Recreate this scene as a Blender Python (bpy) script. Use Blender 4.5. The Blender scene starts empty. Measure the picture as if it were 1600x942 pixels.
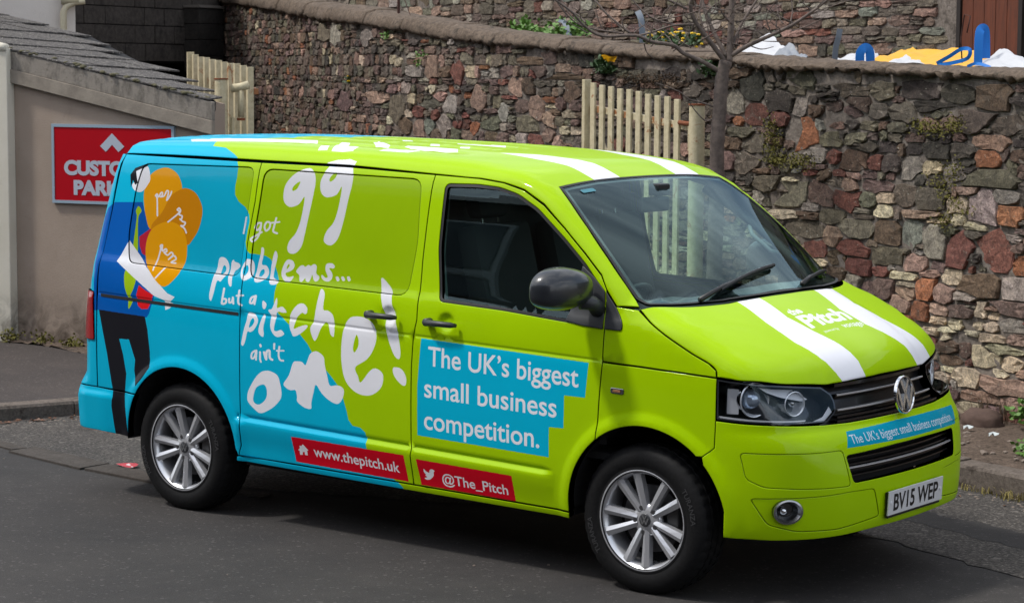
import bpy, bmesh, math, random
import numpy as np
from mathutils import Vector, Matrix
from mathutils.geometry import delaunay_2d_cdt
random.seed(7); RNG = np.random.default_rng(11)
scene = bpy.context.scene
COL = scene.collection

# ---------------------------------------------------------------- camera
cam_data = bpy.data.cameras.new('camera'); cam = bpy.data.objects.new('camera', cam_data); COL.objects.link(cam)
CAM = (5.60906, -9.02673, 2.36640)
yaw, pit, rol = math.radians(128.10342), math.radians(-6.01628), math.radians(0.36535)
fw = Vector((math.cos(pit)*math.cos(yaw), math.cos(pit)*math.sin(yaw), math.sin(pit)))
rt = Vector((math.sin(yaw), -math.cos(yaw), 0)); upv = rt.cross(fw)
r2 = rt*math.cos(rol)+upv*math.sin(rol); u2 = -rt*math.sin(rol)+upv*math.cos(rol)
M = Matrix((r2, u2, -fw)).transposed().to_4x4(); M.translation = Vector(CAM)
cam.matrix_world = M
cam_data.sensor_width = 36; cam_data.lens = 77.767; cam_data.clip_end = 600; cam_data.clip_start = .1
cam_data.dof.use_dof = True; cam_data.dof.focus_distance = 10.4; cam_data.dof.aperture_fstop = 11
scene.camera = cam

# ---------------------------------------------------------------- world and sun
SUN_DIR = Vector((.46, .42, -.95)).normalized()      # the way the light travels
sun_el = math.asin(-SUN_DIR.z); sun_az = math.atan2(-SUN_DIR.x, -SUN_DIR.y)
W = bpy.data.worlds.new('World'); scene.world = W; W.use_nodes = True
nt = W.node_tree; nt.nodes.clear()
out = nt.nodes.new('ShaderNodeOutputWorld'); bg = nt.nodes.new('ShaderNodeBackground')
sky = nt.nodes.new('ShaderNodeTexSky'); sky.sky_type = 'NISHITA'; sky.sun_disc = False
sky.sun_elevation = sun_el; sky.sun_rotation = sun_az; sky.air_density = 1.0; sky.dust_density = 2.0
tc = nt.nodes.new('ShaderNodeTexCoord'); nz = nt.nodes.new('ShaderNodeTexNoise'); nz.inputs['Scale'].default_value = 2.2
nz.inputs['Detail'].default_value = 6; nz.inputs['Roughness'].default_value = .55
mp = nt.nodes.new('ShaderNodeMapping'); mp.inputs['Scale'].default_value = (1, 1, 2.6)
cr = nt.nodes.new('ShaderNodeValToRGB'); cr.color_ramp.elements[0].position = .36; cr.color_ramp.elements[1].position = .60
cr.color_ramp.elements[0].color = (.25, .25, .25, 1); cr.color_ramp.elements[1].color = (1, 1, 1, 1)
cr2 = nt.nodes.new('ShaderNodeValToRGB'); cr2.color_ramp.elements[0].position = .40; cr2.color_ramp.elements[1].position = .72
cr2.color_ramp.elements[0].color = (4.6, 4.8, 5.2, 1); cr2.color_ramp.elements[1].color = (10.5, 10.7, 11.0, 1)
mx = nt.nodes.new('ShaderNodeMix'); mx.data_type = 'RGBA'
L = nt.links.new
L(tc.outputs['Generated'], mp.inputs[0]); L(mp.outputs[0], nz.inputs['Vector']); L(nz.outputs['Fac'], cr.inputs[0]); L(nz.outputs['Fac'], cr2.inputs[0])
L(cr.outputs[0], mx.inputs[0]); L(sky.outputs[0], mx.inputs[6]); L(cr2.outputs[0], mx.inputs[7])
L(mx.outputs[2], bg.inputs[0]); L(bg.outputs[0], out.inputs[0]); bg.inputs[1].default_value = .14
sun_d = bpy.data.lights.new('sun', 'SUN'); sun = bpy.data.objects.new('sun', sun_d); COL.objects.link(sun)
sun_d.energy = 2.0; sun_d.angle = math.radians(6); sun_d.color = (1, .96, .90)
sun.rotation_euler = SUN_DIR.to_track_quat('-Z', 'Y').to_euler(); sun.location = (0, 0, 20)
scene.view_settings.view_transform = 'Standard'; scene.view_settings.look = 'None'
scene.view_settings.exposure = 0.42; scene.view_settings.gamma = 1.0
scene.cycles.max_bounces = 8; scene.cycles.transparent_max_bounces = 12
scene.cycles.caustics_reflective = False; scene.cycles.caustics_refractive = False

# ---------------------------------------------------------------- small helpers
def lin(r, g=None, b=None):
    if g is None: r, g, b = r
    f = lambda c: (c/255/12.92) if c/255 <= .04045 else ((c/255+.055)/1.055)**2.4
    return (f(r), f(g), f(b))
class NT:
    """tiny node-tree writer"""
    def __init__(s, name):
        s.m = bpy.data.materials.new(name); s.m.use_nodes = True; s.t = s.m.node_tree
        s.b = s.t.nodes['Principled BSDF']; s.o = s.t.nodes['Material Output']
    def n(s, typ, **kw):
        x = s.t.nodes.new('ShaderNode'+typ)
        for k, v in kw.items():
            if k.startswith('i_'):
                key = k[2:].replace('_', ' '); key = int(key) if key.isdigit() else key
                if hasattr(v, 'bl_idname') or isinstance(v, bpy.types.NodeSocket): s.t.links.new(v, x.inputs[key])
                else: x.inputs[key].default_value = v
            else: setattr(x, k, v)
        return x
    def l(s, a, b): s.t.links.new(a, b)
    def noise(s, scale, detail=4, rough=.6, vec=None, dist=0):
        x = s.n('TexNoise'); x.inputs['Scale'].default_value = scale; x.inputs['Detail'].default_value = detail
        x.inputs['Roughness'].default_value = rough; x.inputs['Distortion'].default_value = dist
        if vec is not None: s.l(vec, x.inputs['Vector'])
        return x.outputs['Fac']
    def ramp(s, fac, stops):
        x = s.n('ValToRGB'); e = x.color_ramp.elements
        while len(e) > len(stops): e.remove(e[-1])
        while len(e) < len(stops): e.new(.5)
        for q, (p, c) in zip(e, stops): q.position = p; q.color = (*c, 1) if len(c) == 3 else c
        s.l(fac, x.inputs[0]); return x.outputs[0]
    def mix(s, fac, a, b, mode='MIX'):
        x = s.n('Mix', data_type='RGBA', blend_type=mode)
        for v, k in ((fac, 0), (a, 6), (b, 7)):
            if isinstance(v, bpy.types.NodeSocket): s.l(v, x.inputs[k])
            else: x.inputs[k].default_value = v if k == 0 else ((*v, 1) if len(v) == 3 else v)
        return x.outputs[2]
    def bump(s, h, strength=.3, dist=.01):
        x = s.n('Bump'); x.inputs['Strength'].default_value = strength; x.inputs['Distance'].default_value = dist
        s.l(h, x.inputs['Height']); s.l(x.outputs[0], s.b.inputs['Normal'])
    def obj(s): return s.n('TexCoord').outputs['Object']
    def pos(s): return s.n('NewGeometry').outputs['Position']
def simple(name, col, rough=.5, metal=0, coat=0, spec=.5, grain=0, gscale=60, alpha=None):
    k = NT(name); b = k.b
    b.inputs['Base Color'].default_value = (*col, 1); b.inputs['Roughness'].default_value = rough
    b.inputs['Metallic'].default_value = metal; b.inputs['Coat Weight'].default_value = coat
    b.inputs['Coat Roughness'].default_value = .04; b.inputs['Specular IOR Level'].default_value = spec
    if grain:
        f = k.noise(gscale, 5, .65, k.obj())
        c = k.mix(f, tuple(x*(1-grain) for x in col), tuple(min(1, x*(1+grain)) for x in col)); k.l(c, b.inputs['Base Color'])
    return k.m
def mesh_obj(name, verts, faces, mat, parent=None, smooth=False, uvs=None):
    me = bpy.data.meshes.new(name); me.from_pydata([tuple(map(float, v)) for v in verts], [], [tuple(map(int, f)) for f in faces]); me.update()
    if mat is not None: me.materials.append(mat)
    if smooth: me.shade_smooth()
    o = bpy.data.objects.new(name, me); COL.objects.link(o)
    if parent is not None: o.parent = parent
    return o
def bm_obj(name, bm, mat, parent=None, smooth=False, bevel=0, auto=None):
    if bevel:
        bmesh.ops.bevel(bm, geom=[e for e in bm.edges if len(e.link_faces) == 2 and e.calc_face_angle(0) > .6], offset=bevel, segments=2, affect='EDGES', profile=.6)
    me = bpy.data.meshes.new(name); bm.normal_update(); bm.to_mesh(me); bm.free()
    if mat is not None:
        for m in (mat if isinstance(mat, (list, tuple)) else [mat]): me.materials.append(m)
    if smooth or auto:
        me.shade_smooth()
        if auto:
            e_ang = auto
            bm2 = bmesh.new(); bm2.from_mesh(me)
            for e in bm2.edges: e.smooth = not (len(e.link_faces) == 2 and e.calc_face_angle(0) > e_ang)
            bm2.to_mesh(me); bm2.free()
    o = bpy.data.objects.new(name, me); COL.objects.link(o)
    if parent is not None: o.parent = parent
    return o
def box(bm, c, s, rz=0, rot=None):
    m = Matrix.Translation(Vector(c)) @ (rot if rot is not None else Matrix.Rotation(rz, 4, 'Z')) @ Matrix.Diagonal((s[0], s[1], s[2], 1))
    return bmesh.ops.create_cube(bm, size=1, matrix=m)['verts']
def tube(bm, pts, rad, seg=10, cap=True, flat=1.0):
    """swept tube through pts, radius number or list"""
    pts = [Vector(p) for p in pts]; n = len(pts)
    rad = [rad]*n if isinstance(rad, (int, float)) else rad
    rings = []; prev = None
    for i, p in enumerate(pts):
        t = (pts[min(i+1, n-1)]-pts[max(i-1, 0)]).normalized()
        if prev is None:
            a = t.orthogonal().normalized() if abs(t.z) > .9 else t.cross(Vector((0, 0, 1))).normalized()
        else: a = (prev-t*prev.dot(t)).normalized()
        prev = a; b = t.cross(a)
        rings.append([bm.verts.new(p+(a*math.cos(2*math.pi*k/seg)+b*flat*math.sin(2*math.pi*k/seg))*rad[i]) for k in range(seg)])
    for i in range(n-1):
        for k in range(seg):
            bm.faces.new((rings[i][k], rings[i][(k+1) % seg], rings[i+1][(k+1) % seg], rings[i+1][k]))
    if cap:
        try: bm.faces.new(rings[0][::-1]); bm.faces.new(rings[-1])
        except ValueError: pass
    return rings
def lathe(bm, prof, seg, axis='y', cx=0, cz=0, close=False):
    """prof: list of (a, r) with a along the axis"""
    rings = []
    for a, r in prof:
        ring = []
        for k in range(seg):
            t = 2*math.pi*k/seg
            ring.append(bm.verts.new((cx+r*math.cos(t), a, cz+r*math.sin(t)) if axis == 'y' else (r*math.cos(t), r*math.sin(t), a)))
        rings.append(ring)
    for i in range(len(rings)-1+(1 if close else 0)):
        A = rings[i]; B = rings[(i+1) % len(rings)]
        for k in range(seg): bm.faces.new((A[k], B[k], B[(k+1) % seg], A[(k+1) % seg]))
    return rings
def empty(name, label, cat, loc=(0, 0, 0), rz=0, group=None):
    o = bpy.data.objects.new(name, None); COL.objects.link(o); o.location = loc; o.rotation_euler = (0, 0, rz)
    o['label'] = label; o['category'] = cat
    if group: o['group'] = group
    return o
def tag(o, label, cat, group=None, kind=None):
    if label: o['label'] = label
    if cat: o['category'] = cat
    if group: o['group'] = group
    if kind: o['kind'] = kind
    return o
def catmull(pts, n=6, closed=True):
    P = np.array(pts, float); N = len(P); out = []
    rng = range(N) if closed else range(N-1)
    for i in rng:
        if closed: p0, p1, p2, p3 = P[i-1], P[i], P[(i+1) % N], P[(i+2) % N]
        else: p0, p1, p2, p3 = P[max(i-1, 0)], P[i], P[i+1], P[min(i+2, N-1)]
        for t in np.arange(n)/n:
            out.append(.5*((2*p1)+(-p0+p2)*t+(2*p0-5*p1+4*p2-p3)*t*t+(-p0+3*p1-3*p2+p3)*t**3))
    if not closed: out.append(P[-1])
    return np.array(out)
# ---- livery artwork in metres on the van side (x, z) and roof (x, y); stones of the front wall (along, height, w, h, tone)
LIV_SIDE = [('blue','p',0.0,[[(-3.666,1.027),(-3.671,1.465),(-3.624,1.59),(-3.568,1.624),(-3.351,1.633),(-3.327,1.586),(-3.255,1.493),(-3.23,1.351),(-3.226,1.249),(-3.157,1.168),(-3.203,1.045),(-3.223,1.023),(-3.374,1.025),(-3.616,1.035)]]),('black','p',0.0,[[(-3.619,1.036),(-3.237,1.027),(-3.216,0.958),(-3.198,0.845),(-3.195,0.754),(-3.249,0.696),(-3.309,0.643),(-3.316,0.671),(-3.327,0.726),(-3.318,0.786),(-3.366,0.892),(-3.447,0.89),(-3.416,0.806),(-3.393,0.702),(-3.41,0.592),(-3.407,0.553),(-3.388,0.349),(-3.5,0.354),(-3.518,0.513),(-3.507,0.583),(-3.552,0.803)]]),('crimson','p',0.0,[[(-3.255,1.5),(-3.344,1.448),(-3.334,1.401),(-3.308,1.36),(-3.263,1.344),(-3.277,1.423),(-3.253,1.472)]]),('red','p',0.0,[[(-3.292,1.192),(-3.31,1.138),(-3.294,1.082),(-3.265,1.065),(-3.215,1.069),(-3.195,1.099),(-3.176,1.147),(-3.248,1.171)]]),('lime','s',0.0,[[(-3.38,1.61),(-3.351,1.586),(-3.367,1.561),(-3.367,1.514),(-3.344,1.363),(-3.383,1.361),(-3.383,1.513),(-3.385,1.56),(-3.396,1.584)]]),('lime','s',0.0,[[(-3.407,1.265),(-3.324,1.232),(-3.333,1.174),(-3.357,1.13),(-3.334,1.108),(-3.369,1.059),(-3.376,1.114),(-3.409,1.184)]]),('amber','s',0.0,[[(-3.349,1.666),(-3.343,1.742),(-3.3,1.796),(-3.21,1.823),(-3.12,1.797),(-3.069,1.743),(-3.062,1.687),(-3.134,1.6),(-3.253,1.491),(-3.315,1.564)]]),('orange','s',0.0,[[(-3.261,1.495),(-3.187,1.588),(-3.14,1.67),(-3.073,1.71),(-3.021,1.719),(-2.949,1.696),(-2.894,1.638),(-2.88,1.583),(-2.894,1.509),(-2.932,1.451),(-2.974,1.421),(-3.119,1.432)]]),('white','p',0.0,[[(-3.418,1.424),(-3.489,1.309),(-3.169,1.143),(-3.084,1.125),(-3.075,1.074),(-3.041,1.086),(-3.015,1.111),(-3.042,1.119),(-3.007,1.148),(-3.066,1.164),(-3.139,1.211),(-3.271,1.311)]]),('amber','s',0.0,[[(-3.281,1.367),(-3.28,1.442),(-3.241,1.501),(-3.136,1.539),(-3.037,1.52),(-2.98,1.458),(-2.961,1.384),(-2.967,1.319),(-3.007,1.252),(-3.11,1.197),(-3.245,1.298)]]),('white','l',1.24,[[(-3.222,1.566),(-3.241,1.657),(-3.255,1.67),(-3.246,1.68),(-3.23,1.666),(-3.219,1.686),(-3.206,1.689),(-3.206,1.672),(-3.216,1.667),(-3.189,1.673),(-3.174,1.7),(-3.159,1.693),(-3.164,1.65),(-3.142,1.679),(-3.136,1.698)]]),('white','l',1.24,[[(-3.133,1.537),(-3.057,1.589),(-3.073,1.603),(-3.061,1.613),(-3.047,1.599),(-3.055,1.58),(-3.03,1.572),(-3.036,1.553),(-3.044,1.557),(-3.021,1.544),(-3.0,1.539),(-3.01,1.522),(-3.031,1.522),(-3.001,1.508),(-2.984,1.486)]]),('white','l',1.24,[[(-3.191,1.278),(-3.166,1.387),(-3.172,1.406),(-3.157,1.413),(-3.152,1.383),(-3.126,1.394),(-3.117,1.38),(-3.137,1.376),(-3.107,1.362),(-3.082,1.378),(-3.066,1.365),(-3.095,1.34),(-3.059,1.362),(-3.038,1.345),(-3.071,1.327),(-3.036,1.324)]]),('white','l',1.24,[[(-3.167,1.237),(-3.099,1.298)]]),('white','s',0.0,[[(-3.435,1.801),(-3.358,1.827),(-3.317,1.762),(-3.332,1.724),(-3.367,1.689),(-3.417,1.69),(-3.449,1.72),(-3.43,1.749)]]),('black','p',0.0,[[(-3.349,1.842),(-3.446,1.813),(-3.476,1.776),(-3.456,1.705),(-3.447,1.748),(-3.424,1.722),(-3.408,1.735),(-3.434,1.796),(-3.357,1.825)]]),('white','s',0.0,[[(-2.19,1.849),(-2.139,1.847),(-2.106,1.796),(-2.106,1.716),(-2.117,1.617),(-2.13,1.518),(-2.142,1.462),(-2.175,1.426),(-2.217,1.421),(-2.239,1.444),(-2.23,1.482),(-2.191,1.527),(-2.168,1.596),(-2.163,1.707),(-2.198,1.669),(-2.256,1.654),(-2.299,1.677),(-2.313,1.72),(-2.305,1.77),(-2.257,1.821)],[(-2.209,1.783),(-2.223,1.748),(-2.25,1.735),(-2.257,1.75),(-2.237,1.772)]]),('white','s',0.0,[[(-1.911,1.904),(-1.865,1.852),(-1.855,1.786),(-1.864,1.713),(-1.877,1.603),(-1.899,1.517),(-1.935,1.479),(-1.972,1.48),(-1.995,1.5),(-1.983,1.544),(-1.941,1.594),(-1.922,1.674),(-1.921,1.769),(-1.949,1.728),(-2.013,1.713),(-2.055,1.736),(-2.07,1.785),(-2.056,1.828),(-2.025,1.872),(-1.979,1.9)],[(-1.969,1.837),(-1.976,1.809),(-2.001,1.791),(-2.014,1.802),(-1.997,1.827)]]),('white','l',1.34,[[(-2.553,1.588),(-2.56,1.505)]]),('white','l',1.43,[[(-2.452,1.564),(-2.469,1.56),(-2.478,1.538),(-2.463,1.526),(-2.445,1.546),(-2.443,1.564),(-2.445,1.521),(-2.457,1.489),(-2.485,1.467),(-2.5,1.48),(-2.472,1.497),(-2.431,1.518)]]),('white','l',1.43,[[(-2.409,1.566),(-2.417,1.547),(-2.402,1.526),(-2.381,1.542),(-2.38,1.567),(-2.401,1.571),(-2.409,1.566)]]),('white','l',1.43,[[(-2.341,1.594),(-2.349,1.55),(-2.35,1.525),(-2.322,1.517)]]),('white','l',1.24,[[(-2.37,1.568),(-2.315,1.575)]]),('white','s',0.0,[[(-2.714,1.368),(-2.676,1.373),(-2.645,1.349),(-2.632,1.316),(-2.636,1.291),(-2.661,1.264),(-2.674,1.251),(-2.698,1.252),(-2.714,1.193),(-2.729,1.15),(-2.741,1.153),(-2.746,1.183),(-2.73,1.264),(-2.72,1.307)],[(-2.672,1.335),(-2.681,1.322),(-2.681,1.284),(-2.653,1.303),(-2.656,1.323)]]),('white','s',0.0,[[(-2.609,1.366),(-2.601,1.357),(-2.571,1.351),(-2.556,1.337),(-2.57,1.32),(-2.585,1.311),(-2.592,1.285),(-2.59,1.235),(-2.605,1.234),(-2.619,1.263),(-2.621,1.313),(-2.622,1.355)]]),('white','s',0.0,[[(-2.51,1.376),(-2.474,1.372),(-2.455,1.348),(-2.45,1.31),(-2.462,1.285),(-2.504,1.266),(-2.527,1.277),(-2.542,1.313),(-2.534,1.343),(-2.52,1.365)],[(-2.504,1.345),(-2.49,1.329),(-2.494,1.304),(-2.511,1.29),(-2.527,1.306),(-2.526,1.331)]]),('white','s',0.0,[[(-2.42,1.439),(-2.402,1.434),(-2.4,1.401),(-2.404,1.355),(-2.371,1.35),(-2.35,1.329),(-2.347,1.3),(-2.367,1.277),(-2.404,1.264),(-2.428,1.267),(-2.435,1.295),(-2.43,1.353),(-2.421,1.408)],[(-2.385,1.331),(-2.377,1.311),(-2.391,1.294),(-2.409,1.296),(-2.406,1.321)]]),('white','s',0.0,[[(-2.32,1.428),(-2.303,1.41),(-2.302,1.386),(-2.31,1.331),(-2.305,1.295),(-2.263,1.277),(-2.271,1.264),(-2.299,1.258),(-2.324,1.269),(-2.335,1.33),(-2.332,1.392)]]),('white','s',0.0,[[(-2.219,1.39),(-2.19,1.384),(-2.175,1.364),(-2.183,1.343),(-2.209,1.329),(-2.23,1.32),(-2.217,1.304),(-2.192,1.304),(-2.173,1.309),(-2.174,1.295),(-2.193,1.279),(-2.222,1.281),(-2.251,1.302),(-2.26,1.326),(-2.249,1.364),(-2.235,1.383)],[(-2.216,1.368),(-2.209,1.358),(-2.225,1.34),(-2.227,1.353)]]),('white','s',0.0,[[(-2.159,1.334),(-2.135,1.362),(-2.113,1.366),(-2.101,1.36),(-2.08,1.37),(-2.062,1.367),(-2.042,1.377),(-2.023,1.367),(-2.02,1.332),(-1.997,1.318),(-1.999,1.299),(-2.016,1.292),(-2.034,1.303),(-2.047,1.323),(-2.057,1.29),(-2.079,1.29),(-2.09,1.304),(-2.107,1.285),(-2.124,1.29),(-2.136,1.317)]]),('white','s',0.0,[[(-1.959,1.381),(-1.926,1.388),(-1.903,1.378),(-1.906,1.364),(-1.936,1.362),(-1.913,1.339),(-1.909,1.315),(-1.927,1.298),(-1.96,1.3),(-1.981,1.314),(-1.98,1.327),(-1.953,1.314),(-1.94,1.321),(-1.96,1.352)]]),('white','l',2.17,[[(-1.876,1.319),(-1.868,1.309)]]),('white','l',2.17,[[(-1.839,1.321),(-1.831,1.312)]]),('white','l',2.17,[[(-1.801,1.324),(-1.794,1.314)]]),('white','l',1.59,[[(-2.64,1.217),(-2.648,1.164),(-2.649,1.138),(-2.623,1.144),(-2.621,1.162),(-2.642,1.164)]]),('white','l',1.59,[[(-2.598,1.167),(-2.596,1.148),(-2.576,1.154),(-2.572,1.175),(-2.566,1.144)]]),('white','l',1.59,[[(-2.528,1.214),(-2.533,1.172),(-2.528,1.147),(-2.506,1.14)]]),('white','l',1.4,[[(-2.546,1.186),(-2.499,1.191)]]),('white','l',1.59,[[(-2.417,1.192),(-2.439,1.182),(-2.446,1.157),(-2.426,1.16),(-2.408,1.195),(-2.414,1.153)]]),('white','s',0.0,[[(-2.354,1.174),(-2.329,1.159),(-2.336,1.135),(-2.351,1.134),(-2.358,1.155)]]),('white','s',0.0,[[(-2.453,1.105),(-2.414,1.103),(-2.387,1.082),(-2.386,1.057),(-2.411,1.021),(-2.437,1.007),(-2.458,1.007),(-2.472,0.962),(-2.487,0.933),(-2.501,0.936),(-2.499,0.96),(-2.482,1.02),(-2.465,1.064)],[(-2.419,1.08),(-2.409,1.064),(-2.423,1.042),(-2.447,1.029),(-2.436,1.066)]]),('white','s',0.0,[[(-2.342,1.106),(-2.332,1.086),(-2.344,1.039),(-2.341,1.006),(-2.346,0.989),(-2.37,0.999),(-2.379,1.024),(-2.36,1.076)]]),('white','s',0.0,[[(-2.262,1.193),(-2.253,1.175),(-2.252,1.144),(-2.215,1.153),(-2.185,1.128),(-2.207,1.123),(-2.247,1.124),(-2.257,1.088),(-2.269,1.033),(-2.248,1.026),(-2.22,1.034),(-2.197,1.019),(-2.208,1.006),(-2.242,0.997),(-2.271,1.007),(-2.295,1.043),(-2.292,1.102),(-2.311,1.123),(-2.308,1.132),(-2.286,1.14)]]),('white','s',0.0,[[(-2.16,1.095),(-2.15,1.129),(-2.114,1.168),(-2.075,1.179),(-2.045,1.161),(-2.043,1.136),(-2.057,1.127),(-2.077,1.132),(-2.109,1.107),(-2.122,1.077),(-2.129,1.048),(-2.09,1.061),(-2.045,1.073),(-2.038,1.061),(-2.083,1.026),(-2.128,1.009),(-2.145,1.026),(-2.159,1.054)]]),('white','s',0.0,[[(-1.97,1.231),(-1.96,1.26),(-1.933,1.236),(-1.934,1.161),(-1.9,1.155),(-1.868,1.137),(-1.854,1.097),(-1.854,1.032),(-1.876,1.039),(-1.892,1.082),(-1.912,1.097),(-1.944,1.062),(-1.973,1.006),(-1.992,1.003),(-2.016,1.056),(-1.993,1.099),(-1.982,1.17)]]),('white','l',1.4,[[(-2.401,0.913),(-2.424,0.898),(-2.427,0.872),(-2.407,0.878),(-2.392,0.915),(-2.395,0.867)]]),('white','l',1.4,[[(-2.366,0.909),(-2.366,0.873),(-2.36,0.859)]]),('white','l',1.66,[[(-2.364,0.946),(-2.362,0.939)]]),('white','l',1.78,[[(-2.337,0.91),(-2.322,0.875),(-2.319,0.913),(-2.299,0.921),(-2.296,0.886),(-2.279,0.877)]]),('white','l',1.4,[[(-2.265,0.96),(-2.266,0.934)]]),('white','l',1.4,[[(-2.229,0.948),(-2.234,0.906),(-2.224,0.881),(-2.201,0.879)]]),('white','l',1.15,[[(-2.247,0.926),(-2.198,0.93)]]),('white','s',0.0,[[(-2.316,0.817),(-2.276,0.813),(-2.241,0.797),(-2.225,0.761),(-2.215,0.711),(-2.226,0.676),(-2.274,0.633),(-2.333,0.602),(-2.369,0.592),(-2.398,0.6),(-2.455,0.641),(-2.46,0.675),(-2.447,0.71),(-2.399,0.774),(-2.357,0.807)],[(-2.347,0.743),(-2.324,0.73),(-2.318,0.697),(-2.331,0.666),(-2.367,0.639),(-2.397,0.636),(-2.417,0.649),(-2.416,0.679),(-2.394,0.723)]]),('white','s',0.0,[[(-2.199,0.761),(-2.161,0.808),(-2.132,0.874),(-2.104,0.884),(-2.07,0.883),(-2.047,0.869),(-2.036,0.886),(-2.014,0.929),(-1.98,0.945),(-1.952,0.941),(-1.921,0.921),(-1.913,0.88),(-1.896,0.828),(-1.879,0.782),(-1.829,0.787),(-1.796,0.78),(-1.783,0.761),(-1.792,0.727),(-1.814,0.7),(-1.842,0.693),(-1.891,0.709),(-1.936,0.738),(-1.974,0.776),(-1.992,0.732),(-2.007,0.681),(-2.009,0.652),(-2.044,0.65),(-2.078,0.661),(-2.106,0.68),(-2.106,0.705),(-2.117,0.735),(-2.15,0.732),(-2.179,0.74)]]),('white','s',0.0,[[(-1.728,1.138),(-1.655,1.139),(-1.593,1.108),(-1.571,1.046),(-1.593,0.981),(-1.635,0.932),(-1.707,0.889),(-1.689,0.845),(-1.67,0.817),(-1.61,0.879),(-1.568,0.894),(-1.525,0.869),(-1.531,0.814),(-1.573,0.773),(-1.634,0.754),(-1.707,0.765),(-1.768,0.81),(-1.796,0.881),(-1.803,0.973),(-1.791,1.065),(-1.764,1.118)],[(-1.705,1.049),(-1.688,1.028),(-1.691,0.991),(-1.715,0.962),(-1.724,0.988)]]),('white','s',0.0,[[(-1.584,1.336),(-1.532,1.308),(-1.498,1.275),(-1.484,1.214),(-1.444,1.11),(-1.415,1.005),(-1.42,0.955),(-1.456,0.974),(-1.5,1.061),(-1.532,1.166),(-1.562,1.253)]]),('white','s',0.0,[[(-1.454,0.911),(-1.407,0.907),(-1.377,0.873),(-1.376,0.833),(-1.4,0.828),(-1.442,0.858),(-1.46,0.888)]]),('cyan','p',0.0,[[(-1.283,1.067),(-0.281,1.035),(-0.296,0.874),(-0.415,0.874),(-0.417,0.72),(-0.502,0.717),(-0.503,0.575),(-1.304,0.592),(-1.302,0.836)]]),('red','p',0.0,[[(-2.146,0.494),(-1.388,0.485),(-1.376,0.351),(-2.132,0.364)]]),('red','p',0.0,[[(-1.31,0.475),(-0.718,0.463),(-0.711,0.337),(-1.295,0.346)]]),('white','p',0.0,[[(-2.07,0.462),(-2.036,0.434),(-2.046,0.431),(-2.045,0.407),(-2.064,0.407),(-2.064,0.422),(-2.078,0.421),(-2.081,0.406),(-2.099,0.404),(-2.099,0.425),(-2.108,0.428),(-2.095,0.44),(-2.094,0.452),(-2.086,0.453),(-2.086,0.448)]]),('white','s',0.0,[[(-1.267,0.43),(-1.25,0.417),(-1.234,0.415),(-1.23,0.427),(-1.215,0.434),(-1.198,0.428),(-1.205,0.42),(-1.209,0.402),(-1.232,0.382),(-1.256,0.377),(-1.269,0.383),(-1.252,0.39),(-1.262,0.398),(-1.257,0.402),(-1.267,0.413)]])]
LIV_TOP = [('white','p',0.0,[[(-2.192,-0.699),(-2.258,-0.606),(-2.227,-0.572),(-2.138,-0.688)]]),('white','p',0.0,[[(-2.098,-0.698),(-2.177,-0.589),(-2.285,-0.413),(-2.216,-0.429),(-2.119,-0.549),(-2.03,-0.565),(-1.967,-0.681),(-2.023,-0.699)]]),('white','p',0.0,[[(-2.149,-0.321),(-2.206,-0.214),(-2.109,-0.288),(-1.939,-0.427),(-1.867,-0.526),(-1.975,-0.497)]]),('white','p',0.0,[[(-1.822,-0.647),(-1.834,-0.564),(-1.629,-0.543),(-1.64,-0.634)]]),('white','p',0.0,[[(-1.82,-0.451),(-1.847,-0.396),(-1.534,-0.37),(-1.439,-0.485),(-1.663,-0.526)]]),('white','p',0.0,[[(-2.199,-0.038),(-2.146,-0.012),(-2.052,-0.116),(-2.103,-0.136)]]),('white','p',0.0,[[(-1.854,-0.205),(-1.801,-0.195),(-1.702,-0.313),(-1.762,-0.32)]]),('white','p',0.0,[[(-1.849,-0.0),(-1.557,0.05),(-1.461,-0.071),(-1.75,-0.108)]]),('white','p',0.0,[[(-1.635,-0.229),(-1.586,-0.209),(-1.507,-0.312),(-1.554,-0.328)]]),('white','p',0.0,[[(-3.268,-0.567),(-3.195,-0.482),(-2.492,-0.379),(-2.38,-0.503),(-2.998,-0.626),(-3.168,-0.653)]])]
LIV_EDGE = [(-2.704,1.902),(-2.669,1.85),(-2.663,1.792),(-2.666,1.741),(-2.658,1.699),(-2.625,1.666),(-2.572,1.64),(-2.533,1.604),(-2.524,1.57),(-2.53,1.52),(-2.535,1.461),(-2.523,1.421),(-2.497,1.405),(-2.444,1.403),(-2.385,1.399),(-2.347,1.385),(-2.307,1.348),(-2.282,1.309),(-2.266,1.285),(-2.278,1.224),(-2.279,1.168),(-2.242,1.116),(-2.169,1.069),(-2.098,1.032),(-2.032,0.977),(-1.981,0.912),(-1.88,0.837),(-1.806,0.769),(-1.777,0.689),(-1.766,0.661),(-1.756,0.62),(-1.728,0.593),(-1.678,0.589),(-1.645,0.568),(-1.634,0.522),(-1.631,0.493),(-1.594,0.413),(-1.494,0.36),(-1.433,0.333),(-1.415,0.314)]
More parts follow.
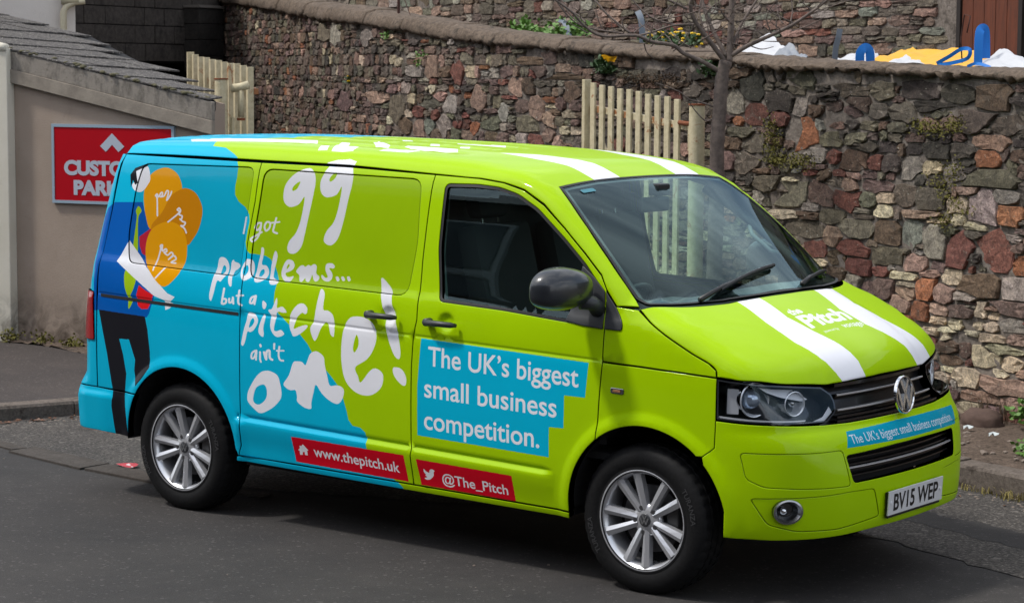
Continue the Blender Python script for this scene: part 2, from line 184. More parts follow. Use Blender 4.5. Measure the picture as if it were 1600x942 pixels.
STONES = [(3.73,1.48,0.26,0.12,'R'),(4.11,1.49,0.24,0.14,'P'),(3.51,1.74,0.17,0.09,'R'),(3.75,1.6,0.14,0.14,'K'),(3.45,1.59,0.27,0.08,'P'),(4.44,1.5,0.4,0.14,'O'),(4.51,1.33,0.34,0.05,'C'),(4.21,1.34,0.24,0.07,'B'),(3.96,1.35,0.25,0.08,'O'),(4.21,1.24,0.35,0.11,'O'),(3.94,1.21,0.17,0.12,'K'),(3.67,1.29,0.3,0.1,'O'),(4.1,1.11,0.24,0.12,'R'),(3.7,1.14,0.33,0.08,'R'),(3.89,1.06,0.23,0.1,'B'),(3.64,1.03,0.26,0.11,'R'),(3.32,1.27,0.23,0.17,'B'),(3.08,1.28,0.18,0.18,'S'),(3.33,1.12,0.3,0.12,'O'),(3.03,1.1,0.23,0.13,'K'),(2.84,1.26,0.22,0.22,'L'),(2.6,1.22,0.25,0.21,'R'),(2.26,1.22,0.3,0.22,'R'),(2.39,1.51,0.25,0.19,'L'),(2.63,1.5,0.17,0.1,'C'),(2.47,1.37,0.18,0.05,'C'),(2.38,1.81,0.22,0.11,'T'),(2.36,1.69,0.4,0.11,'O'),(2.65,1.7,0.2,0.08,'L'),(2.53,1.6,0.18,0.06,'K'),(2.2,1.58,0.22,0.08,'L'),(2.13,1.47,0.23,0.11,'T'),(2.04,1.15,0.13,0.11,'T'),(2.39,1.02,0.33,0.13,'B'),(2.67,1.04,0.17,0.08,'C'),(3.16,1.0,0.28,0.06,'C'),(3.14,0.94,0.21,0.04,'C'),(3.4,1.01,0.15,0.07,'R'),(2.94,0.94,0.18,0.16,'T'),(2.75,0.91,0.17,0.09,'K'),(2.53,0.92,0.18,0.06,'L'),(2.08,1.01,0.22,0.15,'L'),(3.14,0.88,0.21,0.09,'K'),(3.35,0.9,0.19,0.15,'P'),(3.53,0.86,0.16,0.11,'P'),(3.69,0.91,0.16,0.1,'L'),(3.11,1.72,0.2,0.13,'L'),(2.9,1.72,0.14,0.08,'C'),(3.15,1.53,0.21,0.12,'G'),(2.92,1.52,0.27,0.12,'G'),(3.36,1.51,0.17,0.06,'C'),(3.0,1.42,0.29,0.06,'K'),(4.18,1.68,0.26,0.06,'P'),(4.43,1.68,0.23,0.06,'O'),(3.31,1.73,0.18,0.09,'D'),(2.84,1.39,0.17,0.04,'C'),(3.57,1.48,0.19,0.1,'O'),(3.67,1.74,0.3,0.13,'B'),(3.95,1.77,0.14,0.07,'R'),(2.97,0.78,0.16,0.15,'T'),(2.79,0.81,0.19,0.07,'K'),(2.58,0.82,0.22,0.08,'P'),(2.39,0.84,0.11,0.1,'C'),(2.8,0.74,0.18,0.06,'C'),(2.59,0.73,0.22,0.07,'C'),(2.37,0.75,0.19,0.06,'C'),(2.9,0.67,0.22,0.06,'C'),(2.7,0.66,0.15,0.06,'C'),(2.49,0.68,0.21,0.05,'C'),(3.19,0.82,0.19,0.13,'K'),(3.11,0.71,0.14,0.05,'T'),(4.27,1.93,0.3,0.2,'T'),(3.89,2.0,0.2,0.1,'K'),(4.07,2.01,0.13,0.1,'L'),(4.33,2.11,0.15,0.14,'L'),(4.56,2.02,0.16,0.08,'R'),(5.11,2.12,0.16,0.16,'L'),(4.85,2.05,0.22,0.13,'R'),(5.09,1.99,0.09,0.07,'T'),(5.05,1.9,0.27,0.08,'O'),(5.16,1.82,0.25,0.1,'B'),(5.21,1.69,0.2,0.13,'P'),(5.0,1.69,0.25,0.16,'G'),(4.9,1.82,0.22,0.13,'G'),(3.98,1.89,0.26,0.1,'O'),(4.12,1.77,0.22,0.11,'L'),(3.71,1.9,0.21,0.08,'O'),(3.73,1.64,0.14,0.08,'K'),(4.38,1.67,0.19,0.05,'S'),(4.18,1.67,0.24,0.06,'R'),(4.76,1.63,0.22,0.04,'B'),(4.42,1.58,0.17,0.03,'C'),(3.93,2.12,0.16,0.08,'P'),(3.73,2.1,0.23,0.09,'P'),(4.56,2.14,0.31,0.13,'D'),(5.04,2.34,0.21,0.07,'B'),(4.92,2.24,0.28,0.18,'D'),(4.31,2.25,0.25,0.14,'O'),(4.7,1.54,0.28,0.11,'O'),(4.81,1.43,0.14,0.1,'L'),(4.48,1.5,0.29,0.08,'O'),(2.19,0.45,0.18,0.08,'C'),(2.5,0.4,0.23,0.13,'C'),(2.34,0.54,0.23,0.13,'C'),(2.18,0.61,0.28,0.05,'C'),(2.27,0.68,0.21,0.06,'C'),(2.51,0.67,0.2,0.05,'C'),(2.7,0.67,0.16,0.06,'C'),(2.34,0.75,0.24,0.06,'C'),(2.58,0.73,0.23,0.06,'C'),(2.91,0.69,0.23,0.05,'C'),(2.1,0.52,0.15,0.11,'C'),(2.17,0.39,0.4,0.15,'K'),(2.39,0.29,0.38,0.08,'K'),(2.06,0.29,0.22,0.07,'K'),(2.46,0.18,0.23,0.12,'C'),(2.53,0.57,0.12,0.08,'P'),(2.66,0.49,0.19,0.06,'B'),(2.68,0.58,0.2,0.06,'B'),(2.08,0.77,0.23,0.08,'L'),(2.05,0.69,0.17,0.07,'K'),(2.09,0.88,0.28,0.09,'P'),(2.26,0.82,0.1,0.05,'C'),(2.27,0.19,0.17,0.09,'P'),(4.28,1.93,0.3,0.18,'T'),(3.67,2.13,0.28,0.12,'P'),(4.08,2.0,0.13,0.11,'L'),(3.89,2.01,0.2,0.1,'K'),(2.74,2.03,0.17,0.09,'K'),(2.91,2.02,0.16,0.06,'K'),(2.34,1.91,0.27,0.09,'K'),(2.21,2.02,0.26,0.1,'G'),(2.49,2.04,0.29,0.11,'G'),(3.03,2.24,0.35,0.13,'D'),(2.67,2.22,0.28,0.09,'D'),(2.29,2.21,0.29,0.14,'B'),(3.41,2.23,0.24,0.1,'O'),(3.74,2.22,0.31,0.08,'G'),(4.33,2.23,0.26,0.1,'O'),(3.99,2.33,0.25,0.07,'B'),(2.93,2.14,0.29,0.06,'D'),(3.22,2.09,0.21,0.12,'G'),(3.47,2.1,0.19,0.08,'G'),(8.39,2.21,0.22,0.12,'K'),(8.17,2.23,0.19,0.12,'B'),(8.31,2.03,0.22,0.08,'P'),(8.02,2.01,0.24,0.15,'K'),(7.82,1.94,0.19,0.11,'K'),(8.2,1.89,0.3,0.12,'O'),(7.83,1.81,0.13,0.08,'K'),(7.46,2.17,0.23,0.15,'B'),(7.61,2.36,0.23,0.08,'K'),(7.98,2.34,0.19,0.08,'P'),(6.29,2.23,0.21,0.05,'K'),(7.54,2.3,0.54,0.05,'B'),(5.67,2.21,0.24,0.07,'G'),(8.09,2.43,0.38,0.05,'B'),(11.2,2.07,0.63,0.11,'K'),(10.72,1.97,0.24,0.23,'O'),(10.5,2.18,0.18,0.12,'L'),(9.93,2.36,0.19,0.16,'K'),(9.44,2.31,0.18,0.2,'R'),(9.05,2.09,0.27,0.19,'K'),(9.72,1.84,0.19,0.19,'L'),(8.81,1.87,0.26,0.11,'O'),(9.16,1.83,0.15,0.12,'T'),(9.88,1.93,0.16,0.07,'R'),(10.23,1.96,0.2,0.08,'R'),(13.01,2.7,0.44,0.18,'L'),(13.51,2.71,0.54,0.15,'O'),(11.62,2.65,0.4,0.13,'L'),(10.67,2.41,0.12,0.07,'C'),(12.58,2.0,0.57,0.15,'P'),(9.61,2.02,0.22,0.15,'L'),(9.94,2.03,0.38,0.07,'O'),(8.58,1.98,0.14,0.15,'L'),(10.55,1.82,0.2,0.12,'B'),(10.2,1.79,0.16,0.11,'K'),(10.02,1.82,0.16,0.1,'S')]

def sstep(a,b,x):
    t=np.clip((x-a)/(b-a),0,1); return t*t*(3-2*t)
def pchip(xs,ys):
    xs=np.array(xs,float);ys=np.array(ys,float);h=np.diff(xs);d=np.diff(ys)/h
    m=np.zeros_like(ys);m[0]=d[0];m[-1]=d[-1]
    for i in range(1,len(xs)-1):
        if d[i-1]*d[i]>0:
            w1=2*h[i]+h[i-1];w2=h[i]+2*h[i-1];m[i]=(w1+w2)/(w1/d[i-1]+w2/d[i])
    def f(x):
        x=np.clip(x,xs[0],xs[-1]);i=np.clip(np.searchsorted(xs,x)-1,0,len(xs)-2)
        t=(x-xs[i])/h[i];t2=t*t;t3=t2*t
        return (2*t3-3*t2+1)*ys[i]+(t3-2*t2+t)*h[i]*m[i]+(-2*t3+3*t2)*ys[i+1]+(t3-t2)*h[i]*m[i+1]
    return f
def smax(a,b,k):
    h=np.clip(k-np.abs(a-b),0,None)/k
    return np.maximum(a,b)+h*h*k*.25
W_Z=pchip([.20,.27,.33,.42,.60,.80,1.0,1.12,1.20,1.25,1.29,1.33,1.5,1.7,1.83,1.90,2.1],
          [.87,.905,.926,.938,.950,.953,.950,.943,.934,.924,.908,.900,.871,.832,.800,.782,.72])
W_X=pchip([-4.1,-3.9,-3.4,-2.8,-.2,.1,.4,.7,.9],[-.05,-.035,-.010,0,0,-.006,-.035,-.095,-.15])
ROOF=pchip([-4.2,-3.9,-3.6,-3.0,-2.0,-1.3,-1.0,-.8,-.66,-.3],[1.88,1.940,1.975,1.987,1.976,1.952,1.930,1.905,1.863,1.72])
HOOD=pchip([-.3,0,.19,.35,.5,.62,.70,.76,.82,1.1],[1.44,1.362,1.306,1.245,1.170,1.100,1.045,.995,.94,.60])
XF=pchip([.20,.27,.31,.37,.45,.60,.70,.75,.785,.82,.98,1.05,1.2],[.76,.83,.862,.876,.880,.876,.868,.852,.830,.825,.815,.80,.75])
XR=pchip([.2,.33,.40,.58,.63,.66,.95,1.2,1.6,1.85,2.1],[-3.88,-3.92,-3.945,-3.945,-3.92,-3.88,-3.87,-3.84,-3.765,-3.71,-3.64])
ARCH=[(.028,.357,.417),(-2.972,.357,.417)]
def width(x,z,detail=True):
    w=W_Z(z+.0235*(x+1.3)*sstep(.3,.6,z))+W_X(x)*(1-.5*sstep(1.0,1.4,z))
    for ax,az,ar in ARCH:
        r=np.hypot(x-ax,z-az); w=w+.014*(1-sstep(ar+.015,ar+.075,r))
    # rear bumper bulge
    w=w+.022*(1-sstep(.555,.60,z))*(1-sstep(-3.60,-3.42,x)) + .012*(1-sstep(-3.9,-3.8,x))*(1-sstep(.555,.60,z))
    # front bumper slight bulge low
    if detail:
        zf=z+.0235*(x+1.3); zm=zf
        mx=sstep(-2.56,-2.53,x)*(1-sstep(-.51,-.475,x))
        w=w+.013*(1-sstep(.505,.525,zm))*sstep(.36,.50,zm)*mx
        w=w-.007*np.exp(-((zm-.532)/.008)**2)*mx
        fl=sstep(-3.85,-3.7,x)*(1-sstep(-.15,-.05,x))
        w=w-.004*np.exp(-((zf-1.074)/.007)**2)*fl
        for hx,hz in ((-1.135,1.152),(-1.50,1.160)):
            w=w-.020*np.exp(-(((x-hx)/.045)**2+((z-hz)/.040)**2)**2)
    return w
def topz(x,y,detail=True):
    ya=np.abs(y)
    r=ROOF(x+.05*ya**2*sstep(-1.6,-.7,x))-.035*(ya/.75)**2.6
    if detail:
        rx=sstep(-3.75,-3.55,x)*(1-sstep(-1.55,-1.25,x))
        for yc in (.0,.25,.50): r=r-.007*np.exp(-((ya-yc)/.022)**2)*rx
    t=(x+.635+.10*ya**2)/(.80-.23*ya**2); tc=np.clip(t,-.2,1.2)
    ws=1.842-.526*t+.022*4*tc*(1-tc)
    xh=x+.19*ya**2
    h=HOOD(xh)-.012*(ya/.75)**2.4+ .006*(1-sstep(.40,.46,ya))*sstep(.0,.25,x)
    return r,ws,h
def bow(y): 
    ya=np.abs(y); return .16*ya**2+.10*np.clip(ya-.45,0,None)**2
def F(P,detail=True):
    x,y,z=P[...,0],P[...,1],P[...,2]; ya=np.abs(y)
    side=ya-width(x,z,detail)
    r,ws,h=topz(x,y,detail)
    lower=np.maximum(ws,h)
    top=(z-np.minimum(r,lower))
    top=smax(z-r,(z-lower)*.8,.03)
    front=x-(XF(z)-bow(y))
    rear=XR(z)+.10*ya**2+ .25*np.clip(ya-.7,0,None)**2-x
    kt=.13-.07*sstep(-1.15,-.8,x)+.02*sstep(-.15,.15,x)
    g=smax(side,top,kt)
    g=smax(g,front,.05+.25*(1-sstep(.95,1.1,z)*0.35)-0*z)
    g=smax(g,rear,.10)
    return np.maximum(g,.22-z)
def hit(O,D,t0,t1,n=160,detail=True):
    """first crossing from outside(+) to inside(-) along rays"""
    O=np.asarray(O,float);D=np.asarray(D,float)
    N=len(D); lo=np.full(N,np.nan); hi=np.full(N,np.nan)
    ts=np.linspace(t0,t1,n); prev=F(O+D*ts[0],detail)
    for i in range(1,n):
        cur=F(O+D*ts[i],detail)
        m=np.isnan(lo)&(prev>0)&(cur<=0)
        lo[m]=ts[i-1];hi[m]=ts[i];prev=cur
    for _ in range(22):
        mid=(lo+hi)/2; v=F(O+D*mid[:,None],detail)
        hi=np.where(v<=0,mid,hi);lo=np.where(v>0,mid,lo)
    return O+D*((lo+hi)/2)[:,None]
def grad(P,e=.004,detail=True):
    g=np.stack([F(P+np.eye(3)[i]*e,detail)-F(P-np.eye(3)[i]*e,detail) for i in range(3)],-1)
    return g/np.linalg.norm(g,axis=-1,keepdims=True)
# ---------------------------------------------------------------- panels cut out of the body surface
F_BODY = F
def hit(O, D, t0, t1, n=30, detail=True):
    N = len(D); lo = np.full(N, np.nan); hi = np.full(N, np.nan)
    ts = np.linspace(t0, t1, n); prev = F_BODY(O+D*ts[0], detail)
    for i in range(1, n):
        cur = F_BODY(O+D*ts[i], detail)
        m = np.isnan(lo) & (prev > 0) & (cur <= 0)
        lo[m] = ts[i-1]; hi[m] = ts[i]; prev = cur
    for _ in range(16):
        mid = (lo+hi)/2; v = F_BODY(O+D*mid[:, None], detail)
        hi = np.where(v <= 0, mid, hi); lo = np.where(v > 0, mid, lo)
    return O+D*((lo+hi)/2)[:, None]
SH = .0235
class Dom:
    def __init__(s, kind): s.k = kind
    def to2(s, P):
        P = np.asarray(P, float); x, y, z = P[:, 0], P[:, 1], P[:, 2]
        if s.k == 'side': return np.stack([x, z+SH*(x+1.3)], 1)
        if s.k == 'cyl': return np.stack([np.arctan2(y, x+.1)*.95, z], 1)
        if s.k == 'cylr': return np.stack([np.arctan2(-y, -(x+3.0))*.9, z], 1)
        if s.k == 'roof': return np.stack([x, np.arctan2(y, z-.9)*.95], 1)
        if s.k == 'hood': return np.stack([x, np.arctan2(y, z-.55)*.8], 1)
        if s.k == 'ws': return np.stack([y, -.835*(x+.3)+.55*(z-1.6)], 1)
    def rays(s, q):
        u, v = q[:, 0], q[:, 1]; o = np.zeros_like(u)
        if s.k == 'side': return np.stack([u, o-1.06, v-SH*(u+1.3)], 1), np.tile([0, 1., 0], (len(u), 1)), 0, .5
        if s.k == 'cyl':
            a = u/.95; d = np.stack([np.cos(a), np.sin(a), o], 1); return np.array([-.1, 0, 0])+d*1.35+np.stack([o, o, v], 1), -d, 0, .9
        if s.k == 'cylr':
            a = u/.9; d = np.stack([-np.cos(a), -np.sin(a), o], 1); return np.array([-3., 0, 0])+d*1.5+np.stack([o, o, v], 1), -d, 0, 1.0
        if s.k == 'roof':
            a = v/.95; d = np.stack([o, np.sin(a), np.cos(a)], 1); return np.stack([u, o, o+.9], 1)+d*1.4, -d, 0, .8
        if s.k == 'hood':
            a = v/.8; d = np.stack([o, np.sin(a), np.cos(a)], 1); return np.stack([u, o, o+.55], 1)+d*1.3, -d, 0, 1.0
        if s.k == 'ws':
            n = np.array([.55, 0, .835]); p = np.stack([-.3-.835*v, u, 1.6+.55*v], 1)+n*.5; return p, np.tile(-n, (len(u), 1)), 0, .9
    def surf(s, q, detail=True):
        O, D, a, b = s.rays(np.asarray(q, float)); return hit(O, D, a, b, 30, detail)
SIDE, CYL, CYLR, ROOFD, HOODD, WSD = [Dom(k) for k in ('side', 'cyl', 'cylr', 'roof', 'hood', 'ws')]
def area2(p): x, y = p[:, 0], p[:, 1]; return .5*np.sum(x*np.roll(y, -1)-np.roll(x, -1)*y)
def resample(p, step):
    p = np.asarray(p, float); out = []
    for i in range(len(p)):
        a, b = p[i], p[(i+1) % len(p)]; d = np.hypot(*(b-a)); n = max(1, int(math.ceil(d/step)))
        out += [a+(b-a)*k/n for k in range(n)]
    return np.array(out)
def inset(p, g):
    if area2(p) < 0: p = p[::-1]
    a = p-np.roll(p, 1, 0); b = np.roll(p, -1, 0)-p
    a = a/(np.linalg.norm(a, axis=1, keepdims=True)+1e-12); b = b/(np.linalg.norm(b, axis=1, keepdims=True)+1e-12)
    na = np.stack([-a[:, 1], a[:, 0]], 1); nb = np.stack([-b[:, 1], b[:, 0]], 1); m = na+nb
    m = m/np.clip(np.sum(m*na, 1, keepdims=True), .5, None)
    return p+m*g
def rounded(pts, r, n=5):
    P = np.asarray(pts, float); out = []; N = len(P); r = [r]*N if isinstance(r, (int, float)) else r
    for i in range(N):
        a, b, c = P[i-1], P[i], P[(i+1) % N]
        if r[i] <= 0: out.append(b); continue
        la, lc = np.hypot(*(a-b)), np.hypot(*(c-b)); d = min(r[i], la*.45, lc*.45)
        s, e = b+(a-b)/la*d, b+(c-b)/lc*d
        for t in np.linspace(0, 1, n): out.append((1-t)**2*s+2*t*(1-t)*b+t*t*e)
    return np.array(out)
def inside(poly, q):
    x, y = q[:, 0], q[:, 1]; r = np.zeros(len(q), bool); n = len(poly)
    for i in range(n):
        x1, y1 = poly[i]; x2, y2 = poly[(i+1) % n]
        if y1 == y2: continue
        m = ((y1 > y) != (y2 > y)) & (x < (x2-x1)*(y-y1)/(y2-y1)+x1); r ^= m
    return r
def pdist(poly, q):
    best = np.full(len(q), 9.)
    for i in range(len(poly)):
        a, b = poly[i], poly[(i+1) % len(poly)]; d = b-a; t = np.clip(((q-a)@d)/(d@d+1e-12), 0, 1)
        best = np.minimum(best, np.hypot(*(q-(a+t[:, None]*d)).T))
    return best
UVBOX = {'side': ((-4.1, .2), (5.1, 1.85)), 'top': ((-4.1, -1.0), (5.1, 2.0)), 'front': ((-.95, .25), (1.9, .8))}
SIDE_V = sorted(set(list(np.round(np.arange(.28, 2.0, .05), 3))+[.36, .38, .42, .46, .49, .505, .512, .518, .523, .526, .529, .532, .535, .539, .545, .56]
        + [1.06, 1.066, 1.070, 1.074, 1.078, 1.082, 1.088]+[1.215, 1.23, 1.245, 1.26, 1.27, 1.28, 1.29, 1.30, 1.31, 1.32, 1.335]+[.56, .575, .59, .605, .62]))
def panel(name, dom, outline, mat, parent, du=.06, dv=.05, vs=None, holes=(), gap=.0028, thick=.018, off=0., extra=None, uv='side', mirror=False, detail=True, step=.03, edge=.004, mats2=None):
    outline = resample(outline, step); P0 = inset(outline, gap); H0 = [inset(resample(h, step), -gap) for h in holes]
    pts = []; edges = []; bidx = []
    def add(loop, closed=True):
        s = len(pts); pts.extend(map(tuple, loop)); n = len(loop)
        edges.extend((s+i, s+(i+1) % n) for i in range(n)); return list(range(s, s+n))
    loops = [add(P0)]+[add(h) for h in H0]
    if edge:
        add(inset(P0, edge))
        for h in H0: add(inset(h, -edge))
    lo, hi = P0.min(0), P0.max(0)
    U = np.arange(lo[0]+du*.4, hi[0], du); V = np.array([v for v in vs if lo[1] < v < hi[1]]) if vs is not None else np.arange(lo[1]+dv*.4, hi[1], dv)
    g = np.array([(u, v) for v in V for u in U]) if len(U) and len(V) else np.zeros((0, 2))
    if extra is not None: g = np.concatenate([g, extra])
    if len(g):
        g = g[inside(P0, g) & (pdist(P0, g) > edge+.004)]
        for h in H0: g = g[~inside(h, g) & (pdist(h, g) > edge+.004)]
        g = g+RNG.normal(0, 1e-5, g.shape)
        pts.extend(map(tuple, g))
    r = delaunay_2d_cdt([Vector(p) for p in pts], edges, [], 0, 1e-6)
    V2 = np.array([tuple(v) for v in r[0]]); T = np.array([f for f in r[2] if len(f) == 3])
    c = V2[T].mean(1); keep = inside(P0, c)
    for h in H0: keep &= ~inside(h, c)
    T = T[keep]
    # orig -> new index for the rim
    mp = {}
    for i, o in enumerate(r[3]):
        for k in o: mp[k] = i
    S = dom.surf(V2, detail); bad = np.isnan(S[:, 0])
    if bad.any():
        S[bad] = S[~bad].mean(0) if (~bad).any() else 0
        T = T[~bad[T].any(1)]
    N = grad(S, .0035, detail)
    bl = [[mp[k] for k in l if k in mp] for l in loops]
    B = sorted({k for l in bl for k in l})
    S = S+N*off; Nn = N.copy()
    if edge:                                   # roll the rim over a little
        for l in bl:
            A = S[l]; t = np.roll(A, -1, 0)-np.roll(A, 1, 0); t /= np.linalg.norm(t, axis=1, keepdims=True)+1e-12
            lat = np.cross(t, N[l]); 
            ctr = np.cross(t, N[l])
            Nn[l] = N[l]+.75*lat
        # make sure lateral points outward: flip where moving along it in 2D goes inside
            q = dom.to2(S[l]+lat*.004); ins = inside(P0, q)
            for h in H0: ins &= ~inside(h, q)
            sg = np.where(ins, -1., 1.)[:, None]; Nn[l] = N[l]+.75*lat*sg
            S[l] = S[l]-N[l]*.0015
        Nn /= np.linalg.norm(Nn, axis=1, keepdims=True)
    # orient triangles
    a, b, c = S[T[:, 0]], S[T[:, 1]], S[T[:, 2]]; fn = np.cross(b-a, c-a); fl = np.sum(fn*N[T[:, 0]], 1) < 0
    T[fl] = T[fl][:, ::-1]
    verts = [S]; faces = [list(t) for t in T]; nv = len(S); ln = [Nn[i] for t in T for i in t]
    if thick:
        base = nv
        for l in bl:
            n = len(l); top = S[l]; bot = S[l]-N[l]*thick
            verts += [top, bot]; e = np.roll(top, -1, 0)-top; fnm = np.cross(e, N[l]); fnm /= np.linalg.norm(fnm, axis=1, keepdims=True)+1e-12
            for i in range(n):
                j = (i+1) % n; faces.append([base+i, base+j, base+n+j, base+n+i]); ln += [fnm[i]]*4
            base += 2*n
    VV = np.concatenate(verts)
    ax = {'side': (0, 2), 'top': (0, 1), 'front': (1, 2)}[uv]; (u0, v0), (du_, dv_) = UVBOX[uv]
    UVc = np.stack([(VV[:, ax[0]]-u0)/du_, (VV[:, ax[1]]-v0)/dv_], 1)
    ln = np.array(ln)
    if mirror:
        VV = VV*[1, -1, 1]; ln = ln*[1, -1, 1]
        nf = []; nl = []; k = 0
        for f in faces: m = len(f); nf.append(f[::-1]); nl.append(ln[k:k+m][::-1]); k += m
        faces = nf; ln = np.concatenate(nl)
    me = bpy.data.meshes.new(name); me.from_pydata(VV.tolist(), [], [list(map(int, f)) for f in faces])
    uvl = me.uv_layers.new(name='UVMap'); idx = np.concatenate([np.array(f) for f in faces]); uvl.data.foreach_set('uv', UVc[idx].astype('f').ravel())
    me.materials.append(mat); me.shade_smooth()
    try: me.normals_split_custom_set([tuple(v) for v in ln])
    except Exception as ex: print('normals', name, ex)
    o = bpy.data.objects.new(name, me); COL.objects.link(o)
    if parent is not None: o.parent = parent
    return o

# ---------------------------------------------------------------- livery print: three flat images rasterised from outlines
def text_tris(body, bold=0.0, sx=1.0, space=1.0):
    cu = bpy.data.curves.new('t', 'FONT'); cu.body = body; cu.size = 1; cu.offset = bold; cu.space_character = space; cu.resolution_u = 6
    ob = bpy.data.objects.new('t', cu); COL.objects.link(ob)
    bpy.context.view_layer.update(); dg = bpy.context.evaluated_depsgraph_get(); me = ob.evaluated_get(dg).to_mesh(); me.calc_loop_triangles()
    V = np.array([v.co[:2] for v in me.vertices]).reshape(-1, 2); T = np.array([t.vertices[:] for t in me.loop_triangles])
    ob.evaluated_get(dg).to_mesh_clear(); bpy.data.objects.remove(ob); bpy.data.curves.remove(cu)
    V = V*[sx, 1]; V[:, 0] -= V[:, 0].min(); return V, T
class Canvas:
    def __init__(s, w, h, box, base):
        s.w, s.h = w, h; (s.x0, s.y0), (s.dx, s.dy) = box; s.a = np.empty((h, w, 3), 'f'); s.a[:] = base
    def px(s, P): P = np.asarray(P, float); return np.stack([(P[:, 0]-s.x0)/s.dx*s.w-.5, (P[:, 1]-s.y0)/s.dy*s.h-.5], 1)
    def poly(s, conts, col):
        Q = [s.px(c) for c in conts]; al = np.concatenate(Q); x0, y0 = np.floor(al.min(0)).astype(int); x1, y1 = np.ceil(al.max(0)).astype(int)+1
        x0, y0 = max(x0, 0), max(y0, 0); x1, y1 = min(x1, s.w), min(y1, s.h)
        if x1 <= x0 or y1 <= y0: return
        X = np.arange(x0, x1)
        for y in range(y0, y1):
            xs = []
            for q in Q:
                a = q; b = np.roll(q, -1, 0); m = (a[:, 1] > y) != (b[:, 1] > y)
                if m.any(): xs += list(a[m, 0]+(y-a[m, 1])*(b[m, 0]-a[m, 0])/(b[m, 1]-a[m, 1]))
            xs.sort()
            for i in range(0, len(xs)-1, 2):
                l, r = int(math.ceil(max(xs[i], x0))), int(math.floor(min(xs[i+1], x1-1)))
                if r >= l: s.a[y, l:r+1] = col
    def brush(s, pts, rx, ry, col):
        P = np.asarray(pts, float); n = []
        for a, b in zip(P[:-1], P[1:]):
            k = max(1, int(np.hypot((b-a)[0]/rx, (b-a)[1]/ry)*5)); n += [a+(b-a)*t for t in np.linspace(0, 1, k+1)]
        t = np.linspace(0, 2*math.pi, 14, endpoint=False)
        for p in n: s.poly([np.stack([p[0]+rx*np.cos(t), p[1]+ry*np.sin(t)], 1)], col)
    def tris(s, V, T, col):
        Q = s.px(V)
        for t in T:
            a, b, c = Q[t]; mn = np.floor(np.min([a, b, c], 0)).astype(int); mxx = np.ceil(np.max([a, b, c], 0)).astype(int)
            x0, y0 = max(mn[0], 0), max(mn[1], 0); x1, y1 = min(mxx[0]+1, s.w), min(mxx[1]+1, s.h)
            if x1 <= x0 or y1 <= y0: continue
            X, Y = np.meshgrid(np.arange(x0, x1), np.arange(y0, y1)); d = (b[0]-a[0])*(c[1]-a[1])-(b[1]-a[1])*(c[0]-a[0])
            if abs(d) < 1e-9: continue
            w1 = ((X-a[0])*(c[1]-a[1])-(Y-a[1])*(c[0]-a[0]))/d; w2 = ((b[0]-a[0])*(Y-a[1])-(b[1]-a[1])*(X-a[0]))/d
            m = (w1 >= -1e-3) & (w2 >= -1e-3) & (w1+w2 <= 1.001); s.a[y0:y1, x0:x1][m] = col
    def text(s, body, p0, p1, cap, col, bold=.012, up=(0, 1)):
        """baseline from p0 to p1 in metres, capital height cap"""
        V, T = text_tris(body, bold); w = V[:, 0].max(); hcap = .729
        p0 = np.array(p0); ex = (np.array(p1)-p0)/w; ey = np.array(up)*cap/hcap
        s.tris(p0+V[:, :1]*ex+V[:, 1:2]*ey, T, col)
    def image(s, name):
        im = bpy.data.images.new(name, s.w, s.h, alpha=False, float_buffer=True); im.colorspace_settings.name = 'Linear Rec.709'
        k = np.ones((s.h, s.w, 4), 'f'); k[..., :3] = s.a; im.pixels.foreach_set(k.ravel()); im.update(); return im
C_G = lin(161, 201, 0); C_C = lin(0, 175, 209); C_W = (.80, .81, .84); C_R = lin(205, 8, 34)
PAL = dict(white=C_W, cyan=C_C, red=lin(222, 30, 36), crimson=lin(190, 34, 58), blue=lin(0, 88, 172), black=(.010, .010, .014), lime=lin(160, 196, 20), amber=lin(232, 160, 0), orange=lin(205, 132, 0), strip=C_R)
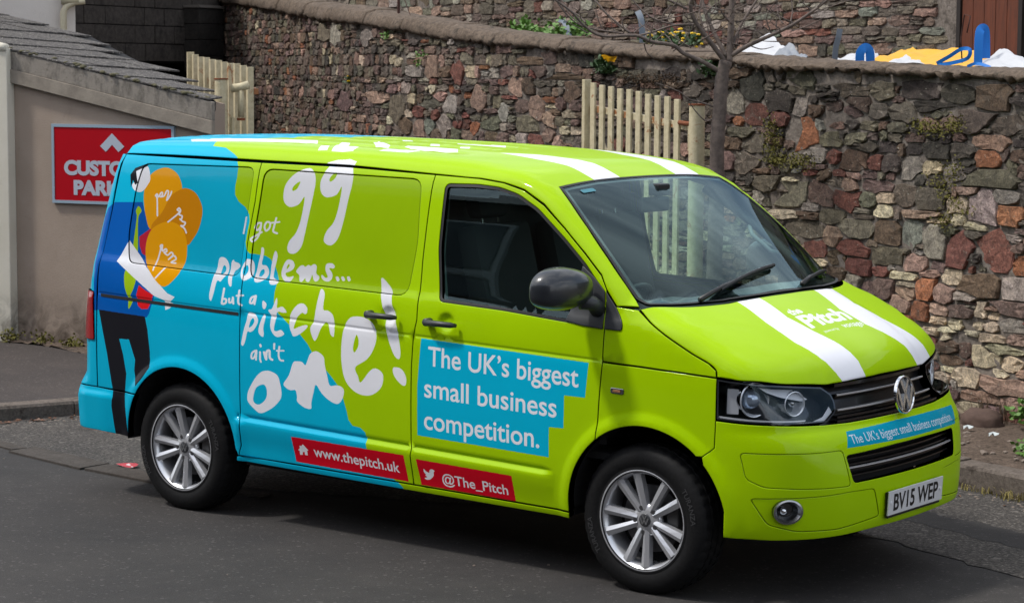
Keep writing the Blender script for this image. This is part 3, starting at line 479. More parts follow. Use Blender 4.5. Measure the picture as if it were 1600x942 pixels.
def make_livery():
    cs = Canvas(4096, 1486, UVBOX['side'], C_G)
    cs.poly([list(LIV_EDGE[::-1])+[(LIV_EDGE[0][0], 2.1), (-4.2, 2.1), (-4.2, .1), (LIV_EDGE[-1][0], .1)]], C_C)
    for col, kind, w, conts in LIV_SIDE:
        k = PAL['strip'] if (col == 'red' and kind == 'p' and conts[0][0][0] > -2.5) else PAL[col]
        if kind == 'l': cs.brush(conts[0] if len(conts[0]) < 4 else catmull(conts[0], 4, False), w*.0046, w*.0033, k)
        elif kind == 's': cs.poly([catmull(c, 5) for c in conts], k)
        else: cs.poly(conts, k)
    cs.text("The UK\u2019s biggest", (-1.236, .939), (-.335, .918), .098, C_W, .010, (0, 1))
    cs.text("small business", (-1.258, .785), (-.458, .766), .098, C_W, .010)
    cs.text("competition.", (-1.260, .629), (-.558, .613), .098, C_W, .010)
    cs.text("www.thepitch.uk", (-2.000, .408), (-1.425, .391), .055, C_W, .012)
    cs.text("@The_Pitch", (-1.156, .372), (-.752, .364), .050, C_W, .012)
    ct = Canvas(2400, 942, UVBOX['top'], C_G)
    ct.poly([[(-2.69, -1.05), (-2.69, -.78), (-2.737, -.76), (-2.832, -.728), (-2.941, -.715), (-3.0, -.627), (-2.93, -.509), (-2.80, -.30), (-2.82, -.05), (-2.62, 0), (-2.60, .30), (-2.45, .5), (-2.5, 1.05), (-4.2, 1.05), (-4.2, -1.05)]], C_C)
    for col, kind, w, conts in LIV_TOP: ct.poly(conts, C_W)
    ct.poly([[(-3.3, .33), (-3.2, .30), (-2.2, .40), (-1.9, .44), (-1.9, .50), (-3.2, .46)]], C_W)
    ct.poly([[(-2.068, -1), (-2.055, -.775), (-1.995, -.758), (-1.92, -.749), (-1.868, -.76), (-1.872, -1)]], C_W)
    for q in ([(-1.27, -.36), (-1.10, -.245), (-.9, -.205), (-.4, -.205), (-.4, -.415), (-.7, -.415), (-1.0, -.405)],
              [(0, -.40), (.186, -.411), (.352, -.45), (.501, -.448), (.615, -.404), (.667, -.368), (.698, -.340), (.82, -.33), (.82, -.155), (.714, -.158), (.669, -.162), (.586, -.192), (.483, -.250), (.365, -.287), (.217, -.245), (.0, -.21)],
              [(0, .30), (.208, .255), (.376, .175), (.498, .205), (.583, .285), (.644, .350), (.696, .377), (.82, .38), (.82, .61), (.649, .607), (.602, .595), (.539, .540), (.45, .465), (.33, .395), (.167, .466), (0, .52)],
              [(-1.35, .48), (-1.05, .50), (-.6, .50), (-.4, .50), (-.4, .28), (-.7, .28), (-1.0, .31)]):
        ct.poly([q], C_W)
    up = (-1, 0)
    ct.text("Pitch", (.462, -.236), (.452, .165), .090, C_W, .035, up)
    ct.text("the", (.362, -.236), (.358, -.130), .045, C_W, .03, up)
    ct.text("powered by", (.508, -.185), (.508, -.055), .014, C_W, .0, up)
    ct.text("vonage", (.505, .00), (.503, .190), .034, C_W, .01, up)
    cf = Canvas(2048, 862, UVBOX['front'], C_G)
    cf.poly([[(-.448, .769), (-.045, .776), (.30, .772), (.62, .762), (.57, .683), (.30, .692), (-.045, .696), (-.488, .703)]], lin(0, 150, 178))
    V, T = text_tris("The UK\u2019s biggest small business competition.", .004); w = V[:, 0].max()
    x = -.447+V[:, 0]/w*.985; z = .7165-.012*np.clip(x, 0, 1)/.5+V[:, 1]*.040/.729
    cf.tris(np.stack([x, z], 1), T, (.62, .70, .76))
    return cs.image('livery_side'), ct.image('livery_top'), cf.image('livery_front')
IMG = dict(zip(('side', 'top', 'front'), make_livery()))
def paint_mat(name, img, dim=1.0):
    k = NT(name); b = k.b
    tx = k.n('TexImage'); tx.image = img; tx.interpolation = 'Linear'; tx.extension = 'EXTEND'
    f = k.noise(3.0, 6, .7, k.obj()); dirt = k.ramp(f, [(.35, (dim, dim, dim*1.02)), (.8, (.93*dim, .93*dim, .94*dim))])
    k.l(k.mix(1.0, tx.outputs[0], dirt, 'MULTIPLY'), b.inputs['Base Color'])
    b.inputs['Roughness'].default_value = .45; b.inputs['Specular IOR Level'].default_value = .04
    b.inputs['Coat Weight'].default_value = .30; b.inputs['Coat Roughness'].default_value = .05
    op = k.noise(240, 2, .5, k.obj()); x = k.n('Bump'); x.inputs['Strength'].default_value = .02; x.inputs['Distance'].default_value = .001; k.l(op, x.inputs['Height']); k.l(x.outputs[0], b.inputs['Coat Normal'])
    return k.m
PM = {k: paint_mat('paint_'+k, v) for k, v in IMG.items()}
M_FILM = paint_mat('window_film', IMG['side'], .74)
M_BLACK = simple('black_plastic', (.012, .012, .013), .42, grain=.2, gscale=200)
M_TRIM = simple('charcoal_trim', (.030, .033, .037), .45, grain=.15, gscale=300)
M_RUB = simple('rubber_seal', (.008, .008, .008), .55)
M_DARK = simple('dark_underside', (.006, .006, .007), .9)
M_CHROME = simple('chrome', (.72, .74, .77), .10, 1)
M_CHROMED = simple('dull_chrome', (.35, .36, .37), .25, 1)
M_GLOSSB = simple('gloss_black', (.006, .006, .007), .12, 0, .6)
def glass_mat(name, tint, spec=1.0):
    k = NT(name); t = k.t; t.nodes.remove(k.b)
    geo = k.n('NewGeometry'); ior = k.n('Mix'); k.l(geo.outputs['Backfacing'], ior.inputs[0]); ior.inputs[2].default_value = 1.52; ior.inputs[3].default_value = 1/1.52
    fr = k.n('Fresnel'); k.l(ior.outputs[0], fr.inputs['IOR'])
    mu = k.n('Math', operation='MULTIPLY'); k.l(fr.outputs[0], mu.inputs[0]); mu.inputs[1].default_value = 1.15*spec
    mu.use_clamp = True
    tr = k.n('BsdfTransparent'); tr.inputs[0].default_value = (*tint, 1)
    gl = k.n('BsdfGlossy'); gl.inputs['Roughness'].default_value = .012; gl.inputs[0].default_value = (.70, .93, 1, 1)
    mx = k.n('MixShader'); k.l(mu.outputs[0], mx.inputs[0]); k.l(tr.outputs[0], mx.inputs[1]); k.l(gl.outputs[0], mx.inputs[2])
    k.l(mx.outputs[0], k.o.inputs[0]); return k.m
M_WS = glass_mat('windscreen_glass', (.72, .90, .85), .72); M_SG = glass_mat('side_glass', (.70, .86, .78))
M_LENS = glass_mat('clear_lens', (.97, .98, .99), .45)

# ---------------------------------------------------------------- the van
def mirrored(f):
    return f
van = empty('panel_van', 'lime green and turquoise panel van with white handwritten lettering on its side', 'van')
def arc(cx, cz, r, x0, x1, n=26):
    """points of the wheel arch from x0 to x1 over the top, side domain coordinates"""
    a0 = math.acos(max(-1, min(1, (x0-cx)/r))); a1 = math.acos(max(-1, min(1, (x1-cx)/r)))
    return [(cx+r*math.cos(a), cz+r*math.sin(a)) for a in np.linspace(a0, a1, n)]
def sd(pts): return [(x, z+SH*(x+1.3)) for x, z in pts]
def arch_extra(cx, cz):
    q = [(cx+r*math.cos(a), cz+r*math.sin(a)) for r in (.432, .45, .47, .49, .52) for a in np.linspace(-.1, math.pi+.1, 44)]
    return np.array(sd(q))
def dimple_extra(cx, cz):
    q = [(cx+r*math.cos(a), cz+r*math.sin(a)) for r in (.01, .02, .03, .04, .05, .06) for a in np.linspace(0, 2*math.pi, 18, endpoint=False)]
    return np.array(sd(q))
S_Z0 = .335
sill = lambda x: .335-(x+2.53)*.0105
# outlines (x, z) as seen from the side
q_rear = [(-3.557, 1.886), (-2.508, 1.872), (-2.503, 1.675), (-2.521, 1.453), (-2.515, 1.286), (-2.514, 1.109), (-2.516, .543), (-2.514, .408), (-2.535, .345)]
rarc = [(x, z) for x, z in arc(-2.972, .357, .417, -2.556, -3.312)]
q_rear += rarc+[(-3.45, .603), (-3.56, .605), (-3.641, .606), (-3.640, .93), (-3.628, 1.283), (-3.585, 1.574)]
q_rwin = [(-3.385, 1.838), (-2.545, 1.845), (-2.549, 1.285), (-3.40, 1.308), (-3.428, 1.45), (-3.415, 1.70)]
q_slide = [(-2.508, 1.872), (-1.909, 1.868), (-1.332, 1.849), (-1.330, 1.433), (-1.318, 1.152), (-1.333, 1.08), (-1.342, .914), (-1.346, .525), (-1.345, .339), (-2.535, .350), (-2.514, .408), (-2.516, .543), (-2.514, 1.109), (-2.515, 1.286), (-2.521, 1.453), (-2.503, 1.675)]
q_swin = [(-2.470, 1.840), (-1.405, 1.824), (-1.375, 1.52), (-1.402, 1.262), (-2.478, 1.285), (-2.484, 1.45), (-2.468, 1.67)]
q_door = [(-1.332, 1.849), (-1.054, 1.840), (-.898, 1.825), (-.770, 1.795), (-.639, 1.730), (-.500, 1.628), (-.367, 1.520), (-.265, 1.430), (-.226, 1.368), (-.206, 1.19), (-.205, 1.044), (-.218, .864), (-.227, .690)]
q_door += [(x, z) for x, z in arc(.028, .357, .417, -.229, -.388)][1:]+[(-.389, .330), (-1.345, .339), (-1.346, .525), (-1.342, .914), (-1.333, 1.08), (-1.318, 1.152), (-1.330, 1.433)]
q_dwin = [(-1.250, 1.808), (-1.054, 1.812), (-.920, 1.803), (-.800, 1.775), (-.668, 1.712), (-.493, 1.585), (-.358, 1.476), (-.238, 1.360), (-.222, 1.210), (-.427, 1.210), (-.792, 1.236), (-1.193, 1.251), (-1.238, 1.50)]
q_dwin = [(min(x, -.245), z) for x, z in q_dwin]
q_sill_r = None
q_fupper = [(-.161, 1.297), (-.05, 1.290), (.028, 1.240), (.119, 1.190), (.263, 1.119), (.345, 1.083), (.383, 1.055), (.389, 1.023), (.203, 1.033), (.002, 1.041), (-.205, 1.046), (-.206, 1.19), (-.226, 1.33)]
q_flower = [(-.205, 1.044), (.002, 1.039), (.203, 1.031), (.390, 1.021), (.391, .833), (.387, .711), (.335, .668), (.306, .668)]+[(x, z) for x, z in arc(.028, .357, .417, .306, -.227)]+[(-.218, .864)]
for mir in (False, True):
    g = dict(mirror=mir)
    rq = panel('rear_quarter_panel', SIDE, sd(q_rear), PM['side'], van, vs=SIDE_V, holes=[rounded(sd(q_rwin), .05)], extra=arch_extra(-2.972, .357), step=.04, **g)
    panel('blanked_window', SIDE, rounded(sd(q_rwin), .05), M_FILM, rq, vs=SIDE_V, off=-.004, gap=.002, **g)
    sdr = panel('sliding_door', SIDE, sd(q_slide), PM['side'], van, vs=SIDE_V, holes=[rounded(sd(q_swin), .06)], extra=dimple_extra(-1.50, 1.160), step=.04, **g)
    panel('blanked_window', SIDE, rounded(sd(q_swin), .06), M_FILM, sdr, vs=SIDE_V, off=-.004, gap=.002, **g)
    dr = panel('front_door', SIDE, sd(q_door), PM['side'], van, vs=SIDE_V, holes=[rounded(sd(q_dwin), .03)], extra=np.concatenate([dimple_extra(-1.135, 1.152), arch_extra(.028, .357)]), step=.04, thick=.045, **g)
    w = rounded(sd(q_dwin), .03)
    panel('window_seal', SIDE, w, M_RUB, dr, holes=[inset(resample(w, .03), .013)], gap=.0, off=-.003, thick=.015, edge=0, **g)
    panel('side_window', SIDE, w, M_SG, dr, gap=.006, off=-.012, thick=0, edge=0, detail=False, **g)
    # mirror corner piece on the door and black trim on the wing
    panel('mirror_base', SIDE, sd([(-.372, 1.472), (-.300, 1.425), (-.230, 1.362), (-.210, 1.19), (-.328, 1.197), (-.43, 1.212), (-.40, 1.30)]), M_TRIM, dr, off=.007, du=.03, dv=.03, **g)
    panel('corner_trim', SIDE, rounded(sd([(-.224, 1.362), (-.161, 1.298), (-.108, 1.228), (-.106, 1.190), (-.205, 1.191)]), [0, .01, .03, .02, 0]), M_TRIM, van, off=.007, du=.03, dv=.03, **g)
    panel('upper_wing', SIDE, sd(q_fupper), PM['side'], van, vs=SIDE_V, step=.03, **g)
    fe = panel('front_wing', SIDE, sd(q_flower), PM['side'], van, vs=SIDE_V, extra=arch_extra(.028, .357), step=.03, **g)
    panel('sill', SIDE, sd([(-2.545, .345), (-2.528, .349), (-1.346, .338), (-.389, .328), (-.392, .300), (-1.346, .308), (-2.55, .322)]), PM['side'], van, vs=[.32, .33], gap=.001, edge=.003, off=.004, thick=.04, **g)
    s = 1 if mir else -1
    # side indicator
    ind = panel('side_indicator', SIDE, rounded(sd([(-.155, .938), (-.078, .936), (-.078, .905), (-.155, .907)]), .012), M_CHROMED, fe, off=.005, du=.02, dv=.01, **g)
    panel('indicator_lens', SIDE, rounded(sd([(-.140, .931), (-.093, .930), (-.093, .912), (-.140, .913)]), .006), simple('amber_lens', (.55, .25, .12), .2), ind, off=.009, du=.02, dv=.01, thick=.006, **g)
    # handles
    for par, hx, hz in ((dr, -1.147, 1.150), (sdr, -1.524, 1.160)):
        if par is sdr and mir: continue
        bm = bmesh.new(); yy = .952
        tube(bm, [(hx-.085, s*(yy+.010), hz-.002), (hx-.075, s*(yy+.030), hz), (hx, s*(yy+.034), hz), (hx+.075, s*(yy+.030), hz-.001), (hx+.092, s*(yy+.006), hz-.004)], [.014, .0165, .0145, .014, .009], 12)
        tube(bm, [(hx-.086, s*(yy-.012), hz), (hx-.086, s*(yy+.026), hz)], [.02, .019], 14)
        hd = bm_obj('door_handle', bm, M_TRIM, par, smooth=True)
        bm = bmesh.new(); tube(bm, [(hx-.086, s*(yy+.024), hz), (hx-.086, s*(yy+.028), hz)], .008, 12)
        bm_obj('lock_cylinder', bm, M_CHROMED, van, smooth=False)
    # sliding rail on the quarter panel
    if not mir:
        pass
    bm = bmesh.new()
    rr = []
    for x in np.linspace(-3.60, -2.525, 24):
        z = 1.116-(x+3.55)*.0235; p = SIDE.surf(np.array(sd([(x, z)])))[0]; rr.append((x, p[1]*(-1 if mir else 1), z))
    vs_ = []
    for x, y, z in rr:
        sg = 1 if y > 0 else -1
        vs_.append([bm.verts.new((x, y+sg*.0022, z+.010)), bm.verts.new((x, y+sg*.0028, z-.007))])
    for a, b in zip(vs_[:-1], vs_[1:]): bm.faces.new((a[0], b[0], b[1], a[1]))
    bm_obj('door_rail', bm, simple('rail_shadow', (.01, .01, .012), .6), rq)

# roof with windscreen pillars
def half_to_full(right):
    return right+[(x, -y, z) for x, y, z in right[::-1]]
ws_side = [(-.050, -.848, 1.300), (-.148, -.838, 1.387), (-.271, -.815, 1.504), (-.409, -.780, 1.630), (-.540, -.735, 1.735), (-.648, -.690, 1.813)]
roof_r = [(-3.557, -.7716, 1.888), (-2.513, -.778, 1.878), (-1.909, -.776, 1.874), (-1.332, -.784, 1.853), (-1.054, -.785, 1.844), (-.898, -.799, 1.829), (-.770, -.805, 1.799), (-.639, -.817, 1.734), (-.500, -.842, 1.631), (-.367, -.862, 1.524), (-.265, -.876, 1.434), (-.226, -.893, 1.371), (-.161, -.905, 1.300), (-.052, -.866, 1.298)]
roof_r += ws_side[1:]+[(-.645, -.40, 1.832), (-.640, -.15, 1.838)]
q = half_to_full(roof_r); q = q[:len(q)]+[]
rear_edge_pts = [(-3.62, .4, 1.95), (-3.64, 0, 1.95), (-3.62, -.4, 1.95)]
roof2 = ROOFD.to2(q+rear_edge_pts)
rf = panel('roof', ROOFD, roof2, PM['top'], van, du=.07, dv=.045, extra=np.array([(x, v) for x in np.arange(-3.55, -.7, .12) for yc in (-.5, -.25, 0, .25, .5) for v in [ROOFD.to2(np.array([(x, yc+e, 1.97)]))[0][1] for e in (-.03, -.018, -.009, 0, .009, .018, .03)]]), uv='top', step=.05, gap=.002)
# bonnet
hood_r = [(.185, -.05, 1.31), (.165, -.412, 1.305), (.097, -.682, 1.298), (-.017, -.862, 1.296), (-.048, -.882, 1.293), (.028, -.906, 1.240), (.119, -.921, 1.190), (.263, -.921, 1.119), (.345, -.914, 1.083), (.383, -.911, 1.055), (.390, -.913, 1.024), (.44, -.90, 1.019), (.504, -.871, 1.013), (.588, -.751, .999), (.645, -.579, .981), (.689, -.398, .970), (.712, -.161, .967), (.716, 0, .967)]
hood_r = [tuple(p) for p in catmull(hood_r[:5], 5, False)]+[tuple(p) for p in catmull(hood_r[4:11], 5, False)[1:]]+[tuple(p) for p in catmull(hood_r[10:], 5, False)[1:]]
h2 = HOODD.to2(hood_r); h2f = np.concatenate([h2, (h2*[1, -1])[::-1][1:]])
panel('bonnet', HOODD, h2f, PM['top'], van, du=.035, dv=.04, uv='top', step=.03)
# windscreen
wo = ws_side[::-1]+[(-.035, -.84, 1.288), (.06, -.70, 1.315), (.135, -.45, 1.328), (.165, -.15, 1.332)]
wo = [tuple(p) for p in catmull(wo[:6], 4, False)]+[tuple(p) for p in catmull(wo[6:], 4, False)]
w2 = WSD.to2(wo); w2 = np.concatenate([w2, (w2*[-1, 1])[::-1]]); 
w2t = WSD.to2([(-.652, .40, 1.834), (-.645, 0, 1.839), (-.652, -.40, 1.834)]); w2f = np.concatenate([w2, w2t])
ws = panel('windscreen', WSD, w2f, M_WS, van, du=.06, dv=.06, gap=.004, thick=0, edge=0, off=-.003, step=.05)
iw = inset(resample(w2f, .05), .036); iw[:, 1] = np.where(iw[:, 1] < -.35, iw[:, 1]+.03, iw[:, 1])
fri = panel('black_border', WSD, w2f, M_GLOSSB, ws, holes=[iw], gap=.003, thick=0, edge=0, off=-.007, du=.5, dv=.5, step=.05)
rub = panel('windscreen_seal', WSD, w2f, M_RUB, ws, holes=[inset(resample(w2f, .05), .010)], gap=-.002, thick=.01, edge=0, off=-.001, du=.5, dv=.5, step=.05)
# scuttle between bonnet and glass
bm = bmesh.new(); rows = []
for y in np.linspace(-.80, .80, 33):
    xf = .19-.27*y*y; rows.append([bm.verts.new((xf+.04, y, 1.280-.03*y*y)), bm.verts.new((xf-.03, y, 1.282-.03*y*y)), bm.verts.new((xf-.11, y, 1.335-.045*y*y))])
for a, b in zip(rows[:-1], rows[1:]):
    for i in range(2): bm.faces.new((a[i], a[i+1], b[i+1], b[i]))
bm_obj('scuttle_panel', bm, M_BLACK, van, smooth=True)
# tiny info sticker and far corner sticker on the glass
panel('tinted_sticker', WSD, rounded(WSD.to2([(-.60, -.60, 1.79), (-.60, -.50, 1.79), (-.578, -.50, 1.776), (-.578, -.60, 1.776)]), .01), simple('sticker_teal', lin(40, 120, 135), .4), ws, gap=0, thick=0, edge=0, off=.001)

# front bumper
arcb = [(x, z) for x, z in arc(.028, .357, .417, .335, .437)]
def on_side(pts): return [tuple(p) for p in SIDE.surf(np.array(sd(pts)))]
b_r = on_side([(.391, .833), (.387, .711), (.335, .668)]+[(x, z) for x, z in arc(.028, .357, .417, .335, .4375)][1:]+[(.425, .315)])
b_bot = [(.62, -.81, .312), (.80, -.60, .318), (.857, -.295, .322), (.87, 0, .322)]
b_top = [(.511, -.88, .826), (.657, -.769, .820), (.731, -.573, .808), (.764, -.41, .803), (.79, -.15, .803), (.79, 0, .803)]
b3 = CYL.to2(b_top[::-1]+b_r+b_bot); b3f = np.concatenate([b3, (b3*[-1, 1])[::-1][1:-1]])
intake = CYL.to2([(.823, -.514, .672), (.861, -.139, .680), (.865, 0, .680), (.861, .139, .680), (.824, .514, .672), (.84, .478, .548), (.868, .15, .549), (.868, 0, .549), (.868, -.15, .549), (.84, -.478, .548)])
ins1 = lambda s: CYL.to2([(.503, -.895*-s*-1 if False else -.895, .700), (.70, -.73, .700), (.815, -.530, .697), (.838, -.500, .538), (.72, -.73, .545), (.60, -.85, .552), (.53, -.885, .585)])*[s, 1]
ins2 = lambda s: CYL.to2([(.545, -.874, .500), (.70, -.775, .505), (.83, -.50, .512), (.862, -.330, .505), (.862, -.285, .375), (.80, -.575, .352), (.70, -.745, .356), (.61, -.83, .385)])*[s, 1]
bump = panel('front_bumper', CYL, b3f, PM['front'], van, du=.035, dv=.03, uv='front', step=.025,
    holes=[rounded(intake, .02), rounded(ins1(1), .02), rounded(ins1(-1), .02), rounded(ins2(1), .02), rounded(ins2(-1), .02)], gap=.0012, thick=.03)
for s_ in (1, -1):
    panel('bumper_insert', CYL, rounded(ins1(s_), .02), PM['front'], bump, du=.035, dv=.03, uv='front', gap=.0008, off=-.001)
    fc = CYL.to2([(.686, -.785*s_, .446)])[0]; fh = np.array([fc+[.058*math.cos(t), .0535*math.sin(t)] for t in np.linspace(0, 2*math.pi, 30, endpoint=False)])
    fp = panel('fog_lamp_panel', CYL, rounded(ins2(s_), .02), PM['front'], bump, holes=[fh], du=.035, dv=.03, uv='front', gap=.0008, off=-.002)
    # fog lamp
    cx, cy, cz = .686, -.785*s_, .446
    n = Vector((.78, -.62*s_, -.03)).normalized(); up = Vector((0, 0, 1)); side = up.cross(n).normalized(); up = n.cross(side)
    def ring(bm, r0, r1, d0, d1, m=28, el=1.25):
        A = [bm.verts.new(Vector((cx, cy, cz))+side*math.cos(t)*r0*el+up*math.sin(t)*r0+n*d0) for t in np.linspace(0, 2*math.pi, m, endpoint=False)]
        B = [bm.verts.new(Vector((cx, cy, cz))+side*math.cos(t)*r1*el+up*math.sin(t)*r1+n*d1) for t in np.linspace(0, 2*math.pi, m, endpoint=False)]
        for k in range(m): bm.faces.new((A[k], A[(k+1) % m], B[(k+1) % m], B[k]))
        return A, B
    bm = bmesh.new(); ring(bm, .054, .055, -.01, .008); ring(bm, .055, .048, .008, .010); ring(bm, .048, .040, .010, -.004); ring(bm, .040, .030, -.004, -.035)
    fl = bm_obj('fog_lamp', bm, M_CHROMED, bump, smooth=True)
    bm = bmesh.new(); A, B = ring(bm, .056, .012, -.040, -.036); bm.faces.new(B)
    bm_obj('fog_lamp_glass', bm, simple('smoked_lens', (.02, .02, .022), .08, 0, 1), bump, smooth=True)
    bm = bmesh.new(); bmesh.ops.create_uvsphere(bm, u_segments=16, v_segments=8, radius=.018, matrix=Matrix.Translation(Vector((cx, cy, cz))-n*.022-side*.014))
    bm_obj('fog_lamp_bulb', bm, M_CHROME, bump, smooth=True)
def sweep_cyl(name, mat, parent, z, y0, y1, off, h, depth, dz=lambda y: 0, n=40):
    """thin horizontal bar that follows the nose from y0 to y1"""
    th = []
    for y in np.linspace(y0, y1, n):
        # find the angle whose surface point has this y
        th.append(y)
    a = np.arctan2(np.array(th), .90); 
    q = np.stack([a*.95, [z+dz(y) for y in th]], 1); P = CYL.surf(q); N = grad(P, .004)
    N[:, 2] *= .2; N /= np.linalg.norm(N, axis=1, keepdims=True)
    bm = bmesh.new(); rows = []
    for p, m in zip(P, N):
        c = Vector(p)+Vector(m)*off; m = Vector(m); k = Vector((0, 0, 1))
        rows.append([bm.verts.new(c+k*h*.5-m*depth), bm.verts.new(c+k*h*.35), bm.verts.new(c-k*h*.35), bm.verts.new(c-k*h*.5-m*depth)])
    for A, B in zip(rows[:-1], rows[1:]):
        for i in range(3): bm.faces.new((A[i], A[i+1], B[i+1], B[i]))
    return bm_obj(name, bm, mat, parent)
M_GRILLE = simple('grille_plastic', (.007, .007, .008), .30, 0, .25)
panel('intake_backing', CYL, intake, M_DARK, bump, gap=-.01, off=-.07, thick=0, edge=0, uv='front')
for z in (.575, .600, .625, .650): sweep_cyl('intake_slat', M_GRILLE, bump, z, -.49, .49, -.030, .008, .035)
M_STRIP = simple('bright_strip', (.62, .63, .65), .32, .5)
sweep_cyl('chrome_strip', M_STRIP, bump, .613, -.495, .495, -.014, .0075, .01)
# grille between the headlamps
gr_top = [(.66, -.50, .972), (.690, -.398, .962), (.712, -.161, .960), (.716, 0, .960)]
gr_bot = [(.79, 0, .806), (.79, -.15, .806), (.764, -.41, .806), (.737, -.545, .810), (.735, -.462, .856), (.722, -.452, .90), (.70, -.45, .935)]
g2 = CYL.to2(gr_top+gr_bot); g2f = np.concatenate([g2, (g2*[-1, 1])[::-1]]); 
idx = np.argsort(np.arange(len(g2f))); 
# order: top right half, bottom right half (centre to side) -> build a clean ring
tr = CYL.to2(gr_top); brp = CYL.to2(gr_bot); ring2 = np.concatenate([tr, (tr*[-1, 1])[::-1][1:], (brp*[-1, 1])[::-1], brp[1:]])
grille = panel('grille', CYL, ring2, M_GRILLE, van, gap=-.01, off=-.048, thick=0, edge=0, uv='front', du=.03, dv=.03)
for z, k in ((.917, 1), (.855, 1), (.828, 0)):
    sweep_cyl('grille_slat', M_GRILLE, grille, z, -.452-.02*(z < .87), .452+.02*(z < .87), -.022, .014, .03)
    if k: sweep_cyl('chrome_strip', M_STRIP, grille, z+.004, -.452-.02*(z < .87), .452+.02*(z < .87), -.012, .0085, .006)
sweep_cyl('grille_surround', M_GRILLE, grille, .962, -.46, .46, -.006, .020, .05)
sweep_cyl('grille_surround', M_GRILLE, grille, .812, -.50, .50, -.006, .012, .05)
M_REFL = simple('emblem_chrome', (.78, .80, .83), .18, .85)
# round emblem: ring with V over W
bc = Vector((.824, 0, .889)); bn = Vector((1, 0, .12)).normalized(); bs = Vector((0, 1, 0)); bu = bn.cross(bs)*-1
if bu.z < 0: bu = -bu
bm = bmesh.new(); seg = 48
for (ra, da), (rb_, db) in zip([(.088, -.007), (.088, .002), (.085, .007), (.080, .007), (.077, .002)], [(.088, .002), (.085, .007), (.080, .007), (.077, .002), (.077, -.008)]):
    A = [bm.verts.new(bc+bs*math.cos(t)*ra+bu*math.sin(t)*ra+bn*da) for t in np.linspace(0, 2*math.pi, seg, endpoint=False)]
    B = [bm.verts.new(bc+bs*math.cos(t)*rb_+bu*math.sin(t)*rb_+bn*db) for t in np.linspace(0, 2*math.pi, seg, endpoint=False)]
    for k in range(seg): bm.faces.new((A[k], A[(k+1) % seg], B[(k+1) % seg], B[k]))
badge = bm_obj('badge', bm, M_CHROME, grille, smooth=True)
bm = bmesh.new(); A = [bm.verts.new(bc+bs*math.cos(t)*.075+bu*math.sin(t)*.075-bn*.006) for t in np.linspace(0, 2*math.pi, seg, endpoint=False)]; bm.faces.new(A)
bm_obj('emblem_backing', bm, M_GLOSSB, grille)
def strokes(center, right, upd, nrm, R, w, d, name, mat, parent):
    bm = bmesh.new()
    def seg_(a, b):
        a = Vector(a); b = Vector(b); t = (b-a).normalized(); p = Vector((-t.y, t.x))*w*.5
        q = [a+p, b+p, b-p, a-p]; top = [bm.verts.new(center+right*v.x+upd*v.y+nrm*d) for v in q]; bot = [bm.verts.new(center+right*v.x+upd*v.y-nrm*d) for v in q]
        bm.faces.new(top)
        for i in range(4): bm.faces.new((top[i], bot[i], bot[(i+1) % 4], top[(i+1) % 4]))
    s = R
    for a, b in (((-.42, .86), (0, .10)), ((.42, .86), (0, .10)), ((-.86, .42), (-.40, -.80)), ((.86, .42), (.40, -.80)), ((-.40, -.80), (-.03, .02)), ((.40, -.80), (.03, .02))):
        seg_((a[0]*s, a[1]*s), (b[0]*s, b[1]*s))
    return bm_obj(name, bm, mat, parent)
strokes(bc, bs, bu, bn, .079, .0165, .006, 'emblem_letters', M_REFL, grille)

# number plate
plate = None
def plate_box(x, z, w, h, mat, name, parent, d=.006, dx=0):
    bm = bmesh.new(); box(bm, (x+dx, 0, z), (d, w, h)); return bm_obj(name, bm, mat, parent, bevel=.0015)
pl_m = simple('plate_white', (.64, .65, .66), .35, grain=.05, gscale=90)
plate = plate_box(.893, .428, .52, .111, pl_m, 'number_plate', bump)
plate.matrix_world = Matrix.Translation((.893, 0, .428)) @ Matrix.Rotation(math.radians(3), 4, 'Y') @ Matrix.Translation((-.893, 0, -.428)) @ plate.matrix_world
plate_box(.880, .418, .50, .118, simple('plate_holder', (.01, .01, .01), .4), 'plate_holder', bump, .014)
bm = bmesh.new()
V, T = text_tris("BV15 WEP", .022)
V = V-[0, V[:, 1].min()]; V = V/[V[:, 0].max(), V[:, 1].max()]*[.425, .079]-[.2125, .0395]
vv = [bm.verts.new((.8970, v[0], .428+v[1])) for v in V]
for t in T:
    try: bm.faces.new([vv[i] for i in t])
    except ValueError: pass
bm_obj('plate_lettering', bm, simple('plate_black', (.006, .006, .006), .5), plate)
bm = bmesh.new()
bm.free(); M_SCR = simple('screw_white', (.75, .76, .78), .4)
for y in (-.235, .235):
    bm = bmesh.new(); tube(bm, [(.893, y, .430), (.8995, y, .430)], .007, 12); bm_obj('plate_screw', bm, M_SCR, plate)

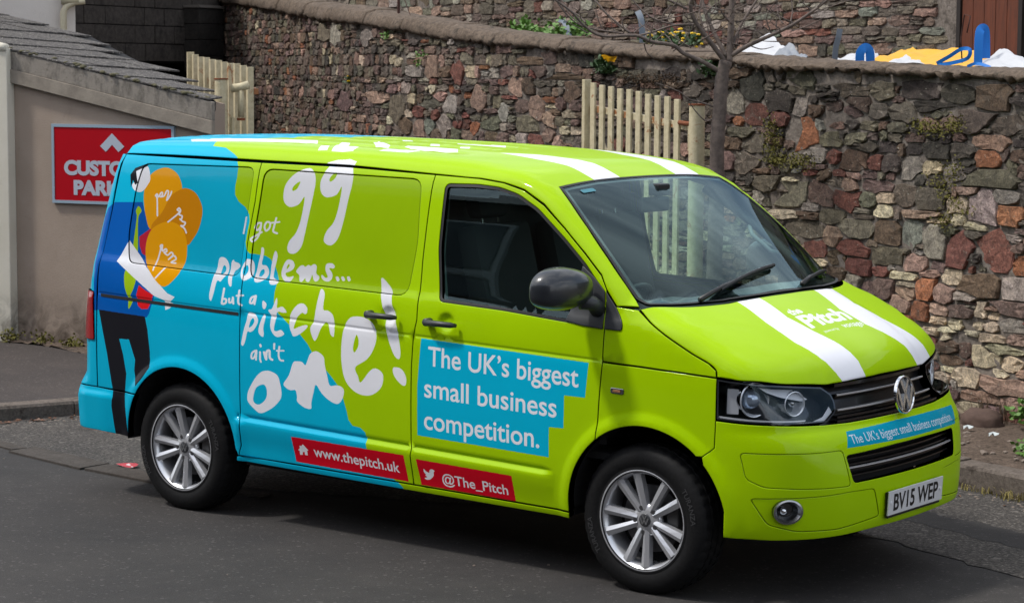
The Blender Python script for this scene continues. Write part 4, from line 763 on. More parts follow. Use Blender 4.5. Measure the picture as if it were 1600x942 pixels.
# headlamps
hl_top = [tuple(p) for p in catmull([(.391, -.917, 1.019), (.44, -.90, 1.014), (.504, -.871, 1.008), (.588, -.751, .994), (.630, -.60, .978), (.665, -.49, .966)], 4, False)]
hl = CYL.to2(hl_top+[(.699, -.451, .931), (.722, -.452, .90), (.735, -.462, .856), (.735, -.54, .818), (.657, -.769, .826), (.511, -.88, .832), (.392, -.918, .840)]) if True else CYL.to2([(.391, -.917, 1.019), (.44, -.90, 1.014), (.504, -.871, 1.008), (.588, -.751, .994), (.630, -.60, .978), (.665, -.49, .966), (.699, -.451, .931), (.722, -.452, .90), (.735, -.462, .856), (.735, -.54, .818), (.657, -.769, .826), (.511, -.88, .832), (.392, -.918, .840)])
M_HLB = simple('lamp_housing', (.030, .034, .040), .16, .2, .5)
for s_ in (1, -1):
    q = hl*[s_, 1]
    hd = panel('headlamp', CYL, q, M_LENS, van, gap=.003, thick=0, edge=0, off=.001, du=.03, dv=.03, uv='front')
    panel('lamp_housing', CYL, q, M_HLB, hd, gap=-.004, thick=0, edge=0, off=-.085, du=.04, dv=.04, uv='front')
    panel('lamp_surround', CYL, q, M_HLB, hd, holes=[inset(resample(q, .03), .010)], gap=.002, thick=.085, edge=0, off=-.004, du=.5, dv=.5, uv='front')
    M_REF = simple('lamp_reflector', (.72, .75, .80), .22, .55)
    def lamp(cx, cy, cz, r, name, depth, proj=.5):
        n = Vector((.93, -.36*s_, 0)).normalized(); sidev = Vector((0, 0, 1)).cross(n); upv_ = Vector((0, 0, 1)); c0 = Vector((cx, cy*s_, cz))
        prof = [(r*1.05, .0), (r, .006), (r*.93, -.004), (r*.80, -depth*.5), (r*.5, -depth*.9), (r*.2, -depth)]
        bm = bmesh.new(); prev = None
        for rr_, d in prof:
            R_ = [bm.verts.new(c0+sidev*math.cos(t)*rr_+upv_*math.sin(t)*rr_+n*d) for t in np.linspace(0, 2*math.pi, 30, endpoint=False)]
            if prev:
                for k in range(30): bm.faces.new((prev[k], prev[(k+1) % 30], R_[(k+1) % 30], R_[k]))
            prev = R_
        o = bm_obj(name, bm, M_REF, hd, smooth=True)
        if proj:
            bm = bmesh.new(); bmesh.ops.create_uvsphere(bm, u_segments=20, v_segments=12, radius=r*proj, matrix=Matrix.Translation(c0-n*depth*.45)); bm_obj('bulb_cover', bm, M_CHROMED if proj < .45 else simple('projector_glass', (.38, .46, .56), .05, .6), hd, smooth=True)
        # cylindrical sleeve behind
        bm = bmesh.new(); A = None
        for d in (.0, -.05):
            R_ = [bm.verts.new(c0+sidev*math.cos(t)*r*1.06+upv_*math.sin(t)*r*1.06+n*d) for t in np.linspace(0, 2*math.pi, 30, endpoint=False)]
            if A:
                for k in range(30): bm.faces.new((A[k], R_[k], R_[(k+1) % 30], A[(k+1) % 30]))
            A = R_
        bm_obj('reflector_sleeve', bm, M_CHROME, hd, smooth=True)
    lamp(.515, -.800, .925, .076, 'reflector', .07, .60)
    lamp(.625, -.645, .900, .054, 'reflector', .05, .30)
    # inner bright corner and brow
    def flat(name, pts, mat, off=-.02):
        p2 = CYL.to2(pts)*[s_, 1]; return panel(name, CYL, p2, mat, hd, gap=0, thick=.02, edge=0, off=off, du=.05, dv=.05, uv='front')
    M_SAT = simple('satin_silver', (.50, .52, .55), .35, .15)
    flat('corner_reflector', [(.722, -.540, .845), (.722, -.480, .885), (.735, -.470, .858), (.735, -.535, .825), (.70, -.64, .824)], M_SAT)
    flat('side_reflector', [(.425, -.895, .975), (.47, -.865, .975), (.47, -.870, .865), (.425, -.90, .865)], M_REF, -.03)
    flat('brow_trim', [(.545, -.83, 1.000), (.60, -.72, .990), (.63, -.66, .982), (.66, -.57, .93), (.66, -.62, .925), (.62, -.70, .945), (.57, -.77, .97)], M_SAT, -.03)
    flat('lamp_base_trim', [(.40, -.915, .856), (.55, -.86, .846), (.70, -.66, .840), (.70, -.665, .834), (.55, -.865, .838), (.40, -.917, .848)], M_SAT, -.008)

# rear: tailgate, bumper, tail lamps
rr1 = on_side([(-3.557, 1.886), (-3.585, 1.574), (-3.628, 1.283), (-3.640, .93), (-3.641, .606)])
rg = CYLR.to2(rr1); rg = np.concatenate([rg, [(0, .606)], (rg*[-1, 1])[::-1], [(0, 1.90)]])
tg = panel('tailgate', CYLR, rg, PM['side'], van, du=.07, dv=.07, vs=SIDE_V, step=.06)
rbp = on_side([(-3.314, .597), (-3.45, .600), (-3.56, .603), (-3.64, .606)]); rbb = on_side([(-3.64, .365), (-3.389, .352)]+[(x, z) for x, z in arc(-2.972, .357, .417, -3.387, -3.325, 8)])
r1 = CYLR.to2(rbp); r2_ = CYLR.to2(rbb)
rb = panel('rear_bumper', CYLR, np.concatenate([r1, (r1*[-1, 1])[::-1], (r2_*[-1, 1])[::-1], r2_]), PM['side'], van, du=.06, dv=.03, step=.04, thick=.04)
M_TAIL = simple('tail_lamp_red', lin(150, 8, 14), .12, 0, 1)
for s_ in (1, -1):
    tp = on_side([(-3.664, 1.136), (-3.655, .868), (-3.70, .866), (-3.70, 1.138)])
    t2 = CYLR.to2(tp); w_ = t2[:, 0]; t2 = np.array([t2[0], t2[1], (t2[1][0]-.20, .87), (t2[0][0]-.20, 1.14)])*[s_, 1]
    t2 = t2 if s_ > 0 else t2
    tl = panel('tail_lamp', CYLR, rounded(t2, .012), M_TAIL, van, du=.03, dv=.04, gap=0, off=.008, thick=.02)
# wiper blades
def wiper(p0, p1, p2, nm='wiper'):
    P = WSD.surf(WSD.to2([p0, p1, p2])); N = grad(P, .004)
    a, b, c = [Vector(p)+Vector(n)*k for p, n, k in zip(P, N, (.012, .035, .022))]; b = a.lerp(c, .6)+Vector(N[1])*.016
    bm = bmesh.new(); tube(bm, [a, a.lerp(b, .5)+Vector((0, 0, .010)), b], [.013, .010, .007], 8)
    w = bm_obj(nm, bm, M_BLACK, van, smooth=True)
    Q = WSD.surf(WSD.to2([tuple(Vector(p0).lerp(Vector(p2), t)) for t in np.linspace(.25, 1.0, 9)])); NN = grad(Q, .004)
    bm = bmesh.new(); rows = []
    tdir = (Vector(Q[-1])-Vector(Q[0])).normalized()
    tube(bm, [Vector(q)+Vector(n)*(.020+.006*math.sin(math.pi*i/8)) for i, (q, n) in enumerate(zip(Q, NN))], .0085, 6)
    tube(bm, [Vector(q)+Vector(n)*.008 for q, n in zip(Q, NN)], .006, 4)
    bm_obj('wiper_blade', bm, M_RUB, w, smooth=False)
wiper((.085, -.60, 1.305), (.04, -.28, 1.35), (.01, .12, 1.385))
wiper((.130, .22, 1.325), (.06, .48, 1.345), (-.03, .72, 1.355))

# wheels
M_TYRE = NT('tyre_rubber'); k = M_TYRE; f = k.noise(60, 5, .7, k.obj())
k.l(k.ramp(f, [(.3, (.005, .005, .0055)), (.75, (.012, .012, .0125))]), k.b.inputs['Base Color']); k.b.inputs['Roughness'].default_value = .62; k.b.inputs['Specular IOR Level'].default_value = .18; k.bump(k.noise(300, 3, .6, k.obj()), .2, .002); M_TYRE = k.m
k = NT('alloy'); f = k.noise(900, 3, .6, k.obj()); k.l(k.ramp(f, [(.3, (.60, .61, .64)), (.7, (.70, .71, .74))]), k.b.inputs['Base Color'])
k.b.inputs['Metallic'].default_value = .65; k.b.inputs['Roughness'].default_value = .27; k.b.inputs['Coat Weight'].default_value = .4; M_ALLOY = k.m
M_DISC = simple('brake_disc', (.16, .16, .165), .45, .8, grain=.2, gscale=40)
def make_wheel():
    """wheel centred on the origin, outer face towards -y"""
    w = bpy.data.objects.new('wheel', None); COL.objects.link(w); w.parent = van
    bm = bmesh.new(); seg = 120; Rr = .345
    prof = [(.100, .222), (.108, .232), (.106, .245), (.112, .262), (.114, .285), (.108, .308), (.100, .322), (.088, .336), (.080, .3405)]
    outer = [(-a, r) for a, r in prof]
    mid = [(-.052, .3445), (-.050, .3375), (-.042, .3375), (-.040, .3455), (-.006, .346), (-.004, .338), (.004, .338), (.006, .346), (.040, .3455), (.042, .3375), (.050, .3375), (.052, .3445)]
    allp = outer+mid+[(a, r) for a, r in prof[::-1]]
    rings = lathe(bm, allp, seg)
    # shoulder and tread cuts
    for ri, (a, r) in enumerate(allp):
        if r > .330 and abs(a) > .05 and abs(a) < .105:
            for i, v in enumerate(rings[ri]):
                if i % 3 == 0:
                    m = Vector((v.co.x, 0, v.co.z)).normalized(); v.co -= m*(.005 if r > .338 else .004)
        if abs(a) < .05 and r > .344:
            for i, v in enumerate(rings[ri]):
                if i % 3 == (0 if a < 0 else 1): v.co -= Vector((v.co.x, 0, v.co.z)).normalized()*.005
    # contact patch
    for v in bm.verts:
        if v.co.z < -.336: v.co.z = -.336-(v.co.z+.336)*-.1 if False else -.336
    bm_obj('tyre', bm, M_TYRE, w, auto=.35)
    # sidewall lettering, raised
    for word, a0 in (('TURANZA', 20), ('TURANZA', 200)):
        V, T = text_tris(word, .01); V = V-[V[:, 0].max()/2, .36]; V *= .036
        bm = bmesh.new(); vs = []
        for x, y in V:
            r = .286+y; t = math.radians(a0)-x/.286; vs.append(bm.verts.new((r*math.cos(t), -.1153+.0*(r-.285), r*math.sin(t))))
        for t in T:
            try: bm.faces.new([vs[i] for i in t])
            except ValueError: pass
        bm_obj('sidewall_lettering', bm, simple('tyre_letters', (.035, .035, .037), .6), w)
    bm = bmesh.new(); lathe(bm, [(-.1065, .226), (-.1085, .232), (-.103, .2345), (-.098, .228), (-.090, .214), (-.060, .205), (.08, .20), (.10, .215)], 96)
    rim = bm_obj('rim', bm, M_ALLOY, w, smooth=True)
    bm = bmesh.new()
    def spoke(a_hub, a_rim):
        secs = []
        for t in (0, .25, .6, .9, 1.0):
            r = .040+(.2135-.040)*t; a = math.radians(a_hub+(a_rim-a_hub)*t); wd = .014+.007*t; d = -.072-.022*t if t < .95 else -.093
            er = Vector((math.cos(a), 0, math.sin(a))); et = Vector((-math.sin(a), 0, math.cos(a))); c = er*r
            y = d
            secs.append([bm.verts.new(c-et*wd+Vector((0, y+.030, 0))), bm.verts.new(c-et*wd*.92+Vector((0, y+.004, 0))), bm.verts.new(c-et*wd*.15+Vector((0, y-.004, 0))), bm.verts.new(c+et*wd*.92+Vector((0, y+.006, 0))), bm.verts.new(c+et*wd+Vector((0, y+.030, 0)))])
        for A, B in zip(secs[:-1], secs[1:]):
            for i in range(4): bm.faces.new((A[i], A[i+1], B[i+1], B[i]))
            bm.faces.new((A[4], A[0], B[0], B[4]))
    return w, rim, spoke, bm
def finish_wheel():
    w, rim, _, bm0 = make_wheel(); bm0.free()
    for c in range(5):
        for sg in (-1, 1):
            bm = bmesh.new()
            secs = []; ac = 43+72*c
            for t in (0, .2, .55, .88, 1.0):
                r = .046+(.215-.046)*t; a = math.radians(ac+sg*(15.2-1.2*t)); wd = .0165+.0062*t; y = -.074-.020*t
                er = Vector((math.cos(a), 0, math.sin(a))); et = Vector((-math.sin(a), 0, math.cos(a))); cc = er*r
                secs.append([bm.verts.new(cc-et*wd+Vector((0, y+.032, 0))), bm.verts.new(cc-et*wd*.93+Vector((0, y+.003, 0))), bm.verts.new(cc-et*wd*.1*sg+Vector((0, y-.0045, 0))), bm.verts.new(cc+et*wd*.93+Vector((0, y+.003, 0))), bm.verts.new(cc+et*wd+Vector((0, y+.032, 0)))])
            for A, B in zip(secs[:-1], secs[1:]):
                for i in range(4): bm.faces.new((A[i], B[i], B[i+1], A[i+1]))
            bm.faces.new(secs[-1]); bm_obj('spoke', bm, M_ALLOY, w)
        a = math.radians(ac); p = Vector((.0585*math.cos(a), 0, .0585*math.sin(a)))
        bm = bmesh.new(); tube(bm, [p+Vector((0, -.060, 0)), p+Vector((0, -.078, 0))], .011, 6); tube(bm, [p+Vector((0, -.058, 0)), p+Vector((0, -.066, 0))], .0155, 16); bm_obj('wheel_bolt', bm, simple('bolt', (.12, .12, .125), .4, .8), w)
    bm = bmesh.new(); lathe(bm, [(-.045, .078), (-.064, .074), (-.072, .062), (-.075, .045), (-.079, .034), (-.0785, .0005)], 40); bm_obj('hub', bm, M_ALLOY, w, smooth=True)
    bm = bmesh.new(); lathe(bm, [(-.077, .031), (-.083, .030), (-.0845, .027), (-.0845, .0005)], 32); bm_obj('centre_cap', bm, simple('cap_grey', (.07, .072, .078), .35, .5), w, smooth=True)
    strokes(Vector((0, -.085, 0)), Vector((1, 0, 0)), Vector((0, 0, 1)), Vector((0, -1, 0)), .025, .0055, .0012, 'emblem', M_CHROME, w)
    bm = bmesh.new(); lathe(bm, [(-.020, .05), (-.020, .155), (-.005, .156), (-.005, .05)], 48); bm_obj('brake_disc', bm, M_DISC, w, smooth=False)
    bm = bmesh.new(); box(bm, (.125, -.022, .035), (.06, .045, .12)); bm_obj('brake_caliper', bm, simple('caliper', (.10, .10, .10), .5, .4), w, bevel=.006)
    bm = bmesh.new(); lathe(bm, [(.02, .0005), (.02, .20), (.10, .205)], 40); bm_obj('brake_shield', bm, M_DARK, w)
    return w
wh = finish_wheel()
def copy_wheel(src, loc, rz=0):
    c = src.copy(); COL.objects.link(c); c.parent = van; c.location = loc; c.rotation_euler = (0, 0, rz)
    for ch in list(src.children):
        d = ch.copy(); COL.objects.link(d); d.parent = c
        for g_ in list(ch.children):
            e = g_.copy(); COL.objects.link(e); e.parent = d
    return c
wh.location = (0, -.808, .336)
copy_wheel(wh, (-3.0, -.808, .336)); copy_wheel(wh, (0, .808, .336), math.pi); copy_wheel(wh, (-3.0, .808, .336), math.pi)

# arches, floor and dark interior parts
for cx in (.028, -2.972):
    for s_ in (-1, 1):
        bm = bmesh.new(); R0 = []; R1 = []; R2 = []
        for a in np.linspace(-.06, math.pi+.03, 28):
            R0.append(bm.verts.new((cx+.428*math.cos(a), s_*(.930-(.50*max(0, cx+.428*math.cos(a)-.22) if cx > 0 else 0)), .357+.428*math.sin(a)))); R1.append(bm.verts.new((cx+.445*math.cos(a), s_*.60, .357+.445*math.sin(a)))); R2.append(bm.verts.new((cx+.1*math.cos(a), s_*.58, .36+.1*math.sin(a))))
        for i in range(27):
            bm.faces.new((R0[i], R0[i+1], R1[i+1], R1[i])); bm.faces.new((R1[i], R1[i+1], R2[i+1], R2[i]))
        bm_obj('wheel_arch_liner', bm, M_DARK, van, smooth=False)
bm = bmesh.new()
for c, s in (((-1.47, 0, .325), (2.1, 1.80, .05)), ((-1.6, 0, .33), (4.3, 1.14, .06)), ((.52, 0, .345), (.36, 1.30, .03)), ((-3.6, 0, .37), (.36, 1.70, .03)), ((.62, 0, .345), (.36, 1.15, .02))): box(bm, c, s)
bm_obj('underbody', bm, M_DARK, van)
bm = bmesh.new(); v = [bm.verts.new(p) for p in ((-1.47, -.86, .40), (-1.47, .86, .40), (-1.47, .86, 1.2), (-1.47, .70, 1.84), (-1.47, -.70, 1.84), (-1.47, -.86, 1.2))]; bm.faces.new(v); bm_obj('bulkhead', bm, simple('bulkhead_grey', (.035, .037, .04), .6), van)
bm = bmesh.new(); box(bm, (-.70, 0, .60), (1.5, 1.76, .03)); bm_obj('cab_floor', bm, M_DARK, van)
# dashboard
bm = bmesh.new(); sec = [(.02, 1.285), (-.22, 1.262), (-.36, 1.235), (-.42, 1.17), (-.40, 1.02), (-.34, .70), (.02, .70)]; prev = None
for y in np.linspace(-.80, .80, 25):
    b_ = .035*math.exp(-((y+.36)/.16)**2)-.02*(y/.8)**2; cur = [bm.verts.new((x-(.03 if 1 <= i <= 4 else 0)*math.cos(y*1.8)+(.10 if i == 0 else 0)*(1-(y/.8)**2)-.12*(y*y if i == 0 else 0), y, z+(b_ if 1 <= i <= 3 else 0)+(.018*(1-(y/.8)**2) if i == 0 else 0))) for i, (x, z) in enumerate(sec)]
    if prev:
        for i in range(len(sec)-1): bm.faces.new((prev[i], prev[i+1], cur[i+1], cur[i]))
    prev = cur
bm_obj('dashboard', bm, simple('dash_grey', (.055, .062, .070), .55, grain=.15, gscale=120), van, auto=.7)
M_SEAT = simple('seat_cloth', (.016, .017, .019), .9, grain=.3, gscale=180)
for y, wd in ((-.46, .46), (.14, .42), (.55, .40)):
    bm = bmesh.new(); rot = Matrix.Rotation(math.radians(-14), 4, 'Y')
    box(bm, (-.86, y, .98), (.50, wd, .16)); box(bm, (-1.16, y, 1.30), (.13, wd, .62), rot=rot)
    st = bm_obj('seat', bm, M_SEAT, van, bevel=.045, auto=.5)
    bm = bmesh.new(); box(bm, (-1.27, y, 1.71), (.10, wd*.55, .17), rot=rot); bm_obj('headrest', bm, M_SEAT, st, bevel=.04, auto=.5)
    bm = bmesh.new()
    for e in (-.06, .06): tube(bm, [(-1.24, y+e, 1.56), (-1.26, y+e, 1.66)], .006, 6)
    bm_obj('headrest_post', bm, M_CHROMED, st)
bm = bmesh.new(); ctr = Vector((-.50, -.40, 1.20)); ax = Vector((-.75, 0, .66)).normalized(); e1 = Vector((0, 1, 0)); e2 = ax.cross(e1)
tube(bm, [ctr+e1*.19*math.cos(t)+e2*.19*math.sin(t) for t in np.linspace(0, 2*math.pi, 33)], .014, 8, cap=False)
tube(bm, [ctr-e1*.18, ctr+e1*.18], .016, 6); tube(bm, [ctr, ctr-e2*.18], .016, 6); tube(bm, [ctr, ctr-ax*.2+Vector((.1, 0, -.05))], .04, 10)
bm_obj('steering_wheel', bm, M_BLACK, van, smooth=True)
bm = bmesh.new(); box(bm, (-.60, .02, 1.70), (.035, .25, .075)); 
mr = bm_obj('interior_mirror', bm, M_BLACK, van, bevel=.015)
bm = bmesh.new(); box(bm, (-.565, .02, 1.775), (.07, .09, .06)); tube(bm, [(-.56, .02, 1.78), (-.60, .02, 1.71)], .012, 6); bm_obj('mirror_stem', bm, M_BLACK, mr, bevel=.008)
bm = bmesh.new(); rows = []
for x in np.linspace(-1.45, -.66, 8):
    rows.append([bm.verts.new((x, y, 1.862-.05*(y/.7)**2-.35*max(0, x+.95)**2)) for y in np.linspace(-.70, .70, 9)])
for a, b in zip(rows[:-1], rows[1:]):
    for i in range(8): bm.faces.new((a[i], a[i+1], b[i+1], b[i]))
bm_obj('headlining', bm, simple('headlining_cloth', (.30, .31, .31), .9), van, smooth=True)
for s_ in (-1, 1):
    bm = bmesh.new()
    A = [(-1.31, .80, 1.80), (-1.30, .885, 1.25), (-1.30, .885, .62)]
    for (x1, y1, z1), (x2, y2, z2) in zip(A[:-1], A[1:]):
        v = [bm.verts.new(c) for c in ((x1-.14, s_*(y1-.06), z1), (x1+.05, s_*(y1-.05), z1), (x2+.05, s_*(y2-.05), z2), (x2-.14, s_*(y2-.06), z2))]; bm.faces.new(v)
    bm_obj('pillar_trim', bm, simple('trim_grey', (.16, .17, .17), .7), van)
    bm = bmesh.new(); v = [bm.verts.new((x, s_*(y-.075), z)) for x, y, z in ((-1.28, .92, 1.23), (-.24, .92, 1.19), (-.24, .93, .65), (-1.28, .93, .62))]; bm.faces.new(v)
    bm_obj('door_card', bm, simple('door_card', (.03, .032, .035), .7), van)
    bm = bmesh.new(); tube(bm, [(-1.27, s_*.80, 1.70), (-1.26, s_*.83, 1.45), (-1.22, s_*.84, 1.15)], .022, 4, flat=.15); bm_obj('seat_belt', bm, simple('belt_web', (.10, .16, .15), .8), van)
    bm = bmesh.new(); pp = [(-.74, .775, 1.78), (-.58, .80, 1.69), (-.40, .83, 1.56), (-.22, .86, 1.42), (-.12, .87, 1.31)]; 
    tube(bm, [(x-.02, s_*(y-.045), z-.035) for x, y, z in pp], .030, 6, flat=.8); bm_obj('pillar_trim', bm, simple('pillar_dark', (.05, .055, .06), .7), van, smooth=True)
    # grab handle on the pillar
    bm = bmesh.new(); tube(bm, [(-.50, s_*.76, 1.56), (-.46, s_*.72, 1.52), (-.36, s_*.74, 1.44), (-.34, s_*.78, 1.43)], .012, 6); bm_obj('grab_handle', bm, simple('handle_grey', (.25, .27, .27), .6), van, smooth=True)
    # door mirror
    bm = bmesh.new(); bmesh.ops.create_uvsphere(bm, u_segments=40, v_segments=24, radius=1)
    ang = math.radians(63)
    for v in bm.verts:
        x, y, z = v.co
        x = math.copysign(abs(x)**.80, x); z = math.copysign(abs(z)**(.74 if z > 0 else .60), z); y = math.copysign(abs(y)**.66, y)
        taper = 1-.16*max(0, -y)**2-.22*max(0, y)
        z *= .108*(taper)*(1 if z > 0 else .82); 
        if x < 0: x *= .35
        x *= .105*(taper); y *= .172
        X = x*math.cos(math.radians(-14))-y*math.sin(math.radians(-14)); Y = x*math.sin(math.radians(-14))+y*math.cos(math.radians(-14))
        v.co = (X-.345, (Y-1.085), z+1.372)
    if s_ > 0:
        for v in bm.verts:
            x_, y_, z_ = v.co; dx, dy = x_+.345, y_+1.085; v.co = (-.50+dy*.98+dx*.1, 1.0-dx*.75, z_)
        bmesh.ops.recalc_face_normals(bm, faces=bm.faces)
    k = simple('mirror_shell', (.016, .019, .024), .30, 0, .45)
    mh = bm_obj('door_mirror', bm, k, van, smooth=True)
    bm = bmesh.new(); tube(bm, [(-.290, s_*1.00, 1.320), (-.258, s_*.955, 1.310), (-.262, s_*.90, 1.275)] if s_ < 0 else [(-.33, .98, 1.34), (-.28, .95, 1.32), (-.27, .90, 1.28)], [.042, .038, .045], 12, flat=.9); bm_obj('mirror_arm', bm, M_TRIM, mh, smooth=True)
    if s_ > 0: continue
    bm = bmesh.new(); A = [bm.verts.new((-.392-.02*0, s_*(1.125+.115*math.cos(t)), 1.368+.075*math.sin(t))) for t in np.linspace(0, 2*math.pi, 24, endpoint=False)]; bm.faces.new(A)
    bm_obj('mirror_glass', bm, simple('mirror_silver', (.7, .72, .74), .03, 1), mh)
# ================================================================ the place
def V2(x, y): return np.array([x, y], float)
WA0, WA1, WA2 = V2(1.5, 3.01), V2(-8.67, 7.15), V2(-16.1, 12.2)
D1 = (WA1-WA0)/np.hypot(*(WA1-WA0)); D2_ = (WA2-WA1)/np.hypot(*(WA2-WA1)); N1 = V2(.37704, .92620); N2 = V2(.56213, .82705); LEN1 = float(np.hypot(*(WA1-WA0)))
def wpt(u, z, off=0.0):
    """point on the front wall: u metres along from its right end, off metres behind its face"""
    k = min(max((u-LEN1+.6)/1.2, 0), 1); k = k*k*(3-2*k); n = N1*(1-k)+N2*k; n = n/np.hypot(*n)
    p = WA0+D1*u if u <= LEN1 else WA1+D2_*(u-LEN1)
    q = p+n*off; return (q[0], q[1], z)
top_u = pchip([-3, 2.07, 3.3, 4.74, 5.22, 6.44, 7.11, 8.48, 9.67, 10.98, 13.78, 16.18, 19.8, 20.5], [2.34, 2.39, 2.41, 2.46, 2.49, 2.55, 2.58, 2.66, 2.76, 2.88, 3.04, 3.20, 3.42, 3.45])
bot_u = pchip([-3, 2.07, 3.3, 4.74, 5.22, 6.44, 7.11, 8.48, 9.67, 10.98, 13.78, 16.18, 19.8, 20.5], [2.25, 2.30, 2.34, 2.37, 2.41, 2.45, 2.48, 2.55, 2.62, 2.74, 2.87, 3.02, 3.21, 3.24])
def kmat(name, fn):
    k = NT(name); fn(k); return k.m
# ---- materials
def m_asphalt(name, c0, c1, speck, scale, bump=.5, rough=.85, patch=None):
    k = NT(name); P = k.pos(); a = k.noise(scale, 5, .82, P); b = k.noise(1.1, 6, .65, P); c = k.noise(9, 5, .7, P)
    base = k.ramp(a, [(.36, c0), (.55, c1), (.68, speck)])
    v = k.n('TexVoronoi'); v.inputs['Scale'].default_value = scale*.55; k.l(P, v.inputs['Vector'])
    sp = k.ramp(v.outputs['Color'], [(.84, (0, 0, 0)), (.90, (1, 1, 1))])
    base = k.mix(sp, base, tuple(x*1.9 for x in c1))
    base = k.mix(k.ramp(b, [(.3, (.80, .80, .80)), (.7, (1.12, 1.1, 1.07))]), base, base) if False else k.mix(1.0, base, k.ramp(b, [(.30, (.70, .70, .71)), (.70, (1.06, 1.03, .99))]), 'MULTIPLY')
    base = k.mix(1.0, base, k.ramp(c, [(.35, (.86, .86, .86)), (.65, (1, 1, 1))]), 'MULTIPLY')
    # worn stains and fine cracks
    d = k.noise(.55, 3, .5, P, 1.2); base = k.mix(k.ramp(d, [(.60, (0, 0, 0)), (.68, (.5, .5, .5))]), base, tuple(x*.72 for x in c0))
    k.l(base, k.b.inputs['Base Color']); k.b.inputs['Roughness'].default_value = rough; k.b.inputs['Specular IOR Level'].default_value = .3
    k.bump(a, bump, .006); return k.m
M_ROAD = m_asphalt('smooth_tarmac', (.033, .032, .032), (.053, .050, .049), (.088, .083, .079), 150, .45)
M_ROUGH = m_asphalt('worn_tarmac', (.018, .017, .016), (.092, .084, .077), (.34, .31, .28), 55, 1.0)
M_PAVE = m_asphalt('pavement_tarmac', (.040, .034, .032), (.074, .063, .059), (.125, .108, .10), 130, .5)
def m_concrete(name, c0, c1, scale=30, moss=None, bump=.5, stain=None):
    k = NT(name); P = k.pos(); a = k.noise(scale, 6, .75, P); b = k.noise(scale*.12, 5, .6, P)
    base = k.ramp(a, [(.3, c0), (.7, c1)]); base = k.mix(1.0, base, k.ramp(b, [(.3, (.78, .77, .75)), (.65, (1, 1, 1))]), 'MULTIPLY')
    if moss: base = k.mix(k.ramp(k.noise(scale*.3, 6, .7, P), [(.55, (0, 0, 0)), (.66, (.9, .9, .9))]), base, moss)
    k.l(base, k.b.inputs['Base Color']); k.b.inputs['Roughness'].default_value = .9; k.b.inputs['Specular IOR Level'].default_value = .25; k.bump(a, bump, .01); return k.m
M_KERB = m_concrete('kerb_concrete', lin(84, 76, 70), lin(124, 114, 106), 45, lin(60, 52, 46))
M_SOIL = m_concrete('verge_soil', lin(62, 53, 46), lin(124, 108, 96), 45, lin(60, 52, 42), 1.0)
M_COPE = m_concrete('coping_mortar', lin(68, 58, 50), lin(128, 113, 99), 30, lin(54, 49, 43), 1.0)
M_MORT = m_concrete('wall_mortar', lin(92, 85, 79), lin(150, 140, 131), 30, lin(78, 72, 66), 1.0)
def m_stone():
    k = NT('rubble_stone'); at = k.n('Attribute'); at.attribute_name = 'Col'; P = k.pos()
    a = k.noise(19, 9, .82, P, .5); b = k.noise(75, 6, .78, P); c = k.noise(8, 6, .72, P, .8)
    base = k.mix(1.0, at.outputs['Color'], k.ramp(a, [(.33, (.36, .35, .34)), (.5, (.95, .94, .92)), (.66, (1.75, 1.70, 1.58))]), 'MULTIPLY')
    base = k.mix(1.0, base, k.ramp(b, [(.35, (.60, .60, .60)), (.65, (1.35, 1.35, 1.33))]), 'MULTIPLY')
    base = k.mix(k.ramp(c, [(.54, (0, 0, 0)), (.70, (.6, .6, .6))]), base, lin(92, 86, 78))
    li = k.ramp(k.noise(46, 4, .6, P), [(.665, (0, 0, 0)), (.69, (1, 1, 1))]); base = k.mix(li, base, lin(168, 164, 150))
    k.l(base, k.b.inputs['Base Color']); k.b.inputs['Roughness'].default_value = .88; k.b.inputs['Specular IOR Level'].default_value = .3
    x = k.n('Math', operation='MULTIPLY_ADD'); k.l(a, x.inputs[0]); x.inputs[1].default_value = 1.6; k.l(b, x.inputs[2]); k.bump(x.outputs[0], .9, .016); return k.m
M_STONE = m_stone()
def sheet(name, poly, z, mat, kind='structure', parent=None, step=None, disp=0, dscale=3):
    """flat (or gently uneven) ground sheet bounded by poly"""
    P = resample(np.array(poly, float), step or 5.0); pts = [tuple(p) for p in P]; ed = [(i, (i+1) % len(pts)) for i in range(len(pts))]
    if step:
        lo, hi = P.min(0), P.max(0); g = np.array([(x, y) for x in np.arange(lo[0], hi[0], step) for y in np.arange(lo[1], hi[1], step)])
        g = g+RNG.uniform(-.3, .3, g.shape)*step; g = g[inside(P, g) & (pdist(P, g) > step*.4)]; pts += [tuple(p) for p in g]
    r = delaunay_2d_cdt([Vector(p) for p in pts], ed, [], 0, 1e-6); V = np.array([tuple(v) for v in r[0]]); T = np.array([f for f in r[2]])
    T = T[inside(P, V[T].mean(1))]
    zz = np.full(len(V), float(z)) if not callable(z) else np.array([z(*v) for v in V])
    if disp: zz = zz+RNG.normal(0, disp, len(V))
    o = mesh_obj(name, np.concatenate([V, zz[:, None]], 1), T, mat, parent, smooth=bool(disp))
    me = o.data; bm = bmesh.new(); bm.from_mesh(me); bmesh.ops.recalc_face_normals(bm, faces=bm.faces)
    for f in bm.faces:
        if f.normal.z < 0: f.normal_flip()
    bm.to_mesh(me); bm.free()
    if kind and parent is None: o['kind'] = kind
    return o
